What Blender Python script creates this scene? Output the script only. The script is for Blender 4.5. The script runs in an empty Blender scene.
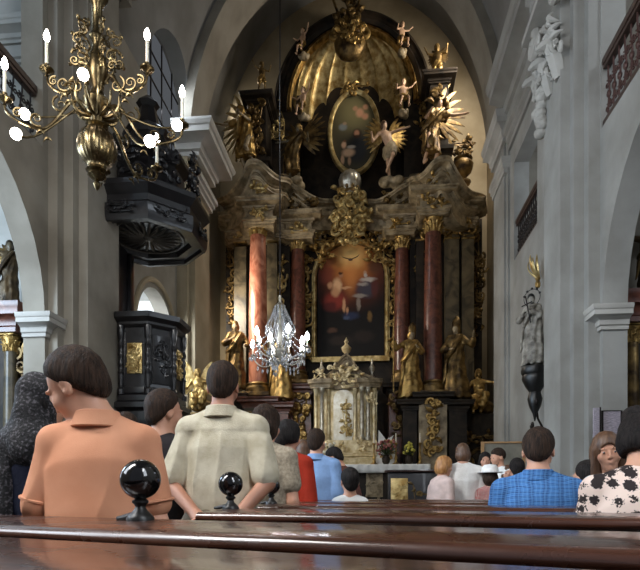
import bpy, bmesh, math, random
import numpy as np
from mathutils import Vector, Matrix, Euler
PI = math.pi
R = math.radians
C = bpy.context.scene.collection
# ------------------------------------------------------------------ camera geometry
TH = 0.0942          # yaw of the camera to the left of the nave axis
EYE = 1.10
FPX = 550.0          # focal length in pixels of the 640 px wide frame
HX, HY = 320.0, 491.0
def ray(px, py):
    u = (px - HX) / FPX; v = (HY - py) / FPX
    return (-math.sin(TH) + math.cos(TH) * u, math.cos(TH) + math.sin(TH) * u, v)
def at(px, py, Y):
    d = ray(px, py); t = Y / d[1]
    return Vector((d[0] * t, Y, EYE + d[2] * t))
def atx(px, py, X):
    d = ray(px, py); t = X / d[0]
    return Vector((X, d[1] * t, EYE + d[2] * t))
def mpp(px, Y):                      # metres per pixel at depth Y
    return Y / ray(px, 0)[1] / FPX
AX = -0.72                           # nave axis

# ------------------------------------------------------------------ materials
def srgb(r, g, b):
    f = lambda c: (c / 255 / 12.92) if c / 255 <= 0.04045 else ((c / 255 + 0.055) / 1.055) ** 2.4
    return (f(r), f(g), f(b), 1)
MATS = {}
def mat(name, col, rough=0.6, metal=0.0, col2=None, scale=6.0, detail=5.0, bump=0.0, bscale=None, spec=0.5,
        lo=0.35, hi=0.65, stretch=(1, 1, 1), coat=0.0, sss=0.0, rough2=None, bdist=0.02, distort=0.0):
    m = bpy.data.materials.new(name); m.use_nodes = True
    nt = m.node_tree; b = nt.nodes['Principled BSDF']
    b.inputs['Base Color'].default_value = col
    b.inputs['Roughness'].default_value = rough
    b.inputs['Metallic'].default_value = metal
    b.inputs['Specular IOR Level'].default_value = spec
    b.inputs['Coat Weight'].default_value = coat
    if sss:
        b.inputs['Subsurface Weight'].default_value = sss
        b.inputs['Subsurface Radius'].default_value = (0.02, 0.008, 0.004)
    tc = nt.nodes.new('ShaderNodeTexCoord'); mp = nt.nodes.new('ShaderNodeMapping')
    mp.inputs['Scale'].default_value = stretch
    nt.links.new(tc.outputs['Object'], mp.inputs['Vector'])
    if col2 is not None or rough2 is not None:
        n = nt.nodes.new('ShaderNodeTexNoise'); n.inputs['Scale'].default_value = scale; n.inputs['Detail'].default_value = detail
        n.inputs['Distortion'].default_value = distort
        nt.links.new(mp.outputs[0], n.inputs['Vector'])
        rp = nt.nodes.new('ShaderNodeMapRange'); rp.inputs[1].default_value = lo; rp.inputs[2].default_value = hi
        nt.links.new(n.outputs['Fac'], rp.inputs[0])
        if col2 is not None:
            mx = nt.nodes.new('ShaderNodeMix'); mx.data_type = 'RGBA'
            mx.inputs[6].default_value = col; mx.inputs[7].default_value = col2
            nt.links.new(rp.outputs[0], mx.inputs[0]); nt.links.new(mx.outputs[2], b.inputs['Base Color'])
        if rough2 is not None:
            r2 = nt.nodes.new('ShaderNodeMapRange'); r2.inputs[3].default_value = rough; r2.inputs[4].default_value = rough2
            nt.links.new(rp.outputs[0], r2.inputs[0]); nt.links.new(r2.outputs[0], b.inputs['Roughness'])
    if bump:
        n2 = nt.nodes.new('ShaderNodeTexNoise'); n2.inputs['Scale'].default_value = bscale or scale * 2; n2.inputs['Detail'].default_value = 4
        nt.links.new(mp.outputs[0], n2.inputs['Vector'])
        bp = nt.nodes.new('ShaderNodeBump'); bp.inputs['Strength'].default_value = bump; bp.inputs['Distance'].default_value = bdist
        nt.links.new(n2.outputs['Fac'], bp.inputs['Height']); nt.links.new(bp.outputs[0], b.inputs['Normal'])
    MATS[name] = m
    return m
def emis(name, col, strength):
    m = bpy.data.materials.new(name); m.use_nodes = True; nt = m.node_tree
    for n in list(nt.nodes): nt.nodes.remove(n)
    o = nt.nodes.new('ShaderNodeOutputMaterial'); e = nt.nodes.new('ShaderNodeEmission')
    e.inputs[0].default_value = col; e.inputs[1].default_value = strength
    nt.links.new(e.outputs[0], o.inputs[0]); MATS[name] = m
    return m
def painting_mat(name, base, blobs, rough=0.35, warp=0.05, wscale=4.0):
    """oil paint: soft brush blobs (centre, radii, colour) in the picture's own x/z metres"""
    m = bpy.data.materials.new(name); m.use_nodes = True; nt = m.node_tree; b = nt.nodes['Principled BSDF']
    b.inputs['Roughness'].default_value = 0.6; b.inputs['Specular IOR Level'].default_value = 0.2
    tc = nt.nodes.new('ShaderNodeTexCoord'); n = nt.nodes.new('ShaderNodeTexNoise'); n.inputs['Scale'].default_value = wscale; n.inputs['Detail'].default_value = 6
    nt.links.new(tc.outputs['Object'], n.inputs['Vector'])
    sb = nt.nodes.new('ShaderNodeVectorMath'); sb.operation = 'SUBTRACT'; sb.inputs[1].default_value = (0.5, 0.5, 0.5)
    nt.links.new(n.outputs['Color'], sb.inputs[0])
    sc = nt.nodes.new('ShaderNodeVectorMath'); sc.operation = 'SCALE'; sc.inputs[3].default_value = warp * 4
    nt.links.new(sb.outputs[0], sc.inputs[0])
    ad = nt.nodes.new('ShaderNodeVectorMath'); nt.links.new(tc.outputs['Object'], ad.inputs[0]); nt.links.new(sc.outputs[0], ad.inputs[1])
    prev = None
    for bl in blobs:
        cx, cz, rx, rz, col, st = bl[:6]
        s1 = nt.nodes.new('ShaderNodeVectorMath'); s1.operation = 'SUBTRACT'; s1.inputs[1].default_value = (cx, 0, cz); nt.links.new(ad.outputs[0], s1.inputs[0])
        s2 = nt.nodes.new('ShaderNodeVectorMath'); s2.operation = 'MULTIPLY'; s2.inputs[1].default_value = (1 / rx, 0, 1 / rz); nt.links.new(s1.outputs[0], s2.inputs[0])
        ln = nt.nodes.new('ShaderNodeVectorMath'); ln.operation = 'LENGTH'; nt.links.new(s2.outputs[0], ln.inputs[0])
        r = nt.nodes.new('ShaderNodeMapRange'); r.interpolation_type = 'SMOOTHSTEP'
        r.inputs[1].default_value = 1.25 if len(bl) < 7 else bl[6]; r.inputs[2].default_value = 0.45 if len(bl) < 7 else 0.0; r.inputs[3].default_value = 0; r.inputs[4].default_value = st
        nt.links.new(ln.outputs['Value'], r.inputs[0])
        mx = nt.nodes.new('ShaderNodeMix'); mx.data_type = 'RGBA'; mx.inputs[7].default_value = col
        if prev is None: mx.inputs[6].default_value = base
        else: nt.links.new(prev, mx.inputs[6])
        nt.links.new(r.outputs[0], mx.inputs[0]); prev = mx.outputs[2]
    nt.links.new(prev, b.inputs['Base Color'])
    return m

# ------------------------------------------------------------------ objects
def tag(o, label=None, cat=None, group=None, kind=None):
    if label: o['label'] = label
    if cat: o['category'] = cat
    if group: o['group'] = group
    if kind: o['kind'] = kind
    return o
def empty(name, loc=(0, 0, 0), rz=0.0, **k):
    o = bpy.data.objects.new(name, None); C.objects.link(o); o.location = loc; o.rotation_euler = (0, 0, rz)
    o.empty_display_size = 0.1
    return tag(o, **k)
def link_mesh(name, me, m, parent=None):
    o = bpy.data.objects.new(name, me); C.objects.link(o)
    if m is not None and len(me.materials) == 0: me.materials.append(m)
    if parent is not None: o.parent = parent
    return o
def children(o):
    return [c for c in C.objects if c.parent is o]
def copy_tree(o, parent=None):
    c = o.copy(); C.objects.link(c)
    if parent is not None: c.parent = parent
    for ch in [x for x in C.objects if x.parent is o and x is not c]: copy_tree(ch, c)
    return c

class MB:
    def __init__(s): s.v = []; s.f = []
    def add(s, vs, fs, M=None):
        o = len(s.v)
        s.v += [tuple(M @ Vector(p)) if M is not None else tuple(p) for p in vs]
        s.f += [[i + o for i in f] for f in fs]
        return s
    def box(s, lo, hi, M=None):
        (a, b, c), (d, e, f) = lo, hi
        vs = [(a, b, c), (d, b, c), (d, e, c), (a, e, c), (a, b, f), (d, b, f), (d, e, f), (a, e, f)]
        return s.add(vs, [(0, 3, 2, 1), (4, 5, 6, 7), (0, 1, 5, 4), (1, 2, 6, 5), (2, 3, 7, 6), (3, 0, 4, 7)], M)
    def rbox(s, lo, hi, r=0.01, M=None):
        """box with chamfered long edges"""
        bm = bmesh.new(); bmesh.ops.create_cube(bm, size=1)
        for v in bm.verts: v.co = Vector([(lo[i] + hi[i]) / 2 + v.co[i] * (hi[i] - lo[i]) for i in range(3)])
        bmesh.ops.bevel(bm, geom=bm.edges[:], offset=r, segments=2, affect='EDGES', profile=0.6)
        bm.verts.index_update()
        s.add([v.co[:] for v in bm.verts], [[v.index for v in f.verts] for f in bm.faces], M); bm.free(); return s
    def lathe(s, prof, c=(0, 0, 0), n=20, lobes=0, amp=0.0, M=None, a0=0.0, a1=2 * PI, sx=1, sy=1):
        full = abs(a1 - a0 - 2 * PI) < 1e-6
        m = n if full else n + 1
        vs = []
        for (r, z) in prof:
            for i in range(m):
                a = a0 + (a1 - a0) * i / n
                k = r * (1 + (amp * (abs(math.sin(a * lobes / 2)) - 0.6) if lobes else 0))
                vs.append((c[0] + k * math.cos(a) * sx, c[1] + k * math.sin(a) * sy, c[2] + z))
        fs = []
        for j in range(len(prof) - 1):
            for i in range(n):
                p, q = i, (i + 1) % m
                fs.append((j * m + p, j * m + q, (j + 1) * m + q, (j + 1) * m + p))
        if full:
            if prof[0][0] > 1e-5: fs.append(tuple(range(m))[::-1])
            if prof[-1][0] > 1e-5: fs.append(tuple(range((len(prof) - 1) * m, len(prof) * m)))
        return s.add(vs, fs, M)
    def tube(s, pts, rad, n=8, flat=1.0, M=None, up=None):
        pts = [Vector(p) for p in pts]
        if not hasattr(rad, '__len__'): rad = [rad] * len(pts)
        vs, fs = [], []
        t0 = (pts[1] - pts[0]).normalized()
        nrm = Vector(up) if up is not None else (Vector((0, 0, 1)) if abs(t0.z) < 0.9 else Vector((1, 0, 0)))
        for i, p in enumerate(pts):
            t = (pts[min(i + 1, len(pts) - 1)] - pts[max(i - 1, 0)])
            t = t.normalized() if t.length > 1e-9 else t0
            nrm = (nrm - t * nrm.dot(t)); nrm = nrm.normalized() if nrm.length > 1e-6 else t.orthogonal().normalized()
            bn = t.cross(nrm)
            for k in range(n):
                a = 2 * PI * k / n
                vs.append(p + nrm * (math.cos(a) * rad[i] * flat) + bn * (math.sin(a) * rad[i]))
        for i in range(len(pts) - 1):
            for k in range(n):
                fs.append((i * n + k, i * n + (k + 1) % n, (i + 1) * n + (k + 1) % n, (i + 1) * n + k))
        fs.append(tuple(range(n))[::-1]); fs.append(tuple(range((len(pts) - 1) * n, len(pts) * n)))
        return s.add(vs, fs, M)
    def ball(s, c, r, n=12, m=8, M=None):
        r = (r, r, r) if not hasattr(r, '__len__') else r
        prof = [(math.sin(PI * i / m), -math.cos(PI * i / m)) for i in range(m + 1)]
        vs, fs = [], []
        for (q, z) in prof[1:-1]:
            for k in range(n):
                a = 2 * PI * k / n; vs.append((c[0] + q * math.cos(a) * r[0], c[1] + q * math.sin(a) * r[1], c[2] + z * r[2]))
        b = len(vs); vs += [(c[0], c[1], c[2] - r[2]), (c[0], c[1], c[2] + r[2])]
        for j in range(m - 2):
            for k in range(n): fs.append((j * n + k, j * n + (k + 1) % n, (j + 1) * n + (k + 1) % n, (j + 1) * n + k))
        for k in range(n):
            fs.append((b, (k + 1) % n, k)); fs.append((b + 1, (m - 2) * n + k, (m - 2) * n + (k + 1) % n))
        return s.add(vs, fs, M)
    def prism(s, poly, axis, a, b, M=None):
        """2-D outline pushed along an axis: 'x' takes (y,z), 'y' takes (x,z), 'z' takes (x,y)"""
        def P(u, v, w): return {'x': (w, u, v), 'y': (u, w, v), 'z': (u, v, w)}[axis]
        n = len(poly)
        vs = [P(u, v, a) for u, v in poly] + [P(u, v, b) for u, v in poly]
        fs = [tuple(range(n)), tuple(range(n, 2 * n))[::-1]] + [(i, i + n, (i + 1) % n + n, (i + 1) % n) for i in range(n)]
        return s.add(vs, fs, M)
    def sweep(s, prof, path, M=None, closed=False):
        """moulding: profile (out, up) carried along a 3-D path, mitred in plan; out = to the right of the travel direction"""
        P = [Vector(p) for p in path]; n = len(P); m = len(prof); vs, fs = [], []
        for i, p in enumerate(P):
            def nr(a, b):
                d = (b - a); d.z = 0
                d = d.normalized() if d.length > 1e-9 else Vector((1, 0, 0))
                return Vector((d.y, -d.x, 0))
            if closed: n1, n2 = nr(P[i - 1], p), nr(p, P[(i + 1) % n])
            else:
                n1 = nr(P[i - 1], p) if i > 0 else nr(p, P[1])
                n2 = nr(p, P[i + 1]) if i < n - 1 else n1
            b = (n1 + n2); b = b.normalized() if b.length > 1e-6 else n1
            k = 1.0 / max(0.35, b.dot(n1))
            for (o, z) in prof: vs.append(p + b * (o * k) + Vector((0, 0, z)))
        for i in range(n if closed else n - 1):
            j = (i + 1) % n
            for q in range(m):
                fs.append((i * m + q, j * m + q, j * m + (q + 1) % m, i * m + (q + 1) % m))
        if not closed: fs.append(tuple(range(m))); fs.append(tuple(range((n - 1) * m, n * m))[::-1])
        return s.add(vs, fs, M)
    def loft(s, rings, caps=True, M=None):
        n = len(rings[0]); vs = [p for r in rings for p in r]; fs = []
        for j in range(len(rings) - 1):
            for k in range(n): fs.append((j * n + k, j * n + (k + 1) % n, (j + 1) * n + (k + 1) % n, (j + 1) * n + k))
        if caps: fs.append(tuple(range(n))[::-1]); fs.append(tuple(range((len(rings) - 1) * n, len(rings) * n)))
        return s.add(vs, fs, M)
    def mesh(s, name, ang=40):
        me = bpy.data.meshes.new(name); me.from_pydata([tuple(v) for v in s.v], [], s.f)
        bm = bmesh.new(); bm.from_mesh(me); bmesh.ops.recalc_face_normals(bm, faces=bm.faces[:]); bm.to_mesh(me); bm.free()
        me.polygons.foreach_set('use_smooth', [ang > 0] * len(me.polygons))
        if ang > 0: me.set_sharp_from_angle(angle=R(ang))
        me.update(); return me
    def build(s, name, m, parent=None, ang=40, **k):
        return tag(link_mesh(name, s.mesh(name, ang), m, parent), **k)

def build_at(mb, name, m, origin, parent=None, rz=0, ang=40, **k):
    """mesh whose vertices are local to origin"""
    o = mb.build(name, m, parent, ang, **k); o.location = origin; o.rotation_euler = (0, 0, rz); return o
def boolean_cut(o, cutters):
    """cut openings; every cutter is an MB"""
    tmp = []
    for c in cutters:
        t = c.build('cutter', None, ang=0); tmp.append(t)
        md = o.modifiers.new('b', 'BOOLEAN'); md.operation = 'DIFFERENCE'; md.object = t; md.solver = 'EXACT'
    bpy.context.view_layer.update()
    me = bpy.data.meshes.new_from_object(o.evaluated_get(bpy.context.evaluated_depsgraph_get()))
    o.modifiers.clear(); old = o.data; o.data = me; bpy.data.meshes.remove(old)
    for t in tmp:
        d = t.data; bpy.data.objects.remove(t); bpy.data.meshes.remove(d)
    me.polygons.foreach_set('use_smooth', [True] * len(me.polygons)); me.set_sharp_from_angle(angle=R(25))
    return o
def spiral(c, r0, turns, a0, dirn=1, n=22, k=0.22, plane='xz', rise=0.0):
    out = []
    for i in range(n):
        th = turns * 2 * PI * i / (n - 1); r = r0 * math.exp(-k * th); a = a0 + dirn * th
        u, w = r * math.cos(a), r * math.sin(a)
        out.append(Vector((c[0] + u, c[1] + rise * i / n, c[2] + w)) if plane == 'xz' else
                   (Vector((c[0] + rise * i / n, c[1] + u, c[2] + w)) if plane == 'yz' else Vector((c[0] + u, c[1] + w, c[2] + rise * i / n))))
    return out
def bez(p0, p1, p2, p3, n=12):
    p0, p1, p2, p3 = map(Vector, (p0, p1, p2, p3)); o = []
    for i in range(n):
        t = i / (n - 1); o.append(p0 * (1 - t) ** 3 + p1 * 3 * t * (1 - t) ** 2 + p2 * 3 * t * t * (1 - t) + p3 * t ** 3)
    return o
def rocaille(mb, c, w, h, seed, n=14, depth=0.08, thick=0.03, inside=None):
    """carved scroll and leaf work on an upright face that looks to -Y"""
    rnd = random.Random(seed); k = 0; tries = 0; mid = []
    while k < n and tries < n * 20:
        tries += 1
        x, z = rnd.uniform(-w / 2, w / 2), rnd.uniform(-h / 2, h / 2)
        if inside and not inside(x, z): continue
        k += 1; mid.append((z, x))
        if rnd.random() < 0.5:
            r0 = rnd.uniform(0.07, 0.13) * min(max(w, h), 2.0) * 0.8
            r0 = min(r0, thick * 5)
            pts = spiral((c[0] + x, c[1] - rnd.uniform(0.2, 1) * depth, c[2] + z), r0, 1.4, rnd.uniform(0, 6.28), rnd.choice((-1, 1)), 16)
            mb.tube(pts, [thick * (0.9 - 0.6 * i / 15) for i in range(16)], 6)
        else:
            a = rnd.uniform(0, 6.28); L = rnd.uniform(2.5, 5) * thick
            p = Vector((c[0] + x, c[1], c[2] + z)); d = Vector((math.cos(a), 0, math.sin(a))); q = Vector((-d.z, 0, d.x)) * rnd.choice((-1, 1))
            pts = bez(p, p + d * L * 0.4 + Vector((0, -depth * 0.9, 0)), p + d * L * 0.9 + q * L * 0.1 + Vector((0, -depth, 0)), p + d * L + q * L * 0.5 + Vector((0, -depth * 0.4, 0)), 8)
            mb.tube(pts, [thick * v for v in (0.3, 0.8, 1.1, 1.2, 1.0, 0.7, 0.4, 0.1)], 6)
    mid.sort()
    if len(mid) > 2:                     # the stem that carries the leaves
        stem = [Vector((c[0] + x, c[1] - depth * 0.15, c[2] + z)) for z, x in mid]; mb.tube(stem, thick * 0.42, 5)
        mb.tube([p + Vector((0, depth * 0.1, 0)) for p in (stem[0], stem[len(stem) // 2], stem[-1])], thick * 0.4, 5)
    return mb

# ------------------------------------------------------------------ soft solids (one continuous skin from tapered limbs)
class Solid:
    def __init__(s): s.ops = []; s.post = []
    def cone(s, a, b, ra, rb, k=0.03, ys=1.0, op='u'):
        a = np.array(a, float); b = np.array(b, float); r = max(ra, rb)
        lo = np.minimum(a, b) - r; hi = np.maximum(a, b) + r
        s.ops.append(('c', a, b, ra, rb, ys, k, op, lo, hi)); return s
    def ell(s, c, r, k=0.03, M=None, op='u'):
        c = np.array(c, float); r = np.array(r, float); q = r.max()
        s.ops.append(('e', c, r, None if M is None else np.array(M, float), 0, 0, k, op, c - q, c + q)); return s
    def plane(s, n, p):
        """keeps the side that n points away from"""
        n = np.array(n, float); n /= np.linalg.norm(n); s.ops.append(('p', n, float(n @ np.array(p, float)), 0, 0, 0, 0, 'x', None, None)); return s
    def disp(s, fn): s.post.append(fn); return s
    def mesh(s, name, h, scale=1.0):
        solid = [o for o in s.ops if o[7] == 'u']
        lo = np.min([o[8] for o in solid], 0) - 4 * h - 0.012; hi = np.max([o[9] for o in solid], 0) + 4 * h + 0.012
        n = np.ceil((hi - lo) / h).astype(int) + 1
        ax = [(lo[i] + h * np.arange(n[i])).astype(np.float32) for i in range(3)]
        D = np.full(n, 9.0, np.float32)
        for (t, a, b, c, d, ys, k, op, l, u) in s.ops:
            if t == 'p':
                D = np.maximum(D, a[0] * ax[0][:, None, None] + a[1] * ax[1][None, :, None] + a[2] * ax[2][None, None, :] - b); continue
            m = 2 * k + 4 * h + 0.012
            i0 = np.clip(np.floor((l - m - lo) / h).astype(int), 0, n); i1 = np.clip(np.ceil((u + m - lo) / h).astype(int) + 1, 0, n)
            if (i1 <= i0).any(): continue
            sl = tuple(slice(i0[i], i1[i]) for i in range(3))
            X = ax[0][sl[0]][:, None, None]; Y = ax[1][sl[1]][None, :, None]; Z = ax[2][sl[2]][None, None, :]
            if t == 'c':
                ba = b - a; ba = ba.copy(); ba[1] /= ys
                px, py, pz = X - a[0], (Y - a[1]) / ys, Z - a[2]
                hh = np.clip((px * ba[0] + py * ba[1] + pz * ba[2]) / max(1e-9, float(ba @ ba)), 0, 1)
                E = np.sqrt((px - hh * ba[0]) ** 2 + (py - hh * ba[1]) ** 2 + (pz - hh * ba[2]) ** 2) - (c + (d - c) * hh)
                if ys < 1: E = E * (0.5 + 0.5 * ys)
            else:
                px, py, pz = X - a[0], Y - a[1], Z - a[2]
                if c is not None:
                    px, py, pz = (c[0, 0] * px + c[1, 0] * py + c[2, 0] * pz, c[0, 1] * px + c[1, 1] * py + c[2, 1] * pz, c[0, 2] * px + c[1, 2] * py + c[2, 2] * pz)
                k0 = np.sqrt((px / b[0]) ** 2 + (py / b[1]) ** 2 + (pz / b[2]) ** 2)
                k1 = np.sqrt((px / b[0] ** 2) ** 2 + (py / b[1] ** 2) ** 2 + (pz / b[2] ** 2) ** 2) + 1e-9
                E = k0 * (k0 - 1) / k1
            E = E.astype(np.float32); W = D[sl]
            if op == 'u':
                hm = np.clip(0.5 + 0.5 * (W - E) / max(k, 1e-5), 0, 1)
                D[sl] = W * (1 - hm) + E * hm - k * hm * (1 - hm)
            else:
                hm = np.clip(0.5 - 0.5 * (W + E) / max(k, 1e-5), 0, 1)
                D[sl] = W * (1 - hm) - E * hm + k * hm * (1 - hm)
        for fn in s.post:
            D = D + fn(ax[0][:, None, None], ax[1][None, :, None], ax[2][None, None, :]).astype(np.float32)
        return surface(name, D, lo, h, scale)
def surface(name, D, lo, h, scale):
    S = D < 0
    c = np.zeros(np.array(S.shape) - 1, np.int8)
    for i in (0, 1):
        for j in (0, 1):
            for k in (0, 1):
                c += S[i:i + c.shape[0], j:j + c.shape[1], k:k + c.shape[2]]
    cells = np.argwhere((c > 0) & (c < 8))
    idx = np.full(c.shape, -1, np.int64); idx[tuple(cells.T)] = np.arange(len(cells))
    acc = np.zeros((len(cells), 3)); cnt = np.zeros(len(cells))
    for axis in range(3):
        o = [a for a in range(3) if a != axis]
        for i in (0, 1):
            for j in (0, 1):
                p = cells.copy(); p[:, o[0]] += i; p[:, o[1]] += j
                q = p.copy(); q[:, axis] += 1
                d0 = D[tuple(p.T)]; d1 = D[tuple(q.T)]; x = (d0 < 0) != (d1 < 0)
                t = d0[x] / (d0[x] - d1[x]); e = p[x].astype(float); e[:, axis] += t
                acc[x] += e; cnt[x] += 1
    V = (acc / cnt[:, None]) * h + lo
    F = []
    for axis in range(3):
        b, cc = (axis + 1) % 3, (axis + 2) % 3
        sh = [slice(None)] * 3; s0 = list(sh); s1 = list(sh); s0[axis] = slice(0, -1); s1[axis] = slice(1, None)
        A = S[tuple(s0)]; B = S[tuple(s1)]
        e = np.argwhere(A != B)
        e = e[(e[:, b] > 0) & (e[:, cc] > 0) & (e[:, b] < S.shape[b] - 1) & (e[:, cc] < S.shape[cc] - 1)]
        ins = S[tuple(e.T)]
        def g(db, dc):
            q = e.copy(); q[:, b] += db; q[:, cc] += dc; return idx[tuple(q.T)]
        quad = np.stack([g(-1, -1), g(0, -1), g(0, 0), g(-1, 0)], 1)
        quad[~ins] = quad[~ins][:, ::-1]
        F.append(quad)
    F = np.concatenate(F).astype(np.int32)
    F = F[(F >= 0).all(1)]
    me = bpy.data.meshes.new(name)
    me.vertices.add(len(V)); me.vertices.foreach_set('co', (V * scale).astype(np.float32).ravel())
    me.loops.add(F.size); me.loops.foreach_set('vertex_index', F.ravel())
    me.polygons.add(len(F)); me.polygons.foreach_set('loop_start', np.arange(0, F.size, 4, dtype=np.int32))
    me.polygons.foreach_set('use_smooth', np.ones(len(F), bool))
    me.update(calc_edges=True); me.validate()
    return me
# ------------------------------------------------------------------ people
def rot(y, p, r):                    # yaw (to the left), pitch (up), roll, degrees; faces +Y at rest
    return np.array(Euler((R(p), R(r), R(y)), 'XYZ').to_matrix())
class Fig:
    """joints of a figure in 1.75 m proportions, facing +Y"""
    def __init__(f, H=1.70, sh=0.16, girth=1.0, sit=None, lean=(0, 0), head=(0, 0, 0), armL=None, armR=None, hs=1.0, twist=0.0,
                 legs=None, ears=True, fingers=True, curl=35, female=False, depth=0.66, belly=0.0):
        f.s = H / 1.75; f.g = girth; f.hs = hs / 1.0; f.female = female; f.ys = depth; f.curl = curl; f.fingers = fingers; f.belly = belly; f.ears = ears
        A = np.array
        f.pel = A((0, 0, 0.95)) if sit is None else A((0, 0, sit / f.s + 0.10))
        lx, ly = lean; drop = 0.5 * (lx * lx + ly * ly) / 0.53
        f.chest = f.pel + A((lx * 0.6, ly * 0.6, 0.33 - drop * 0.5)); f.neck = f.pel + A((lx, ly, 0.53 - drop))
        f.R = rot(*head); f.hc = f.neck + f.R @ A((0, 0.012, 0.128)) * hs ** 0.5
        tw = rot(twist, 0, 0)
        f.shp = [f.neck + tw @ A((-sh * 0.92, 0, -0.088)), f.neck + tw @ A((sh * 0.92, 0, -0.088))]      # left, right
        dL = ((-0.042, -0.02, -0.285), (0.0, 0.05, -0.255)); dR = ((0.042, -0.02, -0.285), (0.0, 0.05, -0.255))
        f.el, f.wr = [], []
        for i, (a, d) in enumerate(((armL, dL), (armR, dR))):
            a = a or d; e = f.shp[i] + A(a[0]); f.el.append(e); f.wr.append(e + A(a[1]))
        f.hip = [f.pel + A((-0.09, 0, -0.03)), f.pel + A((0.09, 0, -0.03))]
        if legs: f.kn = [A(l[0]) for l in legs]; f.an = [A(l[1]) for l in legs]
        elif sit is None: f.kn = [A((-0.10, 0.02, 0.49)), A((0.10, 0.02, 0.49))]; f.an = [A((-0.10, -0.02, 0.08)), A((0.11, -0.01, 0.08))]
        else:
            z = sit / f.s + 0.07; f.kn = [A((-0.12, 0.42, z)), A((0.12, 0.42, z))]; f.an = [A((-0.12, 0.40, 0.08)), A((0.12, 0.44, 0.08))]
    def H3(f, *p): return f.hc + f.R @ np.array(p) * f.hs
    def head(f, s, k=0.015, face=True):
        e = lambda c, r, kk=k, op='u': s.ell(f.H3(*c), np.array(r) * f.hs, kk, f.R, op)
        cn = lambda a, b, ra, rb, kk=k: s.cone(f.H3(*a), f.H3(*b), ra * f.hs, rb * f.hs, kk)
        e((0, -0.012, 0.03), (0.075, 0.096, 0.090)); e((0, 0.030, -0.045), (0.055, 0.062, 0.066), 0.03)
        e((0, 0.070, -0.095), (0.022, 0.02, 0.018), 0.02)
        if face:
            e((-0.032, 0.098, 0.008), (0.019, 0.016, 0.013), 0.012, 's'); e((0.032, 0.098, 0.008), (0.019, 0.016, 0.013), 0.012, 's')
            e((-0.032, 0.077, 0.006), (0.015, 0.012, 0.012), 0.004); e((0.032, 0.077, 0.006), (0.015, 0.012, 0.012), 0.004)
            cn((0, 0.088, 0.012), (0, 0.107, -0.024), 0.006, 0.0095, 0.008)
            e((-0.010, 0.096, -0.028), (0.007, 0.008, 0.006), 0.005); e((0.010, 0.096, -0.028), (0.007, 0.008, 0.006), 0.005)
            e((0, 0.090, -0.053), (0.022, 0.010, 0.0055), 0.004); e((0, 0.087, -0.064), (0.019, 0.010, 0.0065), 0.004)
            e((-0.034, 0.078, 0.028), (0.022, 0.012, 0.007), 0.010); e((0.034, 0.078, 0.028), (0.022, 0.012, 0.007), 0.010)
            e((-0.045, 0.06, -0.025), (0.018, 0.018, 0.018), 0.035); e((0.045, 0.06, -0.025), (0.018, 0.018, 0.018), 0.035)
        for sx in (-1, 1) if f.ears else ():
            e((sx * 0.076, -0.008, -0.008), (0.010, 0.021, 0.032), 0.006); e((sx * 0.084, -0.002, -0.002), (0.006, 0.010, 0.017), 0.004, 's')
    def hand(f, s, i):
        w, e = f.wr[i], f.el[i]; d = (w - e) / np.linalg.norm(w - e)
        side = np.cross(d, (0, 0, 1.0)); side = np.array((0, 1.0, 0)) if np.linalg.norm(side) < 0.3 else side / np.linalg.norm(side)
        if abs(d[2]) > 0.75: side = np.array((0, 1.0, 0)) - d * d[1]; side /= np.linalg.norm(side)
        nrm = np.cross(side, d); inward = np.array((1.0 if i == 0 else -1.0, 0, 0))
        if nrm @ inward < 0: nrm = -nrm
        pe = w + d * 0.085
        s.cone(w, w + d * 0.03, 0.026, 0.026, 0.02)
        for t in (-0.022, 0.0, 0.022): s.cone(w + d * 0.015 + side * t * 0.6, pe + side * t, 0.017, 0.0145, 0.010)
        if f.fingers:
            c = R(f.curl)
            for t, L in ((-0.033, 0.030), (-0.0115, 0.036), (0.0115, 0.039), (0.033, 0.035)):
                b = pe - d * 0.01 + side * t; d1 = d * math.cos(c * 0.6) + nrm * math.sin(c * 0.6); d2 = d * math.cos(c * 1.6) + nrm * math.sin(c * 1.6)
                m = b + d1 * L * 1.15; tip = m + d2 * L
                s.cone(b, m, 0.0095, 0.0088, 0.004); s.cone(m, tip, 0.0088, 0.0075, 0.004)
            b = w + d * 0.03 + side * 0.026; m = b + (d * 0.6 + side * 0.7 + nrm * 0.35) * 0.04; tip = m + (d * 0.85 + nrm * 0.4) * 0.034
            s.cone(b, m, 0.012, 0.0105, 0.008); s.cone(m, tip, 0.0105, 0.0085, 0.004)
    def body(f, face=True):
        s = Solid(); g = f.g; ys = f.ys; A = np.array
        s.cone(f.pel, f.pel + (f.chest - f.pel) * 0.5, 0.135 * g, 0.122 * g, 0.05, ys); s.cone(f.pel + (f.chest - f.pel) * 0.5, f.chest, 0.122 * g, 0.140 * g, 0.05, ys)
        s.cone(f.chest, f.neck - A((0, 0, 0.07)), 0.142 * g, 0.085, 0.05, ys)
        s.cone(f.shp[0], f.shp[1], 0.046, 0.046, 0.05)
        for i in (0, 1): s.cone(f.neck + A((0, 0, -0.01)), f.shp[i], 0.042, 0.040, 0.04)
        s.cone(f.neck - A((0, 0, 0.04)), f.H3(0, -0.018, -0.05), 0.060, 0.052 * f.hs, 0.025)
        if f.female:
            for sx in (-1, 1): s.ell(f.chest + A((sx * 0.075, 0.085, -0.01)), (0.065, 0.055, 0.065), 0.04)
        for i in (0, 1):
            s.cone(f.shp[i], f.el[i], 0.046, 0.039, 0.03); s.cone(f.el[i], f.wr[i], 0.039, 0.026, 0.015)
            f.hand(s, i)
            s.cone(f.hip[i], f.kn[i], 0.088 * g ** 0.5, 0.056, 0.03); s.cone(f.kn[i], f.an[i], 0.056, 0.037, 0.015)
            s.ell(f.an[i] + A((0, 0.055, -0.045)), (0.042, 0.115, 0.034), 0.03)
        f.head(s, face=face); return s
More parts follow.
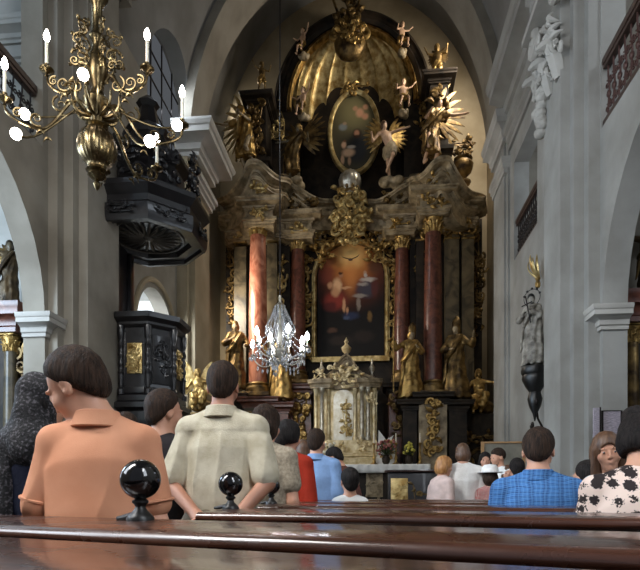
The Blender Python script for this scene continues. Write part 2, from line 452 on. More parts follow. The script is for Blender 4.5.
    def shirt(f, inf=0.020, hem=0.86, sleeve=0.75, loose=0.0, neck=0.035, folds=0.004, ffreq=42, yoke=0.0):
        """sleeve: fraction of the arm (1 = elbow, 2 = wrist); hem: height above the floor, figure scale"""
        s = Solid(); g = f.g; ys = f.ys; A = np.array; w = inf
        low = f.pel.copy(); low[2] = min(hem, f.pel[2]) - 0.05
        mid = f.pel + (f.chest - f.pel) * 0.5
        s.cone(low, mid, 0.140 * g + w + loose, 0.126 * g + w + loose, 0.05, ys); s.cone(mid, f.chest, 0.126 * g + w + loose, 0.143 * g + w, 0.06, ys)
        s.cone(f.chest, f.neck - A((0, 0, 0.085)), 0.143 * g + w, 0.085 + w, 0.05, ys)
        if f.belly: s.ell(f.pel + A((0, 0.06, 0.14)), (0.15 * g + f.belly, 0.12 * g + f.belly, 0.2), 0.05)
        s.cone(f.shp[0], f.shp[1], 0.045 + w * 0.7, 0.045 + w * 0.7, 0.05)
        for i in (0, 1): s.cone(f.neck + A((0, 0, -0.02)), f.shp[i], 0.040 + w * 0.5, 0.040 + w * 0.9, 0.03)
        if f.female:
            for sx in (-1, 1): s.ell(f.chest + A((sx * 0.075, 0.085, -0.01)), (0.065 + w, 0.055 + w, 0.065 + w), 0.04)
        cut_dn = f.pel.copy(); cut_dn[2] = hem if hem < f.pel[2] + 0.2 else f.pel[2]
        s.plane((0, 0, -1), cut_dn)
        if folds:
            def fn(X, Y, Z, a=folds, q=ffreq, cz=float(f.chest[2]), zy=float(f.neck[2]) - 0.10):
                m = 0.15 + 0.85 * np.clip((cz + 0.13 - Z) / 0.30, 0, 1)
                if yoke: m = 0.06 + np.clip((zy - Z) / 0.03, 0, 1) * 0.9
                v = np.abs(np.sin(X * q * 0.5 + 0.7 * np.sin(Z * 3.7 + X * 3) + 0.25 * np.sin(Z * 13)))
                return a * m * (1.5 * (2 * np.sqrt(v) - 1.3) * (0.8 + 0.25 * np.sin(X * 9 + Z * 2)) + 0.6 * np.sin(Z * 15 + X * 11 * np.sign(X + 0.001) + 2 * np.sin(X * 7))) + (yoke * np.clip((zy - Z) / 0.008, 0, 1) * np.clip((Z - zy + 0.05) / 0.05, 0, 1) if yoke else 0)
            s.disp(fn)
        t = Solid(); t.ops = list(s.ops); t.post = list(s.post)
        # sleeves are joined after the hem is cut
        for i in (0, 1):
            a, b, c = f.shp[i], f.el[i], f.wr[i]
            if sleeve <= 0: continue
            if sleeve <= 1:
                e = a + (b - a) * sleeve; t.cone(a, e, 0.045 + w, 0.044 + w * 1.25, 0.014)
            else:
                t.cone(a, b, 0.045 + w, 0.041 + w, 0.014); t.cone(b, b + (c - b) * (sleeve - 1), 0.041 + w, 0.030 + w, 0.02)
        nk = f.neck + A((0, 0, neck)); up = f.H3(0, 0, 0) - f.neck; up = up / np.linalg.norm(up) * 0.25 + A((0, 0, 1)); up /= np.linalg.norm(up)
        t.plane(up, nk)
        return t
    def collar(f, r=0.068, h=0.024, lay=0.019):
        """folded collar band round the neck"""
        mb = MB(); rings = []; n = 28
        for (rr, dz) in ((r * 0.92, -0.03), (r * 0.90, h * 0.7), (r * 0.96, h), (r * 1.06, h * 0.85), (r + lay * 0.6, -0.004), (r + lay * 1.1, -0.030), (r + lay * 0.95, -0.036)):
            ring = []
            for k in range(n):
                a = R(-247) + R(314) * k / (n - 1); y = rr * math.sin(a) * 0.95
                ring.append(tuple(f.neck + np.array((rr * math.cos(a) * 1.02, y - 0.012, dz - 0.002 - 0.35 * max(0, y) * (1 if dz > 0 else 1.3)))))
            rings.append(ring)
        n_ = n; vs = [p for r_ in rings for p in r_]; fs = []
        for j in range(len(rings) - 1):
            for k in range(n_ - 1): fs.append((j * n_ + k, j * n_ + k + 1, (j + 1) * n_ + k + 1, (j + 1) * n_ + k))
        mb.add(vs, fs); return mb
    def trousers(f, inf=0.018):
        s = Solid(); g = f.g; ys = f.ys; A = np.array
        s.cone(f.pel + A((0, 0, 0.06)), f.pel, 0.128 * g + inf * 0.4, 0.140 * g + inf * 0.5, 0.05, ys)
        s.ell(f.pel + A((0, -0.055, -0.03)), (0.13 * g, 0.085, 0.10), 0.04)
        for i in (0, 1):
            s.cone(f.hip[i], f.kn[i], 0.090 * g ** 0.5 + inf, 0.062 + inf, 0.03); s.cone(f.kn[i], f.an[i] + A((0, 0, 0.02)), 0.062 + inf, 0.050 + inf, 0.02)
        s.plane((0, 0, 1), f.pel + A((0, 0, 0.10)))
        s.disp(lambda X, Y, Z: 0.003 * np.sin(Z * 38 + 3 * np.sin(X * 20)))
        return s
    def skirt(f, z0=0.45, flare=0.10, folds=0.008):
        s = Solid(); ys = 0.75; b = f.pel.copy(); b[2] = z0
        s.cone(f.pel + np.array((0, 0, 0.08)), f.pel, 0.13 * f.g, 0.155 * f.g, 0.05, ys); s.cone(f.pel, b, 0.155 * f.g, 0.155 * f.g + flare, 0.04, ys)
        s.plane((0, 0, -1), b)
        s.disp(lambda X, Y, Z: folds * np.clip((1.0 - Z) * 2, 0, 1) * np.sin(14 * np.arctan2(X, Y) + Z * 2)); return s
    def shoes(f):
        s = Solid()
        for i in (0, 1):
            a = f.an[i]; s.ell(a + np.array((0, 0.06, -0.043)), (0.048, 0.130, 0.037), 0.02); s.ell(a + np.array((0, -0.01, -0.01)), (0.045, 0.055, 0.05), 0.03)
        return s
    def hair(f, style='short', vol=1.0, noise=0.004, seed=0):
        s = Solid(); e = lambda c, r, k=0.015, op='u': s.ell(f.H3(*c), np.array(r) * f.hs, k, f.R, op)
        v = 0.009 * vol
        e((0, -0.014, 0.034), (0.076 + v, 0.097 + v, 0.090 + v * 1.3))
        nz = lambda p, q: (f.R @ np.array(p), f.H3(*q))
        if style == 'short':
            e((0, -0.052, -0.03), (0.060 + v * 0.4, 0.046 + v * 0.5, 0.066), 0.03)
            s.plane(*nz((0, 0.80, -0.60), (0, 0.0, -0.004)))
            s.plane(*nz((0, 0.15, -1), (0, -0.09, -0.108)))
            s.plane(*nz((0, 1, 0.0), (0, 0.098, 0)))
            for sx in (-1, 1): e((sx * 0.09, 0.008, -0.022), (0.022, 0.03, 0.036), 0.008, 's')
            e((0, 0.105, 0.01), (0.068, 0.06, 0.062), 0.008, 's')
        elif style == 'bob':
            e((0, -0.035, -0.03), (0.088 + v, 0.075 + v, 0.10)); e((0, 0.115, -0.01), (0.062, 0.085, 0.075), 0.01, 's')
            s.plane(*nz((0, 0.1, -1), (0, -0.09, -0.12)))
        elif style in ('long', 'ponytail', 'bun'):
            e((0, -0.03, -0.01), (0.080 + v, 0.082 + v, 0.085)); e((0, 0.118, -0.015), (0.060, 0.082, 0.080), 0.01, 's')
            if style == 'long':
                for sx in (-1, 1):
                    s.cone(f.H3(sx * 0.070, 0.015, 0.02), f.H3(sx * 0.088, 0.02, -0.22), 0.030, 0.034, 0.02); s.cone(f.H3(sx * 0.045, -0.07, 0.02), f.H3(sx * 0.06, -0.075, -0.30), 0.05, 0.042, 0.03)
            else:
                s.plane(*nz((0, 0.3, -1), (0, -0.09, -0.075)))
                if style == 'ponytail':
                    a = f.H3(0, -0.10, 0.02); b = f.H3(0, -0.135, -0.06); c = f.H3(0.01, -0.11, -0.34)
                    s.cone(f.H3(0, -0.07, 0.03), a, 0.05, 0.035, 0.02); s.cone(a, b, 0.034, 0.048, 0.02); s.cone(b, c, 0.048, 0.022, 0.02)
                else:
                    e((-0.01, -0.045, 0.125), (0.055, 0.055, 0.045), 0.012)
        elif style == 'beard':
            s.plane(*nz((0, 0.55, -0.83), (0, 0.0, 0.0))); s.plane(*nz((0, 0.15, -1), (0, -0.09, -0.075)))
        if style in ('short', 'beard', 'bob', 'long', 'bun') :
            for sx in (-1, 1): s.cone(f.H3(sx * 0.018, 0.089, 0.031), f.H3(sx * 0.052, 0.077, 0.030), 0.0045, 0.0035, 0.002)
        if style == 'beard':
            e((0, 0.06, -0.092), (0.05, 0.045, 0.034), 0.01); s.cone(f.H3(-0.028, 0.097, -0.043), f.H3(0.028, 0.097, -0.043), 0.006, 0.006, 0.004)
            for sx in (-1, 1): s.cone(f.H3(sx * 0.066, 0.02, -0.01), f.H3(sx * 0.05, 0.045, -0.085), 0.014, 0.016, 0.01)
        if style in ('short', 'beard'):          # cropped towards the ears and the nape
            nrm = f.R @ np.array((0, 0.80, -0.60)) if style == 'short' else f.R @ np.array((0, 0.55, -0.83)); q0 = float(nrm @ f.H3(0, 0, -0.004)); n2 = f.R @ np.array((0, 0.15, -1.0)); q2 = float(n2 @ f.H3(0, -0.09, -0.108)); tv = v * 0.9
            s.disp(lambda X, Y, Z: tv * np.clip(1 + np.maximum(nrm[0] * X + nrm[1] * Y + nrm[2] * Z - q0, (n2[0] * X + n2[1] * Y + n2[2] * Z - q2) * 0.7) / 0.035, 0, 1.2))
        rnd = random.Random(seed); p = [rnd.uniform(0, 6) for _ in range(3)]
        s.disp(lambda X, Y, Z: noise * (0.45 * np.sin(X * 120 + 2 * np.sin(Z * 24 + p[0])) * np.sin(Y * 100 + p[1] + 2 * np.sin(Z * 21)) + 0.22 * np.sin(X * 210 + Y * 150 + p[2] + 2 * np.sin(Z * 30))))
        return s

def skin_mat(name, c):
    return mat(name, c, 0.5, col2=tuple(x * 0.82 for x in c[:3]) + (1,), scale=9, sss=0.06, bump=0.06, bscale=120, bdist=0.004)
SKIN = skin_mat('skin_light', srgb(214, 160, 132)); SKIN2 = skin_mat('skin_tan', srgb(186, 132, 106))
H_DARK = mat('hair_dark', srgb(30, 22, 17), 0.65, spec=0.2, col2=srgb(66, 48, 36), scale=110, stretch=(1, 1, 0.12), bump=0.9, bscale=260, bdist=0.01)
H_BLACK = mat('hair_black', srgb(17, 15, 15), 0.65, spec=0.2, col2=srgb(44, 38, 36), scale=110, stretch=(1, 1, 0.12), bump=0.9, bscale=260, bdist=0.01)
H_BROWN = mat('hair_brown', srgb(72, 50, 36), 0.45, col2=srgb(104, 74, 52), scale=50, stretch=(1, 1, 0.2), bump=0.5, bscale=120, bdist=0.006)
H_BLOND = mat('hair_blond', srgb(150, 98, 52), 0.45, col2=srgb(190, 140, 84), scale=50, stretch=(1, 1, 0.2), bump=0.5, bscale=120, bdist=0.006)
EYE_M = mat('eye_dark', srgb(26, 20, 18), 0.15); EYE_W = mat('eye_white', srgb(150, 134, 126), 0.35)
SHOE_M = mat('shoe_leather', srgb(30, 26, 24), 0.4); TROUSER = mat('trouser_dark', srgb(38, 40, 48), 0.85, bump=0.2, bscale=90)
TROUSER2 = mat('trouser_khaki', srgb(112, 100, 82), 0.85, bump=0.2, bscale=90)
def cloth(name, c, c2=None, scale=14, bump=0.25, **k):
    return mat(name, c, 0.88, col2=c2 or tuple(x * 0.82 for x in c[:3]) + (1,), scale=scale, bump=bump, bscale=k.pop('bscale', 60), spec=0.2, **k)
def plaid(name, base, dark, light, f=(16, 22), diag=0.0):
    m = bpy.data.materials.new(name); m.use_nodes = True; nt = m.node_tree; b = nt.nodes['Principled BSDF']; b.inputs['Roughness'].default_value = 0.85
    b.inputs['Specular IOR Level'].default_value = 0.2
    tc = nt.nodes.new('ShaderNodeTexCoord'); prev = None
    nz = nt.nodes.new('ShaderNodeTexNoise'); nz.inputs['Scale'].default_value = 5
    nt.links.new(tc.outputs['Object'], nz.inputs['Vector'])
    vv = nt.nodes.new('ShaderNodeVectorMath'); vv.operation = 'SCALE'; vv.inputs[3].default_value = 0.06; nt.links.new(nz.outputs['Color'], vv.inputs[0])
    va = nt.nodes.new('ShaderNodeVectorMath'); nt.links.new(tc.outputs['Object'], va.inputs[0]); nt.links.new(vv.outputs[0], va.inputs[1])
    for d, fr, col, st in (('X', f[0], dark, 0.6), ('Z', f[1], dark, 0.6), ('Z', f[1] * 2.7, light, 0.45), ('X', f[0] * 3.1, light, 0.3)):
        w = nt.nodes.new('ShaderNodeTexWave'); w.wave_type = 'BANDS'; w.bands_direction = d; w.inputs['Scale'].default_value = fr / 3.0
        nt.links.new(va.outputs[0], w.inputs['Vector'])
        r = nt.nodes.new('ShaderNodeMapRange'); r.inputs[1].default_value = 0.62; r.inputs[2].default_value = 0.8; r.inputs[4].default_value = st; nt.links.new(w.outputs['Fac'], r.inputs[0])
        mx = nt.nodes.new('ShaderNodeMix'); mx.data_type = 'RGBA'; mx.inputs[7].default_value = col
        if prev is None: mx.inputs[6].default_value = base
        else: nt.links.new(prev, mx.inputs[6])
        nt.links.new(r.outputs[0], mx.inputs[0]); prev = mx.outputs[2]
    nt.links.new(prev, b.inputs['Base Color']); return m
def blossom_print(name, base, fig, scale=18):
    m = bpy.data.materials.new(name); m.use_nodes = True; nt = m.node_tree; b = nt.nodes['Principled BSDF']; b.inputs['Roughness'].default_value = 0.85
    tc = nt.nodes.new('ShaderNodeTexCoord'); nz = nt.nodes.new('ShaderNodeTexNoise'); nz.inputs['Scale'].default_value = 110
    nt.links.new(tc.outputs['Object'], nz.inputs['Vector'])
    v = nt.nodes.new('ShaderNodeTexVoronoi'); v.inputs['Scale'].default_value = scale; v.inputs['Randomness'].default_value = 0.7; mp = nt.nodes.new('ShaderNodeMapping'); mp.inputs['Scale'].default_value = (1, 0.001, 1); nt.links.new(tc.outputs['Object'], mp.inputs[0]); nt.links.new(mp.outputs[0], v.inputs['Vector'])
    a = nt.nodes.new('ShaderNodeMath'); a.operation = 'MULTIPLY_ADD'; a.inputs[1].default_value = 0.60; nt.links.new(nz.outputs['Fac'], a.inputs[0]); nt.links.new(v.outputs['Distance'], a.inputs[2])
    r = nt.nodes.new('ShaderNodeMapRange'); r.inputs[1].default_value = 0.74; r.inputs[2].default_value = 0.78; nt.links.new(a.outputs[0], r.inputs[0])
    mx = nt.nodes.new('ShaderNodeMix'); mx.data_type = 'RGBA'; mx.inputs[6].default_value = fig; mx.inputs[7].default_value = base
    nt.links.new(r.outputs[0], mx.inputs[0]); nt.links.new(mx.outputs[2], b.inputs['Base Color']); return m

def person(label, f, loc, rz=0, h=0.012, top=None, top_kw=None, hair='short', hair_m=H_DARK, hair_kw=None, skin=SKIN, bottom='trousers', bottom_m=None,
           top_name='shirt', eyes=False, collar=None, face=True, extra=None, group=None, hh=None):
    me = f.body(face).mesh('person', h, f.s)
    o = link_mesh('person', me, skin); o.location = loc; o.rotation_euler = (0, 0, rz); tag(o, label, 'person', group)
    if top is not None: link_mesh(top_name, f.shirt(**(top_kw or {})).mesh(top_name, h, f.s), top, o)
    if collar is not None:
        mb = f.collar(); mb.v = [tuple(c * f.s for c in v) for v in mb.v]; co = mb.build('collar', collar, o)
        sd = co.modifiers.new('t', 'SOLIDIFY'); sd.thickness = 0.004
    if bottom == 'trousers': link_mesh('trousers', f.trousers().mesh('trousers', max(h, 0.012), f.s), bottom_m or TROUSER, o)
    elif bottom == 'skirt': link_mesh('skirt', f.skirt().mesh('skirt', max(h, 0.012), f.s), bottom_m or TROUSER, o)
    elif bottom == 'gown': link_mesh('skirt', f.skirt(0.1, 0.14).mesh('skirt', max(h, 0.014), f.s), bottom_m or TROUSER, o)
    for_sh = f.shoes().mesh('shoes', max(h, 0.012), f.s); link_mesh('footwear', for_sh, SHOE_M, o)
    if hair: link_mesh('hair', f.hair(hair, **(hair_kw or {})).mesh('hair', hh or min(h, 0.009), f.s), hair_m, o)
    if eyes:
        for sx in (-1, 1):
            mb = MB(); c = f.H3(sx * 0.032, 0.0800, 0.006) * f.s; r = 0.0097 * f.s * f.hs
            mb.ball(c, r, 12, 8); e = mb.build('eyeball', EYE_W, o)
            mb = MB(); c = f.H3(sx * 0.032, 0.0800 + 0.0042, 0.005) * f.s
            mb.ball(c, 0.0070 * f.s * f.hs, 10, 6); mb.build('iris', EYE_M, e)
    if extra: extra(o, f)
    return o
# ------------------------------------------------------------------ materials of the place
PLASTER = mat('plaster_grey', srgb(146, 140, 128), 0.85, col2=srgb(122, 115, 103), scale=1.3, detail=8, bump=0.15, bscale=18)
PLASTER_W = mat('plaster_warm', srgb(166, 152, 126), 0.85, col2=srgb(140, 126, 100), scale=1.1, detail=8, bump=0.15, bscale=18)
PLASTER_C = mat('plaster_white', srgb(186, 184, 178), 0.8, col2=srgb(164, 161, 154), scale=1.5, detail=8, bump=0.1, bscale=18)
VAULT_M = mat('plaster_vault', srgb(132, 131, 128), 0.9, col2=srgb(108, 106, 102), scale=0.8, detail=8, bump=0.1, bscale=12)
PLASTER_R = mat('plaster_pale_grey', srgb(158, 157, 152), 0.82, col2=srgb(136, 134, 128), scale=1.4, detail=8, bump=0.1, bscale=18)
STONE_F = mat('floor_stone', srgb(74, 66, 58), 0.35, col2=srgb(48, 43, 40), scale=2.5, detail=8)
MARBLE_D = mat('marble_dark', srgb(54, 44, 33), 0.6, spec=0.3, col2=srgb(22, 18, 14), scale=2.5, detail=8, distort=1.2)
MARBLE_G = mat('marble_olive', srgb(112, 100, 76), 0.35, col2=srgb(58, 52, 40), scale=2.2, detail=8, distort=1.5)
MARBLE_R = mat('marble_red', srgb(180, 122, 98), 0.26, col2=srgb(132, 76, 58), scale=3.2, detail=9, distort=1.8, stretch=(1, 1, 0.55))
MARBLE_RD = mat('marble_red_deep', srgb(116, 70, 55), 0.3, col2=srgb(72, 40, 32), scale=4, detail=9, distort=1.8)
STUCCO = mat('stucco_pale', srgb(178, 160, 128), 0.5, col2=srgb(104, 90, 66), scale=5, detail=6, bump=0.2)
GILT = mat('gilding', srgb(192, 160, 98), 0.40, 0.8, col2=srgb(92, 68, 36), scale=7, detail=6, bump=0.4, bscale=26, lo=0.4, hi=0.7)
GILT_B = mat('gilding_bright', srgb(222, 200, 142), 0.36, 0.7, col2=srgb(150, 120, 66), scale=6, detail=6, bump=0.4, bscale=30)
GILT_D = mat('gilding_dull', srgb(142, 116, 70), 0.44, 0.7, col2=srgb(58, 44, 28), scale=5, detail=6, bump=0.4, bscale=22)
SILVER = mat('silvering', srgb(206, 202, 190), 0.3, 0.75, col2=srgb(150, 140, 118), scale=7, detail=6, bump=0.4, bscale=30)
BRASS = mat('brass', srgb(132, 116, 84), 0.24, 1.0, col2=srgb(70, 57, 38), scale=9, rough2=0.35)
IRON = mat('wrought_iron', srgb(38, 32, 30), 0.5, 0.6)
RAILWOOD = mat('rail_wood', srgb(62, 44, 36), 0.5)
EBONY = mat('ebonised_wood', srgb(30, 28, 30), 0.32, col2=srgb(15, 14, 16), scale=5, bump=0.15, coat=0.2)
FLESH = mat('painted_flesh', srgb(206, 172, 142), 0.5, col2=srgb(168, 132, 104), scale=5, bump=0.1)
STONE_S = mat('statue_stone', srgb(166, 160, 148), 0.6, col2=srgb(92, 86, 78), scale=9, detail=6)
BLACK_C = mat('black_paint', srgb(20, 19, 18), 0.4)
WHITE_C = mat('linen_white', srgb(226, 226, 222), 0.8, bump=0.1, bscale=30)
WAX = mat('wax', srgb(228, 222, 204), 0.5, sss=0.1)
BULB = emis('bulb_glow', (1, 0.93, 0.82, 1), 38)
BULB_C = emis('bulb_glow_cool', (0.97, 0.97, 1, 1), 30)
def pew_wood(name, base, dark):
    m = bpy.data.materials.new(name); m.use_nodes = True; nt = m.node_tree; b = nt.nodes['Principled BSDF']
    tc = nt.nodes.new('ShaderNodeTexCoord'); mp = nt.nodes.new('ShaderNodeMapping'); mp.inputs['Scale'].default_value = (0.6, 9, 9)
    nt.links.new(tc.outputs['Object'], mp.inputs[0])
    n = nt.nodes.new('ShaderNodeTexNoise'); n.inputs['Scale'].default_value = 3.5; n.inputs['Detail'].default_value = 8; n.inputs['Distortion'].default_value = 0.6
    nt.links.new(mp.outputs[0], n.inputs['Vector'])
    mx = nt.nodes.new('ShaderNodeMix'); mx.data_type = 'RGBA'; mx.inputs[6].default_value = base; mx.inputs[7].default_value = dark
    r = nt.nodes.new('ShaderNodeMapRange'); r.inputs[1].default_value = 0.35; r.inputs[2].default_value = 0.65
    nt.links.new(n.outputs['Fac'], r.inputs[0]); nt.links.new(r.outputs[0], mx.inputs[0]); nt.links.new(mx.outputs[2], b.inputs['Base Color'])
    n2 = nt.nodes.new('ShaderNodeTexNoise'); n2.inputs['Scale'].default_value = 5; n2.inputs['Detail'].default_value = 6; nt.links.new(tc.outputs['Object'], n2.inputs['Vector'])
    r2 = nt.nodes.new('ShaderNodeMapRange'); r2.inputs[1].default_value = 0.3; r2.inputs[2].default_value = 0.7; r2.inputs[3].default_value = 0.16; r2.inputs[4].default_value = 0.36
    nt.links.new(n2.outputs['Fac'], r2.inputs[0]); nt.links.new(r2.outputs[0], b.inputs['Roughness'])
    bp = nt.nodes.new('ShaderNodeBump'); bp.inputs['Strength'].default_value = 0.25; bp.inputs['Distance'].default_value = 0.004
    nt.links.new(n.outputs['Fac'], bp.inputs['Height']); nt.links.new(bp.outputs[0], b.inputs['Normal'])
    b.inputs['Specular IOR Level'].default_value = 0.7; b.inputs['Coat Weight'].default_value = 0.5; b.inputs['Coat Roughness'].default_value = 0.12
    return m
PEW_M = pew_wood('pew_varnish', srgb(84, 50, 36), srgb(44, 25, 19)); PEW_D = pew_wood('pew_varnish_dark', srgb(52, 32, 25), srgb(28, 17, 14))

# ------------------------------------------------------------------ the room
XL, XR, TK = -4.59, 3.10, 0.32
XC = (XL + XR) / 2; HA = (XR - XL) / 2
SPR = 9.5; RISE = 5.3
def struct(mb, name, m, ang=25, parent=None):
    return mb.build(name, m, parent, ang, kind='structure')
mb = MB(); mb.box((-10, -4, -0.3), (9, 18.9, 0)); struct(mb, 'floor', STONE_F)
def arch_outline(c, r, z0, spring, n=20, rz=None):
    rz = rz or r
    return [(c - r, z0), (c + r, z0)] + [(c + r * math.cos(PI * i / n), spring + rz * math.sin(PI * i / n)) for i in range(n + 1)]
def arch_cut(c, r, z0, spring, x0, x1, rz=None):
    return MB().prism(arch_outline(c, r, z0, spring, rz=rz), 'x', x0, x1)
LUN = (12.15, 1.25, 8.3, 10.0)
# left wall
mb = MB(); mb.box((XL - TK, -4, 0), (XL, 14.2, 10.2)); wl = struct(mb, 'wall_left', PLASTER, 0)
boolean_cut(wl, [arch_cut(5.175, 2.175, -0.1, 3.55, XL - 2, XL + 1), MB().box((XL - 2, 2.9, 5.92), (XL + 1, 7.3, 9.0)),
                 arch_cut(11.4, 1.0, 2.6, 4.4, XL - 2, XL + 1), arch_cut(*LUN, XL - 2, XL + 1)])
mb = MB(); mb.box((XR, -4, 0), (XR + TK, 14.2, 10.2)); wr_ = struct(mb, 'wall_right', PLASTER_R, 0)
boolean_cut(wr_, [arch_cut(5.575, 2.175, -0.1, 3.55, XR - 1, XR + 2), MB().box((XR - 1, 3.2, 6.02), (XR + 2, 7.8, 9.0)),
                  MB().box((XR - 1, 10.7, 6.15), (XR + 2, 12.4, 8.3))])
# nave vault
def vault(name, xc, a, b, z0, y0, y1, m, tk=0.35, n=40, cuts=()):
    mb = MB(); vs = []; fs = []
    for y in (y0, y1):
        for k in (0, 1):
            for i in range(n + 1):
                t = PI * i / n; vs.append((xc + (a + tk * k) * math.cos(t), y, z0 + (b + tk * k) * math.sin(t)))
    w = n + 1
    for i in range(n):
        fs += [(i, i + 1, 2 * w + i + 1, 2 * w + i), (w + i, 3 * w + i, 3 * w + i + 1, w + i + 1), (i, w + i, w + i + 1, i + 1), (2 * w + i, 2 * w + i + 1, 3 * w + i + 1, 3 * w + i)]
    fs += [(0, 2 * w, 3 * w, w), (n, w + n, 3 * w + n, 2 * w + n)]
    mb.add(vs, fs); o = struct(mb, name, m)
    if cuts: boolean_cut(o, list(cuts))
    return o
vault('ceiling_nave', XC, HA, RISE, SPR, -4, 14.0, VAULT_M, cuts=[arch_cut(*LUN, XL - 2, XL + 1.3)])
# wall that closes the nave round the chancel arch
mb = MB(); mb.box((-6.2, 13.95, 0), (4.8, 14.3, 19)); wa = struct(mb, 'wall_arch', PLASTER, 0)
pl = [(XL, -0.1), (XR, -0.1)] + [(XC + HA * math.cos(PI * i / 40), SPR + RISE * math.sin(PI * i / 40)) for i in range(41)]
boolean_cut(wa, [MB().prism(pl, 'y', 13, 15)])
# flat rib carried over the chancel arch
mb = MB(); vs = []; fs = []; n = 40
for y in (12.9, 13.95):
    for (a, b) in ((HA + 0.02, RISE + 0.02), (HA - 0.22, RISE - 0.22)):
        for i in range(n + 1): vs.append((XC + a * math.cos(PI * i / n), y, SPR + b * math.sin(PI * i / n)))
w = n + 1
for i in range(n): fs += [(i, i + 1, w + i + 1, w + i), (w + i, w + i + 1, 3 * w + i + 1, 3 * w + i), (2 * w + i, 3 * w + i, 3 * w + i + 1, 2 * w + i + 1), (i, 2 * w + i, 2 * w + i + 1, i + 1)]
fs += [(0, w, 3 * w, 2 * w), (n, 2 * w + n, 3 * w + n, w + n)]
mb.add(vs, fs); struct(mb, 'trim_1', PLASTER)
# apse
AXA, HAA = -0.72, 4.5
mb = MB(); mb.box((AXA - HAA - 0.5, 14.2, 0), (AXA - HAA, 18.6, 12.4)); struct(mb, 'wall_apse_left', PLASTER_W)
mb = MB(); mb.box((AXA + HAA, 14.2, 0), (AXA + HAA + 0.5, 18.6, 12.4)); struct(mb, 'wall_apse_right', PLASTER_W)
mb = MB(); mb.box((AXA - HAA - 0.5, 18.6, 0), (AXA + HAA + 0.5, 19.0, 19)); struct(mb, 'wall_back', PLASTER_W)
vault('ceiling_apse', AXA, HAA, 6.0, 12.0, 14.2, 18.7, VAULT_M)
# outer rooms: chapels, galleries, pulpit stair, so that each opening shows a lit room
def room(name, lo, hi, m, open_side, tk=0.15):
    (a, b, c), (d, e, f) = lo, hi
    mb = MB()
    if open_side != '-x': mb.box((a - tk, b - tk, c - tk), (a, e + tk, f + tk))
    if open_side != '+x': mb.box((d, b - tk, c - tk), (d + tk, e + tk, f + tk))
    mb.box((a, b - tk, c - tk), (d, b, f + tk)); mb.box((a, e, c - tk), (d, e + tk, f + tk)); mb.box((a, b, f), (d, e, f + tk))
    if c > 0.5: mb.box((a, b, c - tk), (d, e, c))
    return struct(mb, name, m)
room('wall_chapel_left', (-8.4, 2.2, 0), (XL - TK, 8.1, 5.75), PLASTER_C, '+x')
room('wall_chapel_right', (XR + TK, 2.6, 0), (6.8, 8.5, 5.75), PLASTER, '-x')
room('wall_gallery_left', (-7.2, 2.2, 5.95), (XL - TK, 8.2, 9.4), PLASTER_C, '+x')
room('wall_gallery_right', (XR + TK, 2.6, 6.0), (5.6, 8.3, 9.4), PLASTER, '-x')
room('wall_oratory_right', (XR + TK, 10.2, 6.1), (5.4, 12.9, 8.8), PLASTER, '-x')
room('wall_pulpit_stair', (-6.6, 9.7, 2.4), (XL - TK, 13.0, 5.75), PLASTER_C, '+x')

# mouldings
def cprof(h, d):
    return [(-0.03, 0), (d * .18, 0), (d * .18, h * .16), (d * .30, h * .20), (d * .34, h * .40), (d * .62, h * .52), (d * .86, h * .56), (d * .86, h * .76), (d * .93, h * .80), (d, h * .92), (d, h), (-0.03, h)]
def step_profile(h, d, n=3):
    o = [(-0.03, 0)]
    for i in range(n):
        a = d * (i + 1) / n
        o += [(a, h * i / n), (a, h * (i + .72) / n)]
    return o + [(d, h), (-0.03, h)]
def pilaster_l(name, y0, y1, dep, steps, z1, cap=True, m=PLASTER):
    """stepped pilaster on the left wall"""
    mb = MB()
    mb.box((XL - 0.05, y0, 0), (XL + dep, y1, z1))
    for k, (g, q) in enumerate(steps): mb.box((XL - 0.05, y0 - g, 0), (XL + dep - q, y1 + g, z1))
    struct(mb, name, m)
pilaster_l('trim_2', 7.75, 8.75, 0.42, ((0.16, 0.14), (0.32, 0.28)), 10.0)
mb = MB(); mb.box((XR - 0.42, 8.15, 0), (XR + 0.05, 8.9, 10.0)); mb.box((XR - 0.29, 8.0, 0), (XR + 0.05, 9.15, 10.0)); mb.box((XR - 0.15, 7.84, 0), (XR + 0.05, 9.4, 10.0)); struct(mb, 'trim_3', PLASTER_R)
# piers of the chancel arch
pilaster_l('trim_4', 12.75, 13.9, 0.40, ((0.14, 0.14),), 9.5, m=PLASTER_W)
mb = MB(); mb.box((XR - 0.10, 12.9, 0), (XR + 0.05, 13.95, 9.5)); mb.box((XR - 0.05, 12.75, 0), (XR + 0.05, 13.95, 9.5)); struct(mb, 'trim_5', PLASTER_R)
def ring_l(y0, y1, dep, z): return [(XL, y0, z), (XL + dep, y0, z), (XL + dep, y1, z), (XL, y1, z)]
def ring_r(y0, y1, dep, z): return [(XR, y1, z), (XR - dep, y1, z), (XR - dep, y0, z), (XR, y0, z)]
mb = MB(); mb.sweep(cprof(0.62, 0.52), ring_l(12.7, 13.9, 0.44, 9.0)); mb.sweep(step_profile(0.34, 0.16, 3), ring_l(12.7, 13.9, 0.42, 8.3)); struct(mb, 'trim_6', PLASTER_C)
mb = MB(); mb.sweep(cprof(0.62, 0.24), ring_r(12.8, 13.95, 0.12, 9.0)); mb.sweep(step_profile(0.34, 0.10, 3), ring_r(12.8, 13.95, 0.10, 8.3)); struct(mb, 'trim_7', PLASTER_C)
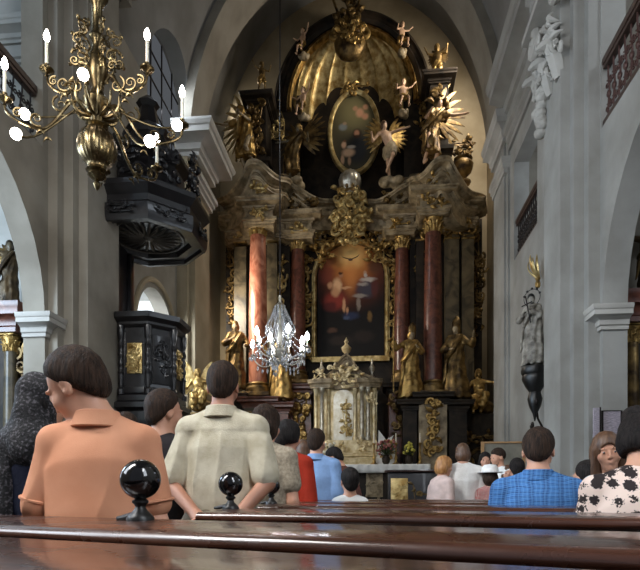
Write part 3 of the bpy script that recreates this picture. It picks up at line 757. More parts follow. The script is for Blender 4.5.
# entablature along the right wall and over the near left pilaster
mb = MB(); mb.sweep(cprof(0.8, 0.55), [(XR, 12.7, 9.35), (XR, 9.2, 9.35), (XR - 0.42, 9.2, 9.35), (XR - 0.42, 7.9, 9.35), (XR, 7.9, 9.35), (XR, -4, 9.35)])
mb.sweep(step_profile(0.5, 0.16, 3), [(XR, 12.7, 8.75), (XR, 9.2, 8.75), (XR - 0.42, 9.2, 8.75), (XR - 0.42, 7.9, 8.75), (XR, 7.9, 8.75), (XR, -4, 8.75)]); struct(mb, 'trim_8', PLASTER_R)
mb = MB(); mb.sweep(cprof(0.8, 0.5), [(XL, -4, 9.35), (XL, 7.4, 9.35), (XL + 0.42, 7.4, 9.35), (XL + 0.42, 8.95, 9.35), (XL, 8.95, 9.35)]); struct(mb, 'trim_9', PLASTER)
# imposts and archivolts of the chapel arches
IMP = cprof(0.30, 0.2)
mb = MB(); mb.sweep(IMP, [(XL - TK, 7.35, 3.27), (XL, 7.35, 3.27), (XL, 7.6, 3.27)]); mb.sweep(IMP, [(XL, 2.75, 3.27), (XL, 3.0, 3.27), (XL - TK, 3.0, 3.27)]); struct(mb, 'trim_10', PLASTER_C)
mb = MB(); mb.sweep(IMP, [(XR, 7.9, 3.27), (XR, 7.75, 3.27), (XR + TK, 7.75, 3.27)]); mb.sweep(IMP, [(XR + TK, 3.4, 3.27), (XR, 3.4, 3.27), (XR, 3.15, 3.27)]); struct(mb, 'trim_11', PLASTER_C)
# arch moulding round the pulpit door and the upper window
def arch_tube(c, r, z0, spring, x, rad, n=24, rz=None):
    rz = rz or r
    p = [(x, c + r, z0)] + [(x, c + r * math.cos(PI * i / n), spring + rz * math.sin(PI * i / n)) for i in range(n + 1)] + [(x, c - r, z0)]
    return MB().tube(p, rad, 8)
struct(arch_tube(11.4, 1.16, 2.6, 4.4, XL + 0.01, 0.06), 'trim_12', PLASTER_W)
# windows
PANE = emis('window_daylight', (0.80, 0.86, 0.95, 1), 0.10)
def window_panel(name, x, c, r, z0, spring, nx, nz, lead=0.03):
    o = MB().prism(arch_outline(c, r - 0.004, z0 + 0.004, spring), 'x', x - 0.02, x); w_ = struct(o, name, PANE, 0)
    mb = MB()
    for i in range(1, nx): y = c - r + 2 * r * i / nx; zt = spring + math.sqrt(max(0, r * r - (y - c) ** 2)); mb.box((x - 0.03, y - lead / 2, z0), (x + 0.03, y + lead / 2, zt))
    for k in range(1, nz):
        z = z0 + (spring + r - z0) * k / nz; hw = r if z < spring else math.sqrt(max(0, r * r - (z - spring) ** 2)); mb.box((x - 0.03, c - hw, z - lead / 2), (x + 0.03, c + hw, z + lead / 2))
    struct(mb, 'window_frame', IRON, 0, w_); return w_
window_panel('window_1', XL - TK + 0.12, *LUN, 4, 5, 0.02)

# unseen glowing nave windows added to light the people and the pews
def added_window(name, x, c, out):
    o = MB().prism(arch_outline(c, 0.9, 2.6, 7.4), 'x', x, x + 0.02 * out); w_ = struct(o, name, FILLPANE, 0); mb = MB()
    for i in range(1, 4): y = c - 0.9 + 0.45 * i; mb.box((x - 0.03, y - 0.015, 2.6), (x + 0.03, y + 0.015, 7.4 + math.sqrt(max(0, 0.81 - (y - c) ** 2))))
    for k in range(9): mb.box((x - 0.03, c - 0.9, 2.6 + 0.6 * k), (x + 0.03, c + 0.9, 2.63 + 0.6 * k))
    struct(mb, 'window_frame', IRON, 0, w_)
FILLPANE = emis('window_daylight_nave', (0.86, 0.92, 1.0, 1), 9.0)
added_window('window_2', XL + 0.02, 0.6, 1); added_window('window_3', XR - 0.02, -1.6, -1)

STAIRPANE = emis('window_daylight_stair', (0.74, 0.88, 1.0, 1), 1.15)
mb = MB(); mb.box((-6.6, 9.9, 2.6), (-6.56, 12.9, 5.6)); w4 = struct(mb, 'window_4', STAIRPANE, 0)
mb = MB()
for y in (10.6, 11.4, 12.2): mb.box((-6.57, y - 0.02, 2.6), (-6.53, y + 0.02, 5.6))
mb.tube([(-6.54, 9.9 + 3.0 * i / 16, 4.3 + 1.1 * math.sin(PI * i / 16)) for i in range(17)], 0.025, 6); struct(mb, 'window_frame', PLASTER_C, 0, w4)
CHAPELPANE = emis('window_daylight_chapel', (0.74, 0.86, 1.0, 1), 3.0)
mb = MB(); mb.prism(arch_outline(5.2, 0.8, 1.6, 4.2), 'x', -8.4, -8.36); w5 = struct(mb, 'window_5', CHAPELPANE, 0)
mb = MB()
for i in range(1, 4): mb.box((-8.37, 4.4 + 0.4 * i - 0.015, 1.6), (-8.33, 4.4 + 0.4 * i + 0.015, 4.9))
for k in range(6): mb.box((-8.37, 4.4, 1.6 + 0.5 * k), (-8.33, 6.0, 1.63 + 0.5 * k))
struct(mb, 'window_frame', IRON, 0, w5)

mb = MB(); mb.sweep(cprof(0.32, 0.22), [(-7.2, 8.2, 8.15), (XL - TK, 8.2, 8.15)]); mb.sweep(step_profile(0.2, 0.1, 3), [(-7.2, 8.2, 7.75), (XL - TK, 8.2, 7.75)]); struct(mb, 'trim_13', PLASTER_C)
# ------------------------------------------------------------------ pews
SKEW = R(14); PEWX = -0.56
PEW_Y = [0.74, 1.30, 2.17, 3.07, 3.97, 4.87]
LZ = 1.029
def make_pew(x0, sd=0.36):
    L = 3.30; D = 0.27
    root = empty('pew')
    mb = MB(); mb.rbox((x0 - 0.06, -D + 0.03, LZ - 0.047), (L, 0.0, LZ - 0.008), 0.006)
    mb.v = [(x, y, z + 0.008 * (y + D) / D) for x, y, z in mb.v]; mb.build('book_ledge', PEW_M, root)
    # rounded lip along the near edge
    pts = [(-0.06, -D + 0.012, LZ - 0.018), (L, -D + 0.012, LZ - 0.018)]
    mb = MB(); n = 14; ring = [(-D + 0.012 + 0.024 * math.cos(2 * PI * k / n), LZ - 0.026 + 0.020 * math.sin(2 * PI * k / n)) for k in range(n)]
    mb.prism(ring, 'x', x0 - 0.06, L); mb.build('ledge_lip', PEW_M, root)
    mb = MB(); mb.rbox((x0 - 0.04, -0.035, 0.10), (L, -0.008, LZ - 0.045), 0.004)
    for i in range(6):
        xa = x0 + 0.08 + i * (L - x0 - 0.1) / 6; xb = xa + (L - x0 - 0.1) / 6 - 0.1
        mb.rbox((xa, -0.047, 0.30), (xb, -0.034, 0.88), 0.008)
    mb.build('back_panel', PEW_D, root)
    mb = MB(); xs = x0 if x0 < -1 else 0.0; mb.rbox((xs - 0.02, 0.0, 0.43), (L, sd, 0.465), 0.008); mb.box((xs, sd - 0.06, 0.08), (L, sd - 0.035, 0.43)); mb.build('seat', PEW_M, root)
    for x in (x0 - 0.085, L):
        mb = MB(); prof = [(-D - 0.01, 0.0), (sd + 0.02, 0.0), (sd + 0.02, 0.44), (sd - 0.03, 0.52), (0.11, 0.62), (0.10, 0.78), (0.05, 0.95), (0.045, LZ - 0.012), (-D + 0.03, LZ - 0.03), (-D - 0.01, LZ - 0.06), (-D + 0.04, 0.8), (-0.10, 0.55), (-0.14, 0.2)]
        mb.prism(prof, 'x', x, x + 0.045); e = mb.build('end_panel', PEW_D, root, 30)
    mb = MB(); mb.rbox((0.05, -D - 0.12, 0.0), (L - 0.05, -D + 0.06, 0.13), 0.012); mb.build('kneeler', PEW_D, root)
    # turned ball finial on the aisle end
    mb = MB(); mb.lathe([(0.034, -0.012), (0.034, 0.004), (0.030, 0.010), (0.024, 0.016), (0.016, 0.024), (0.012, 0.032), (0.015, 0.038), (0.020, 0.042), (0.020, 0.047), (0.014, 0.052), (0.012, 0.058)], (0, 0, 0), 20)
    st = mb.build('finial_stem', BLACK_C, root); st.location = (-0.045 if x0 > -1 else x0 - 0.045, -0.045, LZ)
    mb = MB(); mb.ball((0, 0, 0.100), 0.050, 24, 16); mb.build('finial_ball', FINIAL, st)
    mb = MB(); pts = bez((0, 0, 0.0), (-0.03, 0, 0.02), (-0.045, 0, 0.0), (-0.075, 0, 0.002), 8); mb.tube(pts, [0.012, .011, .010, .009, .008, .008, .007, .005], 8)
    b = mb.build('finial_scroll', BLACK_C, st)
    return root
FINIAL = mat('finial_lacquer', srgb(14, 13, 14), 0.12, coat=0.6)
pew0 = make_pew(-1.3, 0.14); pew1 = make_pew(-0.75); pew2 = make_pew(0.0)
pl_labels = ['varnished brown pew with the book ledge running along the bottom edge of the view', 'varnished pew whose large black ball finial stands before the boy in orange',
             'varnished pew whose ball finial stands before the man in the beige shirt', 'varnished pew whose ball finial stands before the woman in the beige top',
             'varnished pew whose ball finial stands before the red blouse', 'front pew of the block, its ball finial before the light blue shirt']
SK = [20, 19, 14, 12, 11, 10]
for i, y in enumerate(PEW_Y):
    o = (pew0, pew1, pew2)[i] if i < 3 else copy_tree(pew2)
    o.location = (PEWX + 0.045, y + 0.045, 0); o.rotation_euler = (0, 0, -R(SK[i])); tag(o, pl_labels[i], 'pew', 'rows of church pews')
# ------------------------------------------------------------------ the altarpiece
def Xp(px, Y): return at(px, 491, Y).x
def Zp(py, Y, px=349): return at(px, py, Y).z
RY = 17.6                                     # plane of the back panels
alt = empty('altarpiece', (AX, 16.6, 0)); tag(alt, 'towering dark baroque altarpiece with red marble columns and a gilded shell on top', 'altarpiece')
OFF = Vector((AX, 16.6, 0))
def ap(mb, name, m, parent=None, ang=40, **k):
    """altarpiece part; vertices given in world metres"""
    mb.v = [tuple(Vector(v) - OFF) for v in mb.v]
    return mb.build(name, m, parent or alt, ang, **k)
def pbox(mb, x0, x1, y0, y1, Y0, Y1, Yr=None):
    """box from pixel outline at depth Yr, thickness Y0..Y1"""
    Yr = Yr or Y0
    mb.box((Xp(x0, Yr), Y0, Zp(max(y0, y1), Yr)), (Xp(x1, Yr), Y1, Zp(min(y0, y1), Yr)))
# dark backing of the lower and the upper stage
mb = MB(); pbox(mb, 284, 416, 200, 492, 17.45, 18.2); pbox(mb, 240, 290, 215, 492, 17.0, 17.9); pbox(mb, 410, 466, 215, 492, 17.0, 17.9); pbox(mb, 226, 246, 225, 492, 17.3, 17.9); pbox(mb, 462, 482, 225, 492, 17.3, 17.9); ap(mb, 'backing_wall', MARBLE_D)
# upper dark stage with round head
def disc_outline(cx, cy, rx, ry, y0, Y, n=28):
    x, z = Xp(cx, Y), Zp(cy, Y); a = (Xp(cx + rx, Y) - Xp(cx - rx, Y)) / 2; b = ry * mpp(cx, Y); zb = Zp(y0, Y)
    return [(x - a, zb), (x + a, zb)] + [(x + a * math.cos(PI * i / n), z + b * math.sin(PI * i / n)) for i in range(n + 1)]
mb = MB(); mb.prism(disc_outline(352, 106, 72, 84, 215, 17.9), 'y', 17.9, 18.25); ap(mb, 'upper_backing', MARBLE_D)
# side wings of the upper stage, dark scrolled flanks
mb = MB(); pbox(mb, 270, 300, 92, 205, 17.3, 18.0); ap(mb, 'upper_flank', MARBLE_D); mb = MB(); pbox(mb, 404, 432, 92, 205, 17.3, 18.0); ap(mb, 'upper_flank', MARBLE_D)

def acanthus_cap(mb, c, r, h, n=8):
    x, y, z = c
    mb.lathe([(r * 0.92, 0), (r * 0.95, h * 0.3), (r * 1.02, h * 0.6), (r * 1.25, h * 0.86), (r * 1.0, h * 0.88)], c, 16)
    for row, (zz, hh, o) in enumerate(((0.0, 0.45, 0.0), (0.22, 0.5, 0.5))):
        for k in range(n):
            a = 2 * PI * (k + o) / n; d = Vector((math.cos(a), math.sin(a), 0))
            p = Vector((x, y, z + h * zz)) + d * r * 0.92
            mb.tube(bez(p, p + Vector((0, 0, h * hh * 0.6)), p + d * r * 0.12 + Vector((0, 0, h * hh)), p + d * r * 0.48 + Vector((0, 0, h * hh * 0.82)), 6), [r * .2, r * .23, r * .2, r * .16, r * .12, r * .06], 5)
    for k in range(4):
        a = PI / 4 + k * PI / 2; d = Vector((math.cos(a), math.sin(a), 0))
        cc = Vector((x, y, z + h * 0.78)) + d * r * 1.22
        pts = [cc + d * (0.26 * r * math.exp(-0.12 * t) * math.cos(t)) + Vector((0, 0, 0.26 * r * math.exp(-0.12 * t) * math.sin(t))) for t in [0.6 * q for q in range(14)]]
        mb.tube(pts, [r * 0.13] * 10 + [r * .11, r * .09, r * .08, r * .07], 5)
    q = r * 1.28; mb.rbox((x - q, y - q, z + h * 0.9), (x + q, y + q, z + h), h * 0.03)
def column(px, Y, rpx, ytop, ycap, ybase, m, gm):
    x = Xp(px, Y); s = mpp(px, Y); r = rpx * s; z0, z1, z2 = Zp(ybase, Y, px), Zp(ytop, Y, px), Zp(ycap, Y, px)
    L = z1 - z0; prof = [(r * (1.0 - 0.16 * max(0, (i / 12 - 0.3) / 0.7) ** 1.6), L * i / 12) for i in range(13)]
    mb = MB(); mb.lathe(prof, (x, Y, z0), 24); c = ap(mb, 'column', m)
    mb = MB(); acanthus_cap(mb, (x, Y, z1), r * 0.86, z2 - z1); mb.v = [tuple(Vector(v) - OFF) for v in mb.v]; mb.build('capital', gm, c)
    mb = MB(); mb.lathe([(r * 1.38, -0.30), (r * 1.38, -0.22), (r * 1.42, -0.18), (r * 1.36, -0.12), (r * 1.16, -0.10), (r * 1.14, -0.06), (r * 1.24, -0.03), (r * 1.2, 0.0), (r * 1.03, 0.03)], (x, Y, z0), 24)
    mb.rbox((x - r * 1.45, Y - r * 1.45, z0 - 0.40), (x + r * 1.45, Y + r * 1.45, z0 - 0.29), 0.01)
    mb.v = [tuple(Vector(v) - OFF) for v in mb.v]; mb.build('column_base', GILT_D, c); return c
YO, YI = 16.1, 16.9
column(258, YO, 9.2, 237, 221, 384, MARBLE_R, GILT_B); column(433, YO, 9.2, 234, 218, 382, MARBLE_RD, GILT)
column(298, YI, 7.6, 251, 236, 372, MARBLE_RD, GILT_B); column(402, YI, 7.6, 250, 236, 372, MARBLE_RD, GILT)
# pilasters behind the columns, olive marble shafts with gilt capitals
for (px, w_, yt, yb) in ((240, 6, 242, 395), (272, 5, 240, 395), (452, 7, 238, 395), (468, 6, 238, 395), (420, 4, 240, 390)):
    Y = 16.95 if px in (311, 389) else 16.75
    Yb = 17.5 if px in (311, 389) else 17.1
    mb = MB(); pbox(mb, px - w_, px + w_, yt, yb, Y, Yb); p = ap(mb, 'pilaster', MARBLE_G if px not in (311, 389, 420) else MARBLE_D)
    x, z = Xp(px, Y), Zp(yt, Y, px); s = mpp(px, Y)
    mb = MB(); mb.box((x - w_ * s * 1.25, Y - 0.09, z + 0.36), (x + w_ * s * 1.25, Yb, z + 0.46)); rocaille(mb, (x, Y - 0.02, z + 0.18), w_ * s * 2.2, 0.34, px, 12, 0.08, 0.03)
    mb.box((x - w_ * s * 1.1, Y - 0.03, z - 0.03), (x + w_ * s * 1.1, Yb, z + 0.02)); mb.v = [tuple(Vector(v) - OFF) for v in mb.v]; mb.build('capital', GILT, p)
# gilded pendant strings down the outer edges
for (px, sd) in ((231, 3), (477, 4)):
    mb = MB(); Y = 17.2; rocaille(mb, (Xp(px, Y), Y, Zp(290, Y)), 0.30, 3.2, sd, 34, 0.14, 0.05); ap(mb, 'edge_garland', GILT_D)
# entablature: block by block, breaking forward over each column
CP = cprof(0.62, 0.42)
def ent(path_px, ytop, ybot, name='entablature', m=STUCCO):
    """path of (px, Y): architrave, frieze and cornice between two heights"""
    Y0 = path_px[len(path_px) // 2][1]; zt, zb = Zp(ytop, Y0), Zp(ybot, Y0); H = zt - zb
    P = [(Xp(a, b), b, zb) for a, b in path_px]
    mb = MB(); mb.sweep(step_profile(H * 0.30, 0.13, 3), P); mb.sweep([(-0.2, 0), (0.02, 0), (0.02, H * 0.4), (-0.2, H * 0.4)], [(x, y, z + H * 0.28) for x, y, z in P])
    mb.sweep(cprof(H * 0.38, 0.34), [(x, y, z + H * 0.62) for x, y, z in P])
    lo = [(x, y) for x, y, z in P]; yb = max(p[1] for p in lo) + 0.4
    mb.prism([(lo[0][0], yb)] + lo + [(lo[-1][0], yb)], 'z', zb + 0.02, zb + H * 0.985); return ap(mb, name, m, None, 30)
ent([(229, 17.2), (229, 16.5), (244, 16.45), (246, 15.75), (272, 15.75), (273, 16.5), (284, 16.6), (284, 17.4)], 197, 222)
ent([(417, 17.4), (417, 16.6), (420, 16.5), (421, 15.75), (447, 15.75), (448, 16.45), (474, 16.5), (476, 17.2)], 195, 219)
ent([(286, 17.4), (286, 16.6), (311, 16.6), (312, 17.2), (321, 17.25)], 212, 237)
ent([(379, 17.25), (386, 17.2), (387, 16.6), (413, 16.6), (414, 17.4)], 212, 237)
# swung pediment pieces above
def swung(pts, h, d, name='pediment_scroll', m=STUCCO, body=0.5):
    P = [tuple((Xp(a, Y), Y, Zp(b, Y, a))) for a, b, Y in pts]
    n = len(P); out = [P[0], P[1]]                       # rounded through the middle points
    for i in range(1, n - 2):
        p0, p1, p2, p3 = (Vector(P[k]) for k in (max(i - 1, 1), i, i + 1, min(i + 2, n - 2)))
        for q in range(1, 5):
            t = q / 4; out.append(tuple(0.5 * ((2 * p1) + (p2 - p0) * t + (2 * p0 - 5 * p1 + 4 * p2 - p3) * t * t + (3 * p1 - p0 - 3 * p2 + p3) * t ** 3)))
    P = out + [P[-1]]
    mb = MB(); mb.sweep(cprof(h, d), [(x, y, z - h) for x, y, z in P]); mb.sweep(cprof(h * 0.7, d * 0.6), [(x, y, z - h * 2.0) for x, y, z in P])
    mb.sweep([(-0.35, -body), (0.03, -body), (0.03, h), (-0.35, h)], [(x, y, z - h * 1.3) for x, y, z in P]); return ap(mb, name, m, None, 35)
swung([(227, 202, 17.0), (229, 201, 16.5), (238, 197, 16.1), (247, 184, 15.75), (254, 168, 15.6), (258, 166, 15.55), (264, 175, 15.65), (272, 180, 15.95), (281, 182, 16.3), (285, 190, 16.6), (286, 191, 17.3)], 0.30, 0.34)
swung([(415, 190, 17.3), (416, 188, 16.6), (420, 180, 16.3), (428, 178, 15.95), (435, 172, 15.65), (440, 163, 15.55), (444, 165, 15.6), (451, 181, 15.75), (460, 194, 16.1), (472, 198, 16.5), (475, 199, 17.0)], 0.30, 0.34)
swung([(289, 174, 17.3), (290, 176, 16.7), (296, 189, 16.55), (306, 198, 16.65), (318, 203, 16.85), (332, 203, 17.05), (340, 198, 17.3)], 0.26, 0.30)
swung([(360, 198, 17.3), (368, 203, 17.05), (382, 203, 16.85), (394, 197, 16.65), (404, 188, 16.55), (410, 176, 16.7), (411, 174, 17.3)], 0.26, 0.30)
# gilded concave shell with meridian ribs, and the arch bands round it
SY = 17.3
sx, sz = Xp(352, SY), Zp(108, SY); sa = 62 * mpp(352, SY); sb = 76 * mpp(352, SY)
vs, fs = [], []; nu, nv = 132, 22
for j in range(nv + 1):
    el = PI / 2 * j / nv
    for i in range(nu + 1):
        az = PI * i / nu; rr = 1 - 0.085 * (1 - abs(math.sin(az * 9)) ** 0.5) * (0.35 + 0.65 * math.cos(el))
        vs.append((sx + sa * math.cos(az) * math.cos(el) * rr, SY + 0.85 * math.sin(az) * math.cos(el) * rr - 0.25 * math.sin(el), sz + sb * math.sin(el)))
for j in range(nv):
    for i in range(nu): fs.append((j * (nu + 1) + i, j * (nu + 1) + i + 1, (j + 1) * (nu + 1) + i + 1, (j + 1) * (nu + 1) + i))
mb = MB(); mb.add(vs, fs); sh_ = ap(mb, 'shell_niche', GILT_B, None, 60)
def band(rx, ry, Y, wx, depth, name, m, n=40, cx=352, cy=108):
    x, z = Xp(cx, Y), Zp(cy, Y); a, b = rx * mpp(cx, Y), ry * mpp(cx, Y); w_ = wx * mpp(cx, Y)
    mb = MB(); vs = []; fs = []
    prof = [(0, 0), (0, -depth), (w_ * .25, -depth * 1.25), (w_ * .45, -depth * 0.8), (w_ * .7, -depth * 0.9), (w_ * .8, -depth * 1.3), (w_, -depth * 1.1), (w_, 0)]
    for i in range(n + 1):
        t = PI * i / n
        for (o, q) in prof: vs.append((x + (a + o) * math.cos(t), Y + q, z + (b + o) * math.sin(t)))
    m_ = len(prof)
    for i in range(n):
        for k in range(m_): fs.append((i * m_ + k, (i + 1) * m_ + k, (i + 1) * m_ + (k + 1) % m_, i * m_ + (k + 1) % m_))
    fs += [tuple(range(m_)), tuple(range(n * m_, (n + 1) * m_))[::-1]]
    mb.add(vs, fs); return ap(mb, name, m, None, 35)
band(61, 75, 17.15, 4, 0.18, 'arch_moulding', GILT, cy=108); band(66, 80, 17.3, 12, 0.22, 'arch_band', MARBLE_D)
# pedestals beside the shell
for (px, yt, yb, wd) in ((259, 96, 168, 11), (438, 88, 166, 11)):
    Y = 16.6; x = Xp(px, Y); s = mpp(px, Y); zt, zb = Zp(yt, Y), Zp(yb, Y)
    mb = MB(); mb.box((x - wd * s * .8, Y - 0.3, zb), (x + wd * s * .8, Y + 0.9, zt - 0.15)); 
    P = [(x - wd * s * .8, Y + 0.7, zt - 0.28), (x - wd * s * .8, Y - 0.3, zt - 0.28), (x + wd * s * .8, Y - 0.3, zt - 0.28), (x + wd * s * .8, Y + 0.7, zt - 0.28)]
    mb.sweep(cprof(0.28, 0.24), P); mb.sweep(step_profile(0.22, 0.14, 2), [(a, b, zb) for a, b, c in P]); mb.prism([(p[0], p[1]) for p in P], 'z', zt - 0.2, zt - 0.01)
    p = ap(mb, 'side_pedestal', MARBLE_D)
    mb = MB(); rocaille(mb, (x, Y - 0.34, (zt + zb) / 2), wd * s * 1.4, (zt - zb) * 0.7, px, 26, 0.14, 0.06); mb.v = [tuple(Vector(v) - OFF) for v in mb.v]; mb.build('gilt_ornament', GILT_D, p)
# cartouche over the painting, with clouds of scrolls
Y = 16.75; mb = MB(); x, z = Xp(350, Y), Zp(217, Y)
rocaille(mb, (x, Y, z), 1.25, 1.7, 11, 90, 0.3, 0.065, inside=lambda a, b: abs(a) < 0.30 + 0.34 * max(0, 0.55 - abs(b + 0.1)) + 0.12)
mb.ball((x, Y - 0.05, z - 0.35), (0.22, 0.1, 0.26), 14, 8); ap(mb, 'gilt_cartouche', GILT_B)
for (sd, cx) in ((12, 322), (13, 379)):
    mb = MB(); rocaille(mb, (Xp(cx, Y), Y + 0.3, Zp(249, Y)), 0.75, 0.8, sd, 22, 0.16, 0.05); ap(mb, 'spandrel_ornament', GILT)
# crown: ribbed silver dome over a spiked band
Y = 16.7; x, z = Xp(350, Y), Zp(196, Y); mb = MB()
mb.lathe([(0.24, 0), (0.27, 0.04), (0.25, 0.10), (0.27, 0.15), (0.33, 0.32), (0.34, 0.46), (0.30, 0.60), (0.2, 0.70), (0.07, 0.745), (0.06, 0.80), (0.0, 0.82)], (x, Y, z), 32, 10, 0.12); cr = ap(mb, 'silver_crown', SILVER)
mb = MB()
for k in range(10):
    a = 2 * PI * k / 10; mb.ball((x + 0.28 * math.cos(a), Y + 0.28 * math.sin(a), z + 0.17), (0.05, 0.05, 0.07), 8, 6)
mb.lathe([(0.25, 0.02), (0.29, 0.04), (0.29, 0.10), (0.25, 0.12)], (x, Y, z), 24); mb.v = [tuple(Vector(v) - OFF) for v in mb.v]; mb.build('crown_band', GILT_D, cr)
# ornament fields on the frieze and the flanks
for (sd, cx) in ((21, 305), (22, 396)):
    mb = MB(); rocaille(mb, (Xp(cx, 16.5), 16.55, Zp(200, 16.5)), 0.8, 0.5, sd, 20, 0.12, 0.05); ap(mb, 'frieze_ornament', GILT_D)
for k, (px, py, Y, w_, h_, n_) in enumerate(((258, 208, 15.68, 0.6, 0.3, 12), (434, 206, 15.68, 0.6, 0.3, 12), (277, 120, 17.25, 0.5, 1.6, 26), (424, 130, 17.25, 0.4, 1.6, 24), (300, 226, 16.5, 0.5, 0.25, 10), (400, 226, 16.5, 0.5, 0.25, 10), (318, 226, 17.1, 0.4, 0.6, 14), (383, 226, 17.1, 0.4, 0.6, 14), (258, 186, 15.55, 0.5, 0.3, 12), (440, 184, 15.55, 0.5, 0.3, 12), (240, 226, 16.4, 0.4, 0.4, 10), (460, 226, 16.4, 0.5, 0.4, 10), (280, 300, 16.95, 0.2, 2.6, 30), (421, 300, 16.95, 0.2, 2.6, 30))):
    mb = MB(); rocaille(mb, (Xp(px, Y), Y, Zp(py, Y)), w_, h_, 300 + k, n_, 0.12, 0.042); ap(mb, 'gilt_ornament', GILT if k % 2 else GILT_B)
# base zone: plinths under the columns
def plinth(px0, px1, Y, ytop, m, capm, yb=515):
    x0, x1 = Xp(px0, Y), Xp(px1, Y); zt = Zp(ytop, Y); mb = MB(); mb.box((x0, Y, 0.02), (x1, 17.4, zt - 0.10)); o = ap(mb, 'plinth', m)
    P = [(x0, 17.3, zt - 0.30), (x0, Y, zt - 0.30), (x1, Y, zt - 0.30), (x1, 17.3, zt - 0.30)]
    mb = MB(); mb.sweep(cprof(0.30, 0.2), P); mb.prism([(p[0], p[1]) for p in P], 'z', zt - 0.2, zt - 0.012); mb.v = [tuple(Vector(v) - OFF) for v in mb.v]; mb.build('plinth_cap', capm, o, 30); return o
PLO = []
for (a, b, Y, yt, m, cm) in ((244, 273, 15.6, 396, MARBLE_G, MARBLE_RD), (419, 447, 15.6, 394, STUCCO, MARBLE_D), (286, 311, 16.4, 384, MARBLE_RD, MARBLE_RD), (389, 414, 16.4, 384, MARBLE_RD, MARBLE_D), (273, 286, 16.5, 398, MARBLE_RD, MARBLE_RD), (414, 419, 16.5, 398, MARBLE_D, MARBLE_D), (227, 242, 15.75, 392, MARBLE_D, MARBLE_D), (449, 467, 15.75, 402, MARBLE_D, MARBLE_D), (403, 417, 15.7, 401, MARBLE_D, MARBLE_D), (275, 288, 15.7, 402, MARBLE_RD, MARBLE_RD)):  # the stucco plinth is painted paler to stand for light on its face
    PLO.append(plinth(a, b, Y, yt, m, cm))
def orn(parent, px, py, Y, w_, h, seed, n, m, name='gilt_ornament', depth=0.14, thick=0.055):
    mb = MB(); rocaille(mb, (Xp(px, Y), Y, Zp(py, Y)), w_, h, seed, n, depth, thick); mb.v = [tuple(Vector(v) - OFF) for v in mb.v]; return mb.build(name, m, parent)
orn(PLO[0], 258, 430, 15.58, 0.6, 1.5, 31, 24, GILT_D); orn(PLO[1], 433, 428, 15.58, 0.3, 1.6, 32, 20, GILT); orn(PLO[2], 298, 418, 16.38, 0.55, 1.4, 33, 30, GILT); orn(PLO[3], 401, 418, 16.38, 0.55, 1.4, 34, 30, GILT_D)
orn(PLO[4], 280, 425, 16.45, 0.35, 1.2, 35, 18, GILT)
# outer bays with a dark arched passage on each side
for sgn in (-1, 1):
    px0, px1 = ((447, 497) if sgn > 0 else (200, 244)); Y = 16.4; x0, x1 = Xp(px0, Y), Xp(px1, Y); zt = Zp(432 if sgn > 0 else 430, Y)
    cx = Xp(487 if sgn > 0 else 211, Y); r = 0.58; spring = 1.75
    mb = MB(); mb.box((x0, Y, 0.02), (x1, 17.3, zt + 0.5)); o = ap(mb, 'passage_bay', MARBLE_D, None, 0)
    boolean_cut(o, [MB().prism([(a - OFF.x, b) for a, b in arch_outline(cx, r, -0.2, spring)], 'y', Y - OFF.y - 0.5, Y - OFF.y + 0.85)])
    mb = MB(); pts = [(cx + (r + .05) * math.cos(PI * i / 20), Y - 0.03, spring + (r + .05) * math.sin(PI * i / 20)) for i in range(21)]; mb.tube(pts, 0.055, 6)
    rocaille(mb, (cx, Y - 0.02, spring + r + 0.28), 1.1, 0.4, 40 + sgn, 20, 0.12, 0.05); rocaille(mb, (Xp(462 if sgn > 0 else 235, Y), Y - 0.02, 1.9), 0.45, 1.9, 44 + sgn, 26, 0.14, 0.055)
    mb.v = [tuple(Vector(v) - OFF) for v in mb.v]; mb.build('gilt_ornament', GILT_D, o)
# crest at the very top: scrolled cartouche with a carved urn
Y = 16.8; mb = MB(); x, z = Xp(350, Y), Zp(46, Y)
mb.lathe([(0.05, -0.45), (0.30, -0.36), (0.46, -0.12), (0.50, 0.10), (0.44, 0.26), (0.52, 0.36), (0.40, 0.42), (0.0, 0.44)], (x, Y, z), 24, 8, 0.06, sy=0.6); cr = ap(mb, 'crest', GILT_D)
mb = MB(); rocaille(mb, (x, Y - 0.32, z + 0.05), 0.75, 0.7, 51, 26, 0.1, 0.05)
for sg in (-1, 1): mb.tube(spiral((x + sg * 0.46, Y - 0.1, z + 0.28), 0.24, 1.6, PI / 2, sg, 22, 0.16), [0.085 - 0.002 * i for i in range(22)], 8)
mb.v = [tuple(Vector(v) - OFF) for v in mb.v]; mb.build('gilt_ornament', GILT, cr)
mb = MB(); rocaille(mb, (x, Y + 0.1, z + 1.15), 1.3, 1.3, 53, 40, 0.25, 0.07, inside=lambda a, b: abs(a) < 0.2 + 0.3 * abs(b))
mb.tube([(x - 0.75, Y, z + 2.1), (x - 0.2, Y - 0.1, z + 0.5)], 0.04, 6); mb.tube([(x + 0.55, Y, z + 1.9), (x - 0.1, Y - 0.1, z + 0.5)], 0.04, 6); mb.v = [tuple(Vector(v) - OFF) for v in mb.v]; mb.build('crest_emblem', GILT_D, cr)

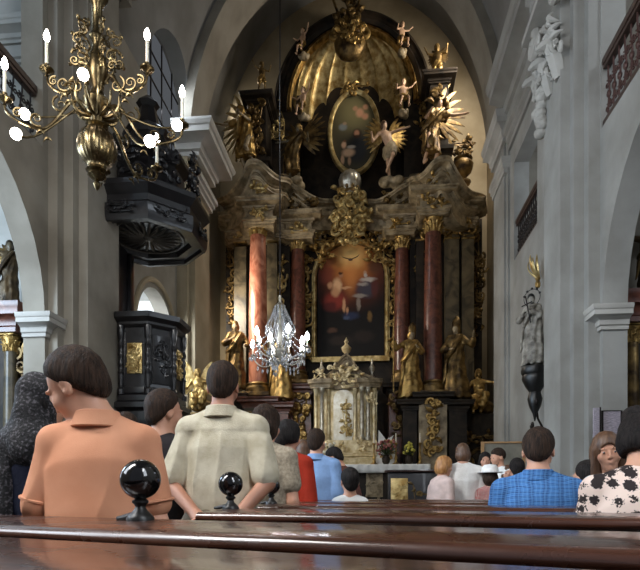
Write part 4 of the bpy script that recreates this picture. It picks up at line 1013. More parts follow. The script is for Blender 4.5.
# ------------------------------------------------------------------ paintings
def arched_plate(w_, h, t, n=24):
    r = w_ / 2; return MB().prism([(-r, 0), (r, 0)] + [(r * math.cos(PI * i / n), h - r + r * math.sin(PI * i / n)) for i in range(n + 1)], 'y', 0, t)
Y = 17.32; x, z = Xp(350.5, Y), Zp(357, Y); s = mpp(350, Y); w_, h = 66 * s, 113 * s
WC = lambda r, g, b: srgb(r, g, b)
big = painting_mat('altar_painting_paint', WC(26, 24, 24), [
    (0, h * .78, w_ * .62, h * .34, WC(128, 66, 44), 1.0, 1.3), (0.0, h * .86, w_ * .42, h * .24, WC(216, 140, 72), 1.0, 1.25), (0.02, h * .90, w_ * .24, h * .13, WC(252, 214, 140), 1.0, 1.3), (0, h * .72, w_ * .12, h * .2, WC(214, 140, 78), 0.7, 1.3),
    (-w_ * .36, h * .74, w_ * .12, h * .10, WC(132, 66, 52), 0.8), (w_ * .37, h * .80, w_ * .12, h * .08, WC(86, 58, 44), 0.8), (-w_ * .30, h * .86, w_ * .09, h * .05, WC(120, 74, 52), 0.7),
    (-w_ * .24, h * .50, w_ * .20, h * .09, WC(140, 56, 48), 0.9), (-w_ * .31, h * .45, w_ * .12, h * .05, WC(84, 36, 36), 0.9), (-w_ * .20, h * .635, w_ * .075, h * .075, WC(226, 182, 140), 1.0), (-w_ * .23, h * .58, w_ * .07, h * .05, WC(200, 150, 112), 0.9), (-w_ * .145, h * .725, w_ * .036, h * .024, WC(170, 122, 92), 1.0), (-w_ * .15, h * .745, w_ * .04, h * .014, WC(66, 40, 28), 0.9),
    (-w_ * .07, h * .615, w_ * .09, h * .014, WC(214, 166, 126), 0.8), (-w_ * .31, h * .64, w_ * .05, h * .035, WC(208, 156, 118), 0.85), (-w_ * .10, h * .46, w_ * .03, h * .07, WC(204, 156, 118), 0.9), (-w_ * .05, h * .405, w_ * .025, h * .04, WC(196, 146, 108), 0.85),
    (w_ * .24, h * .60, w_ * .17, h * .09, WC(66, 70, 84), 0.85), (w_ * .27, h * .68, w_ * .13, h * .022, WC(196, 188, 180), 0.85), (w_ * .18, h * .64, w_ * .09, h * .018, WC(176, 168, 160), 0.75), (w_ * .22, h * .735, w_ * .034, h * .024, WC(186, 150, 122), 0.95), (w_ * .23, h * .715, w_ * .03, h * .018, WC(196, 190, 184), 0.8), (w_ * .14, h * .54, w_ * .12, h * .02, WC(160, 152, 144), 0.75), (w_ * .12, h * .47, w_ * .035, h * .07, WC(150, 138, 128), 0.75), (w_ * .36, h * .60, w_ * .06, h * .09, WC(92, 46, 40), 0.8),
    (0.02, h * .365, w_ * .13, h * .04, WC(48, 58, 88), 0.8), (-w_ * .06, h * .345, w_ * .05, h * .02, WC(80, 92, 120), 0.7), (w_ * .29, h * .355, w_ * .04, h * .05, WC(132, 104, 62), 0.75), (-w_ * .28, h * .24, w_ * .08, h * .025, WC(96, 70, 56), 0.7), (-w_ * .15, h * .15, w_ * .2, h * .05, WC(52, 44, 40), 0.8), (w_ * .2, h * .18, w_ * .18, h * .06, WC(50, 42, 38), 0.7)], 0.35, 0.028, 6)
pt = empty('altar_painting', (x, Y, z)); tag(pt, 'tall arched altar painting, glowing warm light above dark figures, in a gilt frame', 'painting')
mb = arched_plate(w_, h, 0.05); o = mb.build('canvas', big, pt, 0)
mb = MB(); r = w_ / 2 + 0.03
path = [(-r, 0, 0)] + [(-r, 0, 0)] 
arc = [(-r, -0.03)] + [(-r, h - w_ / 2)] + [(r * math.cos(PI - PI * i / 24), h - w_ / 2 + r * math.sin(PI - PI * i / 24)) for i in range(1, 24)] + [(r, h - w_ / 2), (r, -0.03)]
def framed(mb, arc, prof, close=False):
    """frame bar of profile (out, forward) along an upright outline"""
    n = len(arc); vs = []; fs = []; m_ = len(prof)
    for i, (a, b) in enumerate(arc):
        p0 = Vector(arc[(i - 1) % n]) if (close or i > 0) else Vector(arc[0]); p1 = Vector(arc[(i + 1) % n]) if (close or i < n - 1) else Vector(arc[-1])
        d = (p1 - p0).normalized(); o = Vector((-d.y, d.x))
        for (u, v) in prof: vs.append((a + o.x * u, -v, b + o.y * u))
    for i in range(n if close else n - 1):
        for k in range(m_): fs.append((i * m_ + k, ((i + 1) % n) * m_ + k, ((i + 1) % n) * m_ + (k + 1) % m_, i * m_ + (k + 1) % m_))
    if not close: fs += [tuple(range(m_)), tuple(range((n - 1) * m_, n * m_))[::-1]]
    return mb.add(vs, fs)
FP = [(0, -0.06), (0, 0.04), (0.04, 0.10), (0.09, 0.11), (0.12, 0.05), (0.15, 0.05), (0.15, -0.06)]
framed(mb, arc, FP); mb.box((-r - 0.15, -0.1, -0.16), (r + 0.15, 0.06, -0.0)); mb.build('gilt_frame', GILT_B, pt)
# wide carved gilt surround
rr = w_ / 2 + 0.42
for sg in (-1, 1):
    mb = MB(); rocaille(mb, (sg * rr, 0.02, h * 0.40), 0.34, h * 0.82, 60 + sg, 60, 0.14, 0.05); mb.build('carved_surround', GILT, pt)
mb = MB()
for i in range(1, 14):
    a = PI * i / 14; rocaille(mb, (rr * math.cos(a), 0.02, h - w_ / 2 + rr * math.sin(a)), 0.42, 0.42, 70 + i, 5, 0.14, 0.05)
mb.build('carved_surround', GILT, pt)
mb = MB(); arc2 = [(a * 1.62, b if b < h * .5 else h - w_ / 2 + (b - h + w_ / 2) * 1.62) for a, b in arc]; framed(mb, arc2, [(0, -0.1), (0, 0.04), (0.05, 0.08), (0.09, 0.02), (0.09, -0.1)])
mb.build('outer_moulding', STUCCO, pt)
# white dove in the painted light
mb = MB(); mb.tube(bez((-0.30, -0.012, h * .90), (-0.2, -0.012, h * .865), (-0.08, -0.012, h * .875), (0, -0.012, h * .86), 8), [.008, .02, .03, .035, .035, .03, .03, .03], 6, 0.3); mb.tube(bez((0.28, -0.012, h * .905), (0.2, -0.012, h * .87), (0.08, -0.012, h * .875), (0, -0.012, h * .86), 8), [.008, .02, .03, .035, .035, .03, .03, .03], 6, 0.3); mb.ball((0, -0.012, h * .86), (0.07, 0.012, 0.04), 10, 6)
mb.build('painted_dove', mat('dove_paint', srgb(96, 66, 44), 0.4), o)
# oval picture
Y = 16.95; x, z = Xp(354, Y), Zp(133, Y); s = mpp(352, Y); a_, b_ = 23 * s, 39 * s
ov = painting_mat('oval_painting_paint', WC(74, 68, 50), [
    (0, b_ * .5, a_ * .9, b_ * .6, WC(138, 128, 88), 0.9, 1.3), (a_ * .1, -b_ * .5, a_ * .9, b_ * .6, WC(46, 44, 40), 0.9, 1.3),
    (a_ * .25, b_ * .50, a_ * .20, b_ * .13, WC(214, 158, 124), 0.9), (a_ * .48, b_ * .40, a_ * .16, b_ * .09, WC(204, 146, 114), 0.85), (a_ * .05, b_ * .62, a_ * .12, b_ * .07, WC(198, 144, 112), 0.8), (a_ * .5, b_ * .64, a_ * .13, b_ * .08, WC(206, 150, 116), 0.8),
    (-a_ * .48, b_ * .16, a_ * .20, b_ * .10, WC(134, 140, 142), 0.8), (-a_ * .40, b_ * .25, a_ * .10, b_ * .05, WC(170, 140, 112), 0.8),
    (a_ * .18, -b_ * .42, a_ * .46, b_ * .40, WC(34, 36, 40), 0.95), (a_ * .14, -b_ * .02, a_ * .21, b_ * .13, WC(48, 32, 24), 1.0), (a_ * .12, -b_ * .01, a_ * .13, b_ * .085, WC(184, 134, 104), 1.0), (a_ * .12, -b_ * .10, a_ * .12, b_ * .05, WC(60, 40, 30), 0.95),
    (-a_ * .24, -b_ * .50, a_ * .30, b_ * .12, WC(212, 174, 140), 0.9), (-a_ * .44, -b_ * .30, a_ * .12, b_ * .10, WC(214, 172, 138), 0.9), (-a_ * .40, -b_ * .20, a_ * .08, b_ * .04, WC(110, 74, 48), 0.8), (-a_ * .12, -b_ * .36, a_ * .2, b_ * .05, WC(206, 196, 180), 0.7), (-a_ * .5, -b_ * .68, a_ * .09, b_ * .14, WC(202, 162, 128), 0.8), (-a_ * .2, -b_ * .72, a_ * .08, b_ * .12, WC(196, 156, 122), 0.7)], 0.35, 0.007, 8)
po = empty('oval_painting', (x, Y, z)); tag(po, 'oval painting of a bearded figure in a gilt frame before the golden shell', 'painting')
el = [(a_ * math.cos(2 * PI * i / 48), b_ * math.sin(2 * PI * i / 48)) for i in range(48)]
MB().prism(el, 'y', 0, 0.05).build('canvas', ov, po, 0)
mb = MB(); framed(mb, el[::-1], [(-0.03, -0.07), (-0.03, 0.05), (0.03, 0.09), (0.08, 0.09), (0.11, 0.03), (0.11, -0.07)], True); mb.build('gilt_frame', GILT_B, po)
mb = MB(); rocaille(mb, (0, 0.0, b_ + 0.12), 0.9, 0.3, 81, 16, 0.1, 0.045); mb.build('frame_crest', GILT, po)
# ------------------------------------------------------------------ carved figures of the altarpiece
def feathers(side, span=0.9, lift=0.5, back=0.25, n=9):
    """one wing: overlapping flat feathers fanned from the shoulder"""
    mb = MB(); s = -1 if side == 0 else 1
    for row, (L, m) in enumerate(((1.0, n), (0.62, n - 1), (0.36, n - 3))):
        for i in range(m):
            t = i / (m - 1); a = R(62 - 118 * t)
            root = Vector((s * 0.10 * t * 0.5, -0.02 * row, 0.05 - 0.12 * t))
            d = Vector((s * math.cos(a) * 0.9, -back, math.sin(a) * 0.9 + lift * 0.4)).normalized(); Lh = span * L * (1.0 - 0.45 * t)
            q = Vector((s * 0.25, 0, -0.35)) * Lh * 0.25
            pts = bez(root, root + d * Lh * 0.3 - q * 0.2, root + d * Lh * 0.7, root + d * Lh + q, 7)
            mb.tube(pts, [0.02, 0.05, 0.06, 0.062, 0.055, 0.04, 0.01], 6, 0.28, up=(0, 1, 0.01))
    return mb
STAT = {}
def robe(f, h=0.028, z0=0.05, sleeve=1.5, flare=0.10, folds=0.016):
    t = f.shirt(inf=0.03, hem=0.5, sleeve=sleeve, folds=0, neck=0.03); s = Solid(); s.ops = [o for o in t.ops]
    b = f.pel.copy(); b[2] = z0
    s2 = Solid(); s2.ops = []
    s.cone(f.pel + np.array((0, 0, 0.1)), b, 0.16 * f.g, 0.17 * f.g + flare, 0.05, 0.78)
    s.ell(f.kn[1] + np.array((0, 0.07, 0.0)), (0.09, 0.08, 0.16), 0.08)
    s.plane((0, 0, -1), b)
    def fn(X, Y, Z): return folds * (np.sin(9 * np.arctan2(X, Y + 0.02) + 5 * Z + 1.5 * np.sin(Z * 6)) * 0.8 + 0.5 * np.sin(Z * 22 + X * 14 + 2 * np.sin(X * 11))) * np.clip((1.5 - Z) * 3, 0.2, 1)
    s.disp(fn); return s
def sash(f):
    mb = MB(); c = f.chest; p = f.pel
    a = Vector(f.shp[0] * 0.8 + f.neck * 0.2) + Vector((0, 0.10, 0.03)); b = Vector(p) + Vector((0.17, 0.13, 0.05)); d = Vector(p) + Vector((0.16, -0.12, 0.0))
    pts = bez(a, Vector(c) + Vector((-0.02, 0.20, 0)), Vector(p) + Vector((0.10, 0.20, 0.12)), b, 9) + bez(b, b + Vector((0.08, -0.05, -0.05)), d + Vector((0.07, 0, 0.02)), d, 5)[1:]
    mb.tube(pts, [0.05, .06, .065, .07, .07, .07, .07, .07, .07, .065, .06, .05, .03], 7, 0.7)
    e = Vector(p) + Vector((0.17, 0.08, 0.02)); mb.tube(bez(e, e + Vector((0.10, 0.02, -0.15)), e + Vector((0.02, 0.04, -0.35)), e + Vector((0.12, 0.02, -0.6)), 8), [.03, .06, .07, .06, .07, .06, .05, .02], 7, 0.6); return mb
def statue(name, label, cat, f, loc, rz, bm, rm, robe_kw=None, wings=None, wm=None, hair_m=None, hair='bob', h=0.03, group=None, parts=None, seat=None, key=None, wing_kw=None, tilt=None):
    k = key or label
    if k not in STAT:
        d = {}
        d['body'] = f.body(True).mesh('body', h * 0.8, f.s)
        if robe_kw is not None: d['robe'] = robe(f, **robe_kw).mesh('robe', h, f.s)
        d['hair'] = f.hair(hair, 1.2, 0.010).mesh('hair', h * 0.7, f.s)
        STAT[k] = d
    d = STAT[k]
    o = link_mesh(name, d['body'], bm); o.location = loc; o.rotation_euler = (tilt[0] if tilt else 0, tilt[1] if tilt else 0, rz); tag(o, label, cat, group)
    if 'robe' in d: link_mesh('robe', d['robe'], rm, o)
    link_mesh('hair', d['hair'], hair_m or rm, o)
    if robe_kw is not None:
        mb = sash(f); mb.v = [tuple(c * f.s for c in v) for v in mb.v]; mb.build('sash', rm, o)
    for w_ in (wings or ()):
        kw = dict(wing_kw or {}); mb = feathers(w_, **kw); mb.v = [tuple((Vector(v) + Vector((-0.08 if w_ == 0 else 0.08, -0.12, 0)) + Vector(f.chest) + Vector((0, 0, 0.08))) * f.s) for v in mb.v]
        mb.build('wing', wm or GILT_B, o, 50)
    for p in (parts or ()): p(o, f)
    return o
def mitre(o, f):
    mb = MB(); rings = []
    for (z, rx, ry) in ((0.03, .088, .105), (0.08, .094, .10), (0.16, .10, .075), (0.24, .07, .03), (0.30, .012, .008)):
        rings.append([tuple(f.H3(rx * math.cos(2 * PI * k / 16), ry * math.sin(2 * PI * k / 16) - 0.01, z) * f.s) for k in range(16)])
    mb.loft(rings).build('mitre', GILT_D, o)
def staff(i, L0=-1.3, L1=0.5, crook=True):
    def fn(o, f):
        w_ = Vector(f.wr[i]) + (Vector(f.wr[i]) - Vector(f.el[i])).normalized() * 0.07; mb = MB(); a = w_ + Vector((0, 0, max(L0, -w_.z + 0.02))); b = w_ + Vector((0, 0, L1)); pts = [a, w_, b]
        if crook: pts += [b + Vector((0.09 * (1 - math.cos(t)), 0, 0.09 * math.sin(t) * 1.1)) for t in (0.6, 1.2, 1.8, 2.4, 3.0, 3.6, 4.2)]
        mb.tube([p * f.s for p in pts], 0.016 * f.s, 8); mb.build('staff', GILT, o)
    return fn
def cloud(o, f):
    mb = MB(); rnd = random.Random(int(f.s * 1000) + len(o.name)); z = min(f.an[0][2], f.an[1][2], f.kn[0][2]) - 0.1 if True else 0
    s = Solid()
    for i in range(9): s.ell((rnd.uniform(-.25, .25), rnd.uniform(-.2, .1), z - rnd.uniform(0, .18)), (rnd.uniform(.12, .2), rnd.uniform(.12, .18), rnd.uniform(.1, .16)), 0.04)
    link_mesh('cloud', s.mesh('cloud', 0.035, f.s), STUCCO, o)
FACE = PI                                                  # looks back down the nave
def pz(px, py, Y): return (Xp(px, Y), Y, Zp(py, Y, px))
# saints on the plinths
fa = Fig(2.10, head=(-20, -8, 6), armL=((-0.16, 0.06, -0.24), (0.10, 0.20, -0.05)), armR=((0.14, 0.08, -0.24), (-0.16, 0.20, 0.08)), fingers=False)
statue('saint_statue', 'pale robed statue with bowed head beside the outermost lit red column', 'statue', fa, pz(236, 391.5, 16.0), FACE + 0.35, STUCCO, GILT_D, dict(sleeve=1.7), h=0.03)
fb = Fig(2.05, head=(15, -4, -5), armL=((-0.10, 0.12, -0.25), (0.14, 0.16, 0.10)), armR=((0.24, 0.06, -0.14), (0.06, 0.16, 0.20)), fingers=False)
statue('saint_statue', 'gilded bishop statue with mitre between the two dark red columns', 'statue', fb, pz(411, 400.5, 15.9), FACE + 0.1, STUCCO, GILT, dict(sleeve=1.6, flare=0.15), h=0.03, parts=[mitre, staff(1, -1.35, 0.25)])
statue('saint_statue', 'gilded robed statue half hidden behind the glass chandelier', 'statue', fb, pz(281.5, 401.5, 15.9), FACE - 0.3, STUCCO, GILT, dict(sleeve=1.6, flare=0.15), h=0.03, key='gilded bishop statue with mitre between the two dark red columns')
fc = Fig(2.25, head=(-25, 5, 0), armL=((-0.20, 0.10, -0.20), (-0.02, 0.16, 0.20)), armR=((0.14, 0.05, -0.26), (-0.18, 0.18, -0.02)), fingers=False)
statue('saint_statue', 'gilded robed statue with mitre beyond the dark red column, above the white blouse', 'statue', fc, pz(456, 401.5, 15.95), FACE - 0.15, STUCCO, GILT_D, dict(sleeve=1.6, flare=0.17), h=0.03, parts=[mitre])
# seated gilded angels over the side passages
fs = Fig(1.95, sit=0.42, lean=(0.04, -0.03), head=(20, 0, 0), armL=((-0.27, 0.06, -0.06), (-0.20, 0.14, 0.06)), armR=((0.16, 0.02, -0.24), (0.02, 0.22, -0.02)), fingers=False, legs=(((-0.13, 0.40, 0.50), (-0.02, 0.42, 0.10)), ((0.15, 0.38, 0.44), (0.16, 0.60, 0.06))))
def lap(o, f):
    s = Solid()
    for i in (0, 1): s.cone(f.hip[i], f.kn[i], 0.13, 0.10, 0.04); s.cone(f.kn[i], f.kn[i] * 0.35 + f.an[i] * 0.65, 0.10, 0.11, 0.04)
    s.cone(f.pel + np.array((0, 0, 0.12)), f.pel, 0.15, 0.17, 0.04, 0.75); s.disp(lambda X, Y, Z: 0.014 * np.sin(X * 40 + Y * 25 + 3 * np.sin(Z * 9))); link_mesh('drapery', s.mesh('drapery', 0.03, f.s), GILT, o)
def rockseat(o, f):
    s = Solid(); rnd = random.Random(3)
    for i in range(10): s.ell((rnd.uniform(-.22, .22), rnd.uniform(-.22, .06), rnd.uniform(.16, .28)), (.16, .14, .15), 0.05)
    s.plane((0, 0, -1), (0, 0, 0.04)); link_mesh('rock_seat', s.mesh('rock_seat', 0.035, f.s), GILT_D, o)
statue('seated_statue', 'gilded seated angel above the dark arched passage behind the white dress', 'statue', fs, pz(480, 416.2, 16.62), FACE - 0.2, GILT, GILT, None, h=0.028, parts=[lap, rockseat], key='seat')
PS = Vector((Xp(199, 12.15), 12.15, 0)); pzt = Zp(413, 12.15, 199)
mb = MB(); mb.rbox((-0.24, -0.24, 0.0), (0.24, 0.24, 0.22), 0.01); mb.lathe([(0.22, 0.22), (0.2, 0.3), (0.14, 0.4), (0.13, pzt - 0.35), (0.15, pzt - 0.3), (0.13, pzt - 0.25), (0.2, pzt - 0.1), (0.22, pzt - 0.006)], (0, 0, 0), 20)
pd = build_at(mb, 'statue_pedestal', MARBLE_G, PS); tag(pd, 'slim olive marble pedestal under the bright gilded figure beside the pulpit', 'pedestal')
mb = MB(); mb.lathe([(0.25, 0), (0.26, 0.03), (0.24, 0.06), (0.14, 0.07)], (0, 0, pzt - 0.075), 20); mb.build('pedestal_cap', GILT_D, pd)
o = statue('seated_statue', 'bright gilded seated figure between the black pulpit and the man in beige', 'statue', fs, (PS.x, PS.y, pzt + 0.002), FACE + 0.3, GILT_B, GILT_B, None, h=0.028, parts=[lap, rockseat], wings=(0, 1), wm=GILT_B, key='seat', wing_kw=dict(span=0.7, lift=0.5, back=0.1)); o.scale = (0.72,) * 3
# great angels beside the shell
fg = Fig(2.05, lean=(0.10, 0.10), head=(-30, -10, 0), armL=((-0.20, 0.08, -0.20), (0.02, 0.24, 0.02)), armR=((0.26, 0.10, -0.05), (0.20, 0.16, 0.04)), fingers=False, legs=(((-0.14, 0.20, 0.56), (-0.12, -0.12, 0.30)), ((0.14, 0.10, 0.49), (0.10, -0.1, 0.08))))
statue('angel_statue', 'gilded angel with one wing swept high before the pale apse wall', 'statue', fg, pz(247, 174, 16.0), FACE - 0.55, STUCCO, GILT, dict(sleeve=0.6, flare=0.08, z0=0.4), wings=(1,), wm=GILT_B, h=0.03, wing_kw=dict(span=1.15, lift=0.7, back=0.1), key='ga')
fg2 = Fig(2.05, lean=(-0.10, 0.12), head=(30, -12, 0), armL=((-0.26, 0.10, -0.05), (-0.22, 0.14, 0.0)), armR=((0.18, 0.06, -0.22), (0.0, 0.24, 0.02)), fingers=False, legs=(((-0.14, 0.10, 0.49), (-0.10, -0.1, 0.08)), ((0.14, 0.20, 0.56), (0.12, -0.12, 0.30))))
statue('angel_statue', 'dark winged angel reaching out below the small cherub on the dark pedestal', 'statue', fg2, pz(431, 171, 15.95), FACE + 0.4, FLESH, GILT_D, dict(sleeve=0.4, flare=0.08, z0=0.4), wings=(0,), wm=GILT_D, h=0.03, wing_kw=dict(span=1.15, lift=0.8, back=0.1), key='gb')
# angels beside the oval picture
fo = Fig(1.75, lean=(0.22, 0.05), head=(25, -15, 10), armL=((-0.27, 0.08, 0.05), (-0.24, 0.10, 0.02)), armR=((0.18, 0.0, -0.22), (0.05, 0.18, 0.08)), fingers=False, legs=(((-0.02, 0.22, 0.60), (0.12, -0.02, 0.30)), ((0.10, 0.05, 0.50), (0.02, -0.18, 0.14))))
def loincloth(m):
    def fn(o, f):
        s = Solid(); s.cone(f.pel + np.array((0, 0, 0.07)), f.pel + np.array((0, 0, -0.04)), 0.15, 0.17, 0.04, 0.8)
        for i in (0, 1): s.cone(f.hip[i], f.hip[i] * 0.4 + f.kn[i] * 0.6, 0.11, 0.10, 0.04)
        s.ell(f.pel + np.array((0.18, -0.06, -0.12)), (0.07, 0.08, 0.2), 0.05); s.disp(lambda X, Y, Z: 0.012 * np.sin(X * 36 + Z * 30 + 2 * np.sin(Y * 14))); link_mesh('drapery', s.mesh('drapery', 0.028, f.s), m, o)
    return fn
statue('angel_statue', 'pale bare-chested angel stretching an arm towards the oval painting', 'statue', fo, pz(391, 180, 16.45), FACE + 0.1, FLESH, GILT, None, wings=(0, 1), wm=GILT, h=0.028, hair_m=H_BROWN, parts=[loincloth(STUCCO), cloud], wing_kw=dict(span=0.8, lift=0.9, back=0.35))
ff = Fig(1.75, lean=(-0.30, 0.1), head=(-25, -15, -10), armL=((-0.16, 0.0, -0.24), (-0.1, 0.18, 0.06)), armR=((0.22, 0.14, -0.12), (0.22, 0.12, -0.02)), fingers=False, legs=(((-0.14, 0.0, 0.52), (-0.10, -0.22, 0.24)), ((0.06, 0.12, 0.52), (0.16, -0.1, 0.2))))
statue('angel_statue', 'dark angel with a gold wing leaning in beside the oval painting', 'statue', ff, pz(293, 184, 16.55), FACE - 0.45, MARBLE_G, GILT_D, dict(sleeve=0.5, z0=0.35, flare=0.05), wings=(0, 1), wm=GILT_D, h=0.03, parts=[cloud], wing_kw=dict(span=0.95, lift=0.3, back=0.3), tilt=(0, 0))
# cherubs
fp = Fig(1.0, sh=0.17, girth=1.2, hs=1.45, head=(15, 5, 5), armL=((-0.22, 0.06, -0.10), (-0.06, 0.14, 0.16)), armR=((0.24, 0.05, 0.08), (0.10, 0.08, 0.20)), fingers=False, legs=(((-0.14, 0.12, 0.52), (-0.14, 0.02, 0.1)), ((0.15, 0.06, 0.50), (0.22, -0.14, 0.22))))
fq = Fig(1.0, sh=0.17, girth=1.2, hs=1.45, head=(-20, 0, -8), armL=((-0.24, 0.08, 0.06), (-0.14, 0.10, 0.16)), armR=((0.20, 0.06, -0.14), (0.08, 0.20, 0.02)), fingers=False, legs=(((-0.18, 0.30, 0.80), (-0.16, 0.30, 0.42)), ((0.18, 0.28, 0.74), (0.26, 0.24, 0.36))))
CH = [('dark bronze cherub standing on the pedestal before the pale apse wall', 262, 95.5, 16.65, fp, 'p', GILT_D, 0.3, 1.0, ()),
      ('pinkish cherub with raised arms standing on the dark pedestal', 437.5, 87.5, 16.6, fp, 'p', FLESH, -0.3, 1.25, (0, 1)),
      ('pale cherub seated at the foot of the shell before the dark flank', 303, 121, 16.7, fq, 'q', FLESH, -0.5, 1.0, ()),
      ('pale cherub perched on the golden ledge above the arm of the bare-chested angel', 403, 117, 16.7, fq, 'q', FLESH, 0.4, 1.1, (0, 1)),
      ('cherub beside the scrolled crest, over the dim half of the arch', 303, 60, 16.85, fq, 'q', STUCCO, -0.6, 0.95, ()),
      ('cherub beside the scrolled crest, over the bright half of the arch', 402, 56, 16.85, fq, 'q', STUCCO, 0.6, 1.0, ())]
for (lab, px, py, Y, f, key, m, rz, sc_, wg) in CH:
    o = statue('cherub_statue', lab, 'statue', f, pz(px, py, Y), FACE + rz, m, m, None, wings=wg, wm=GILT_D, h=0.03, hair_m=GILT_D, key='cherub' + key, group='cherubs on the altarpiece', hair='short',
               parts=[loincloth(GILT)] + ([cloud] if key == 'q' else []), wing_kw=dict(span=0.45, n=7))
    o.scale = (sc_,) * 3
# carved urn with foliage
mb = MB(); Y = 16.7; mb.lathe([(0.22, 0), (0.22, 0.06), (0.10, 0.12), (0.10, 0.2), (0.26, 0.36), (0.30, 0.55), (0.24, 0.66), (0.28, 0.72), (0.22, 0.74)], (0, 0, 0), 20, 8, 0.08)
u = build_at(mb, 'altar_urn', GILT_D, pz(463, 184, 16.6)); tag(u, 'dark carved urn with leaves on the cornice end beside the winged angel', 'urn')
mb = MB(); rocaille(mb, (0, 0, 0.95), 0.6, 0.5, 92, 30, 0.2, 0.05); mb.build('leaf_spray', GILT_D, u)
# ------------------------------------------------------------------ chancel floor, altar table, tabernacle
mb = MB()
for i in range(5): mb.box((AX - 2.9 + 0.1 * i, 12.6 + 0.34 * i, 0.0), (AX + 2.9 - 0.1 * i, 15.35, 0.16 * (i + 1)))
struct(mb, 'floor_altar_steps', STONE_F)
TZ = Zp(464, 14.4)
tb = empty('altar_table', (AX, 14.75, 0.8)); tag(tb, 'altar table under a white cloth below the silver and gold tabernacle', 'altar table')
hx0, hx1 = Xp(318, 14.4) - AX, Xp(430, 14.4) - AX; th = TZ - 0.8
mb = MB(); mb.box((hx0 + 0.15, -0.1, 0), (hx1 - 0.15, 0.45, th - 0.09)); mb.sweep(cprof(0.14, 0.08), [(hx0 + 0.15, 0.4, 0), (hx0 + 0.15, -0.1, 0), (hx1 - 0.15, -0.1, 0), (hx1 - 0.15, 0.4, 0)]); mb.build('altar_body', MARBLE_D, tb)
mb = MB(); mb.rbox((hx0, -0.28, th - 0.09), (hx1, 0.5, th - 0.012), 0.015); mb.build('table_top', MARBLE_G, tb)
mb = MB(); vs = []; n = 60
for r_, (y, z) in enumerate(((0.45, th - 0.006), (-0.285, th - 0.006), (-0.30, th - 0.02), (-0.305, th - 0.13), (-0.31, th - 0.23))):
    for i in range(n + 1): x = hx0 - 0.015 + (hx1 - hx0 + 0.03) * i / n; vs.append((x, y - (0.012 * math.sin(i * 1.3) * max(0, r_ - 2)), z))
mb.add(vs, [(r_ * (n + 1) + i, r_ * (n + 1) + i + 1, (r_ + 1) * (n + 1) + i + 1, (r_ + 1) * (n + 1) + i) for r_ in range(4) for i in range(n)])
o = mb.build('altar_cloth', WHITE_C, tb); sd = o.modifiers.new('t', 'SOLIDIFY'); sd.thickness = 0.006
px0, px1 = Xp(366, 14.4) - AX, Xp(383, 14.4) - AX
mb = MB(); mb.rbox((px0, -0.16, 0.05), (px1, -0.095, th - 0.12), 0.01); rocaille(mb, ((px0 + px1) / 2, -0.16, th * 0.45), 0.36, 0.7, 101, 30, 0.03, 0.025); mb.build('relief_panel', STUCCO, tb)
# tabernacle
CREAM = mat('tabernacle_gilding', srgb(236, 222, 184), 0.34, 0.35, col2=srgb(186, 162, 110), scale=6, bump=0.3, bscale=25)
TY = 15.45; tx = lambda p: Xp(p, TY) - AX; tz = lambda p: Zp(p, TY) - 0.8
tab = empty('tabernacle', (AX, TY, 0.8)); tag(tab, 'ornate silver and gold tabernacle with slim columns under the altar painting', 'tabernacle')
mb = MB(); mb.box((tx(311), -0.1, 0.0), (tx(379), 0.5, tz(455))); mb.sweep(cprof(0.2, 0.1), [(tx(311), 0.5, tz(455) - 0.15), (tx(311), -0.1, tz(455) - 0.15), (tx(379), -0.1, tz(455) - 0.15), (tx(379), 0.5, tz(455) - 0.15)]); mb.box((tx(313), 0.0, tz(455)), (tx(377), 0.5, tz(440))); mb.build('tabernacle_base', CREAM, tab)
mb = MB(); mb.box((tx(313), 0.28, tz(440)), (tx(377), 0.5, tz(383))); mb.box((tx(322), 0.22, tz(440)), (tx(333), 0.3, tz(385))); mb.box((tx(357), 0.22, tz(440)), (tx(368), 0.3, tz(385))); mb.build('back_panel', CREAM, tab)
for p_, y in ((316, 0.05), (322, -0.05), (328, 0.15), (355, 0.15), (362, -0.05), (368, -0.02), (374, 0.08)):
    x = tx(p_); z0, z1 = tz(440), tz(388); r = 0.058; c = (x, y, z0)
    mb = MB(); mb.lathe([(r * 1.5, 0), (r * 1.5, 0.06), (r * 1.15, 0.10), (r, 0.14), (r * .95, (z1 - z0) * .5), (r * .85, (z1 - z0) - 0.16), (r * 1.1, (z1 - z0) - 0.14), (r * 1.2, (z1 - z0) - 0.08), (r * 1.6, (z1 - z0) - 0.02), (r * 1.6, z1 - z0)], c, 12); mb.build('slim_column', SILVER if p_ in (362, 368, 322) else CREAM, tab)
mb = MB(); P = [(tx(311), 0.45), (tx(311), 0.0), (tx(316), -0.1), (tx(330), -0.1), (tx(334), 0.12), (tx(355), 0.12), (tx(359), -0.1), (tx(373), -0.1), (tx(379), 0.0), (tx(379), 0.45)]
mb.sweep(cprof(0.24, 0.1), [(a, b, tz(388)) for a, b in P]); mb.prism(P, 'z', tz(388) + 0.01, tz(388) + 0.23); mb.build('tabernacle_cornice', STUCCO, tab)
